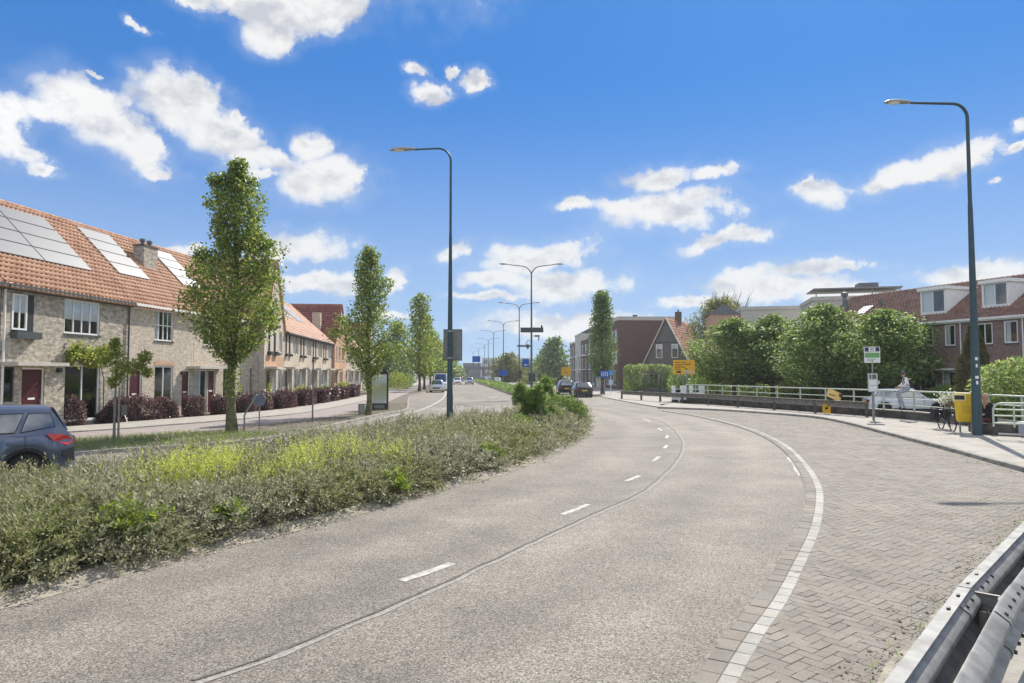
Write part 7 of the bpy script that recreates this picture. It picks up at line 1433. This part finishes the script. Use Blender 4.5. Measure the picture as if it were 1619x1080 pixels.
# ------------------------------------------------------------------ bicycle
def bicycle(label, p_rear, p_front, z, flowers=True):
    a, c = Vector((*p_rear, 0)), Vector((*p_front, 0)); d = (c-a).normalized(); t = thing('bicycle', label, 'bicycle', (a.x, a.y, z), math.atan2(d.y, d.x)); wbs = 1.12; r = .34
    MF = mat('bike black', (.02, .02, .022), .4, .1); MS = mat('spoke steel', (.4, .4, .4), .4, 0, metal=.8)
    for x in (0, wbs):
        q = MB(); P = [(x+math.cos(k*math.pi/14)*r, 0, r+math.sin(k*math.pi/14)*r) for k in range(29)]; q.tube(P, .022, 6, False); w_ = q.build('wheel', M_TYRE, t, True); s = MB()
        for k in range(14): an = k*2*math.pi/14; s.tube([(x, .02*(-1)**k, r), (x+math.cos(an)*(r-.02), 0, r+math.sin(an)*(r-.02))], .0025, 3, False)
        s.build('spokes', MS, w_); q = MB(); P = [(x+math.cos(an)*(r+.04), 0, r+math.sin(an)*(r+.04)) for an in np.linspace(.3, 2.7, 10)]; q.ribbon([(p[0], -.03, p[2]) for p in P], [(p[0], .03, p[2]) for p in P]); q.build('mudguard', MF, t)
    q = MB(); bb = (.44, 0, .30); st = (.30, 0, .82); hd = (.93, 0, .88); hb = (.97, 0, .68)
    for p0, p1 in ((bb, st), (st, (.95, 0, .80)), (bb, hb), ((0, 0, r), bb), ((0, 0, r), st), (hd, hb), (hb, (wbs, 0, r))): q.tube([p0, p1], .018, 7)
    q.build('frame', MF, t, True); q = MB(); q.tube([(.93, 0, .88), (.90, 0, 1.05)], .016, 7); q.tube([(.78, .28, 1.06), (.88, .22, 1.09), (.92, 0, 1.07), (.88, -.22, 1.09), (.78, -.28, 1.06)], .014, 7); q.build('handlebar', MS, t, True)
    for s in (-1, 1): MB().tube([(.70, s*.29, 1.05), (.79, s*.28, 1.06)], .018, 7).build('grip', M_TYRE, t)
    q = MB(); q.lathe([(.02, 0), (.09, .02), (.10, .05), (.02, .07)], 10, (.24, 0, .88)); q.tube([st, (.28, 0, .9)], .014, 6); q.build('saddle', M_TYRE, t, True)
    q = MB(); q.box(-.28, .16, -.08, .08, .72, .74); q.tube([(-.2, .06, .72), (0, .05, r)], .008, 5); q.build('carrier', MF, t)
    for s in (-1, 1): MB().box(-.36, .12, s*.10-(.15 if s < 0 else 0), s*.10+(.15 if s > 0 else 0), .34, .76).build('pannier', mat('black bag', (.018, .018, .02), .85, .2, 8), t)
    q = MB(); q.tube([bb, (.52, .1, .16)], .012, 6); q.tube([bb, (.36, -.1, .44)], .012, 6); q.box(.48, .58, .06, .16, .14, .17); q.build('crank', MS, t)
    MB().tube([(.3, -.05, .3), (.2, -.22, .01)], .010, 5).build('kickstand', MS, t)
    if not flowers: return t
    q = MB(); q.box(.98, 1.24, -.17, .17, .86, 1.08); q.build('basket', mat('basket', (.10, .08, .05), .9, .3, 20), t)
    rng = np.random.default_rng(200); n = 420; P = rng.normal(size=(n, 3))*np.array([.16, .20, .11])+np.array([1.1, 0, 1.18]); V, Q = leaves(P, rng.normal(size=(n, 3)), rng.normal(size=(n, 3)), .09, .07); stuff(np_mesh('flower_garland', V, Q, LM_FLOW, t))
    return t
bicycle('black city bicycle with white flowers on its basket behind the bin', (16.38, 26.2), (16.12, 25.1), .118)

q0, q1 = RA.p(5.35, -.75), RA.p(6.4, -.6); bicycle('grey bicycle leaning by the wall between two purple hedges', (q0.x, q0.y), (q1.x, q1.y), .10, False)
# ------------------------------------------------------------------ people
M_SKIN = mat('skin', (.42, .25, .17), .6, .05); M_HOOD_ = mat('pale grey hoodie', (.78, .78, .76), .9, .06, 10, .2, 40); M_JEAN = mat('grey jeans', (.34, .35, .39), .9, .12, 10, .2, 40); M_SHOE = mat('dark shoes', (.025, .022, .02), .7, .1); M_COAT = mat('black coat', (.012, .013, .018), .85, .15, 8); M_REDT = mat('dark red trousers', (.12, .025, .02), .9, .1); M_HAIR = mat('brown hair', (.09, .05, .03), .7, .2, 30); M_BLOND = mat('fair hair', (.45, .30, .22), .7, .2, 30); M_CAP = mat('grey cap', (.09, .09, .085), .9, .1)
def figure(name, label, loc, rz, J, bones, mats, head, fingers=()):
    """one continuous skinned body from joints {name: (xyz, radius)} and bones [(a, b, material)]"""
    t = thing(name, label, 'person', loc, rz); names = list(J); ix = {n: i for i, n in enumerate(names)}; me = bpy.data.meshes.new('body'); me.from_pydata([J[n][0] for n in names], [(ix[a], ix[b]) for a, b, _ in bones], [])
    o = bpy.data.objects.new('body_source', me); COL.objects.link(o); sk = o.modifiers.new('s', 'SKIN'); ss = o.modifiers.new('d', 'SUBSURF'); ss.levels = ss.render_levels = 2
    if not me.skin_vertices: 
        bpy.context.view_layer.objects.active = o
    for n in names:
        r = J[n][1]; v = me.skin_vertices[0].data[ix[n]]; v.radius = (r, r) if not hasattr(r, '__len__') else r; v.use_root = n == 'pelvis'
    sk.use_smooth_shade = True; dg = bpy.context.evaluated_depsgraph_get(); dg.update(); nm = bpy.data.meshes.new_from_object(o.evaluated_get(dg)); bpy.data.objects.remove(o); nm.name = 'body'; nm.materials.clear()
    for m_ in mats: nm.materials.append(m_)
    seg = [(Vector(J[a][0]), Vector(J[b_][0]), k) for a, b_, k in bones]
    for p in nm.polygons:
        c = p.center; best = 1e9
        for a, b_, k in seg:
            d = b_-a; s = max(0, min(1, (c-a).dot(d)/d.length_squared)); q = (c-(a+d*s)).length
            if q < best: best = q; p.material_index = k
    bo = bpy.data.objects.new('body', nm); link(bo, t); f = MB()
    for (wr_, di, up) in fingers:
        wr_, di, up = Vector(wr_), Vector(di).normalized(), Vector(up).normalized(); sd = di.cross(up)
        for k, (o_, l_) in enumerate(((-.03, .07), (-.01, .08), (.01, .075), (.03, .06))): p0 = wr_+sd*o_+di*.03; f.tube([p0, p0+di*l_*.5, p0+di*l_*.85-up*.03], [.009, .008, .006], 6)
        p0 = wr_-sd*.035; f.tube([p0, p0+di*.03-sd*.025, p0+di*.06-sd*.02-up*.015], [.010, .009, .007], 6)
    if f.v: f.build('fingers', M_SKIN, bo, True)
    # face on the head: direction head[1]
    hc, fd = Vector(head[0]), Vector(head[1]).normalized(); sd = fd.cross(Vector((0, 0, 1))).normalized(); f = MB(); f.prism([hc+fd*.085+sd*.015+Vector((0, 0, -.03)), hc+fd*.085-sd*.015+Vector((0, 0, -.03)), hc+fd*.085+Vector((0, 0, .02))], fd*.028); f.build('nose', M_SKIN, bo)
    for s in (-1, 1):
        q = MB(); q.lathe([(.002, -.012), (.012, 0), (.002, .012)], 6, tuple(hc+fd*.086+sd*s*.034+Vector((0, 0, .02)))); q.build('eye', M_SHOE, bo); q = MB(); q.obox(hc+sd*s*.092-fd*.01, fd*.02, sd*.008, (0, 0, .03)); q.build('ear', M_SKIN, bo)
    q = MB(); q.obox(hc+fd*.09+Vector((0, 0, -.055)), sd*.025, fd*.004, (0, 0, .006)); q.build('mouth', mat('lips', (.3, .12, .1), .6, 0), bo)
    return t, bo, hc, fd
# man on the railing: local -x is towards the road, feet on the coping
zb = 0.
J = {'pelvis': ((0, 0, 1.53), .13), 'waist': ((-.03, 0, 1.68), .125), 'chest': ((-.10, 0, 1.90), .15), 'shl': ((-.11, .17, 2.0), .07), 'shr': ((-.11, -.17, 2.0), .07), 'neck': ((-.15, 0, 2.06), .055), 'head': ((-.19, 0, 2.16), .085), 'crown': ((-.185, 0, 2.25), .085),
 'ell': ((-.16, .24, 1.76), .05), 'wrl': ((-.34, .16, 1.64), .036), 'hnl': ((-.41, .12, 1.62), .036), 'elr': ((-.16, -.24, 1.76), .05), 'wrr': ((-.34, -.16, 1.62), .036), 'hnr': ((-.41, -.12, 1.60), .036),
 'hipl': ((-.05, .10, 1.50), .11), 'knl': ((-.42, .16, 1.40), .068), 'anl': ((-.27, .14, .68), .045), 'tol': ((-.42, .15, .57), .035), 'hipr': ((-.05, -.10, 1.50), .11), 'knr': ((-.44, -.13, 1.36), .068), 'anr': ((-.20, -.1, .66), .045), 'tor': ((-.36, -.11, .55), .035)}
bn = [('pelvis', 'waist', 1), ('waist', 'chest', 1), ('chest', 'shl', 1), ('chest', 'shr', 1), ('chest', 'neck', 0), ('neck', 'head', 0), ('head', 'crown', 0), ('shl', 'ell', 1), ('ell', 'wrl', 1), ('wrl', 'hnl', 0), ('shr', 'elr', 1), ('elr', 'wrr', 1), ('wrr', 'hnr', 0), ('pelvis', 'hipl', 2), ('hipl', 'knl', 2), ('knl', 'anl', 2), ('anl', 'tol', 3), ('pelvis', 'hipr', 2), ('hipr', 'knr', 2), ('knr', 'anr', 2), ('anr', 'tor', 3)]
c = at(1431, 592, Y=31.6); t, bo, hc, fd = figure('person', 'man in pale hoodie and cap sitting on the pale railing', (c.x+.12, 31.6, 0), -.2, J, bn, [M_SKIN, M_HOOD_, M_JEAN, M_SHOE], ((-.19, 0, 2.2), (-1, 0, -.2)), [((-.42, .12, 1.62), (-1, 0, -.3), (0, 0, 1)), ((-.42, -.12, 1.6), (-1, 0, -.3), (0, 0, 1))])
q = MB(); q.lathe([(.1, 2.20), (.108, 2.24), (.10, 2.31), (.06, 2.355), (.01, 2.365)], 12, (-.185, 0, 0)); q.obox((-.31, 0, 2.235), (.06, 0, -.008), (0, .07, 0), (0, 0, .008)); q.build('cap', M_CAP, bo, True, 40)
q = MB(); q.obox((.09, 0, 1.82), (.06, 0, .01), (0, .14, 0), (-.03, 0, .17)); q.build('backpack', M_TRIM, bo)
for s in (-1, 1): q = MB(); q.tube([(.02, s*.11, 2.03), (-.12, s*.11, 2.08), (-.24, s*.12, 1.95), (-.16, s*.13, 1.75), (.03, s*.12, 1.68)], .018, 6); q.build('backpack_strap', M_TRIM, bo)
# person sitting behind the lamp post
J = {'pelvis': ((0, 0, .60), .145), 'waist': ((-.02, 0, .78), .15), 'chest': ((-.09, 0, 1.02), .165), 'shl': ((-.1, .18, 1.13), .08), 'shr': ((-.1, -.18, 1.13), .08), 'neck': ((-.15, 0, 1.22), .06), 'head': ((-.19, 0, 1.34), .085), 'crown': ((-.18, 0, 1.43), .085),
 'ell': ((-.18, .26, .88), .06), 'wrl': ((-.38, .14, .78), .042), 'hnl': ((-.45, .09, .77), .036), 'elr': ((-.18, -.26, .88), .06), 'wrr': ((-.38, -.14, .78), .042), 'hnr': ((-.45, -.09, .77), .036),
 'hipl': ((-.06, .10, .57), .115), 'knl': ((-.46, .14, .60), .07), 'anl': ((-.46, .14, .20), .048), 'tol': ((-.60, .15, .16), .035), 'hipr': ((-.06, -.10, .57), .115), 'knr': ((-.46, -.14, .60), .07), 'anr': ((-.42, -.14, .20), .048), 'tor': ((-.56, -.15, .16), .035)}
c = at(1560, 592, Y=24.5); t, bo, hc, fd = figure('person', 'person in black coat sitting behind the thick lamp post', (c.x+.05, 24.5, .0), .25, J, [(a, b_, k) for a, b_, k in bn], [M_SKIN, M_COAT, M_REDT, M_SHOE], ((-.19, 0, 1.38), (-1, 0, -.1)), [((-.46, .09, .77), (-1, 0, -.2), (0, 0, 1)), ((-.46, -.09, .77), (-1, 0, -.2), (0, 0, 1))])
q = MB(); q.lathe([(.02, 1.30), (.09, 1.33), (.108, 1.42), (.095, 1.49), (.05, 1.525), (.01, 1.53)], 12, (-.155, 0, 0)); q.build('hair', M_BLOND, bo, True, 60)
q = MB(); q.tube([(-.02, .1, .5), (-.01, .17, .75), (-.04, .1, .5)], .05, 6); q.prism([(-.22, .2, .46), (.16, .2, .46), (.08, .19, 1.0), (-.16, .19, 1.0)], (0, -.38, 0)); q.build('coat_skirt', M_COAT, bo)
# ------------------------------------------------------------------ air
hb = MB(); hb.box(-4150, 4150, -4150, 4150, -1.1, 15.5); M_AIR = bpy.data.materials.new('air'); M_AIR.use_nodes = True; nt_ = M_AIR.node_tree; nt_.nodes.remove(nt_.nodes['Principled BSDF'])
vp = nt_.nodes.new('ShaderNodeVolumePrincipled'); vp.inputs['Color'].default_value = (.86, .93, 1, 1); vp.inputs['Density'].default_value = .0003; vp.inputs['Anisotropy'].default_value = .2; nt_.links.new(vp.outputs[0], nt_.nodes['Material Output'].inputs['Volume'])
hz_ = stuff(hb.build('haze', M_AIR)); SC.cycles.volume_bounces = 1
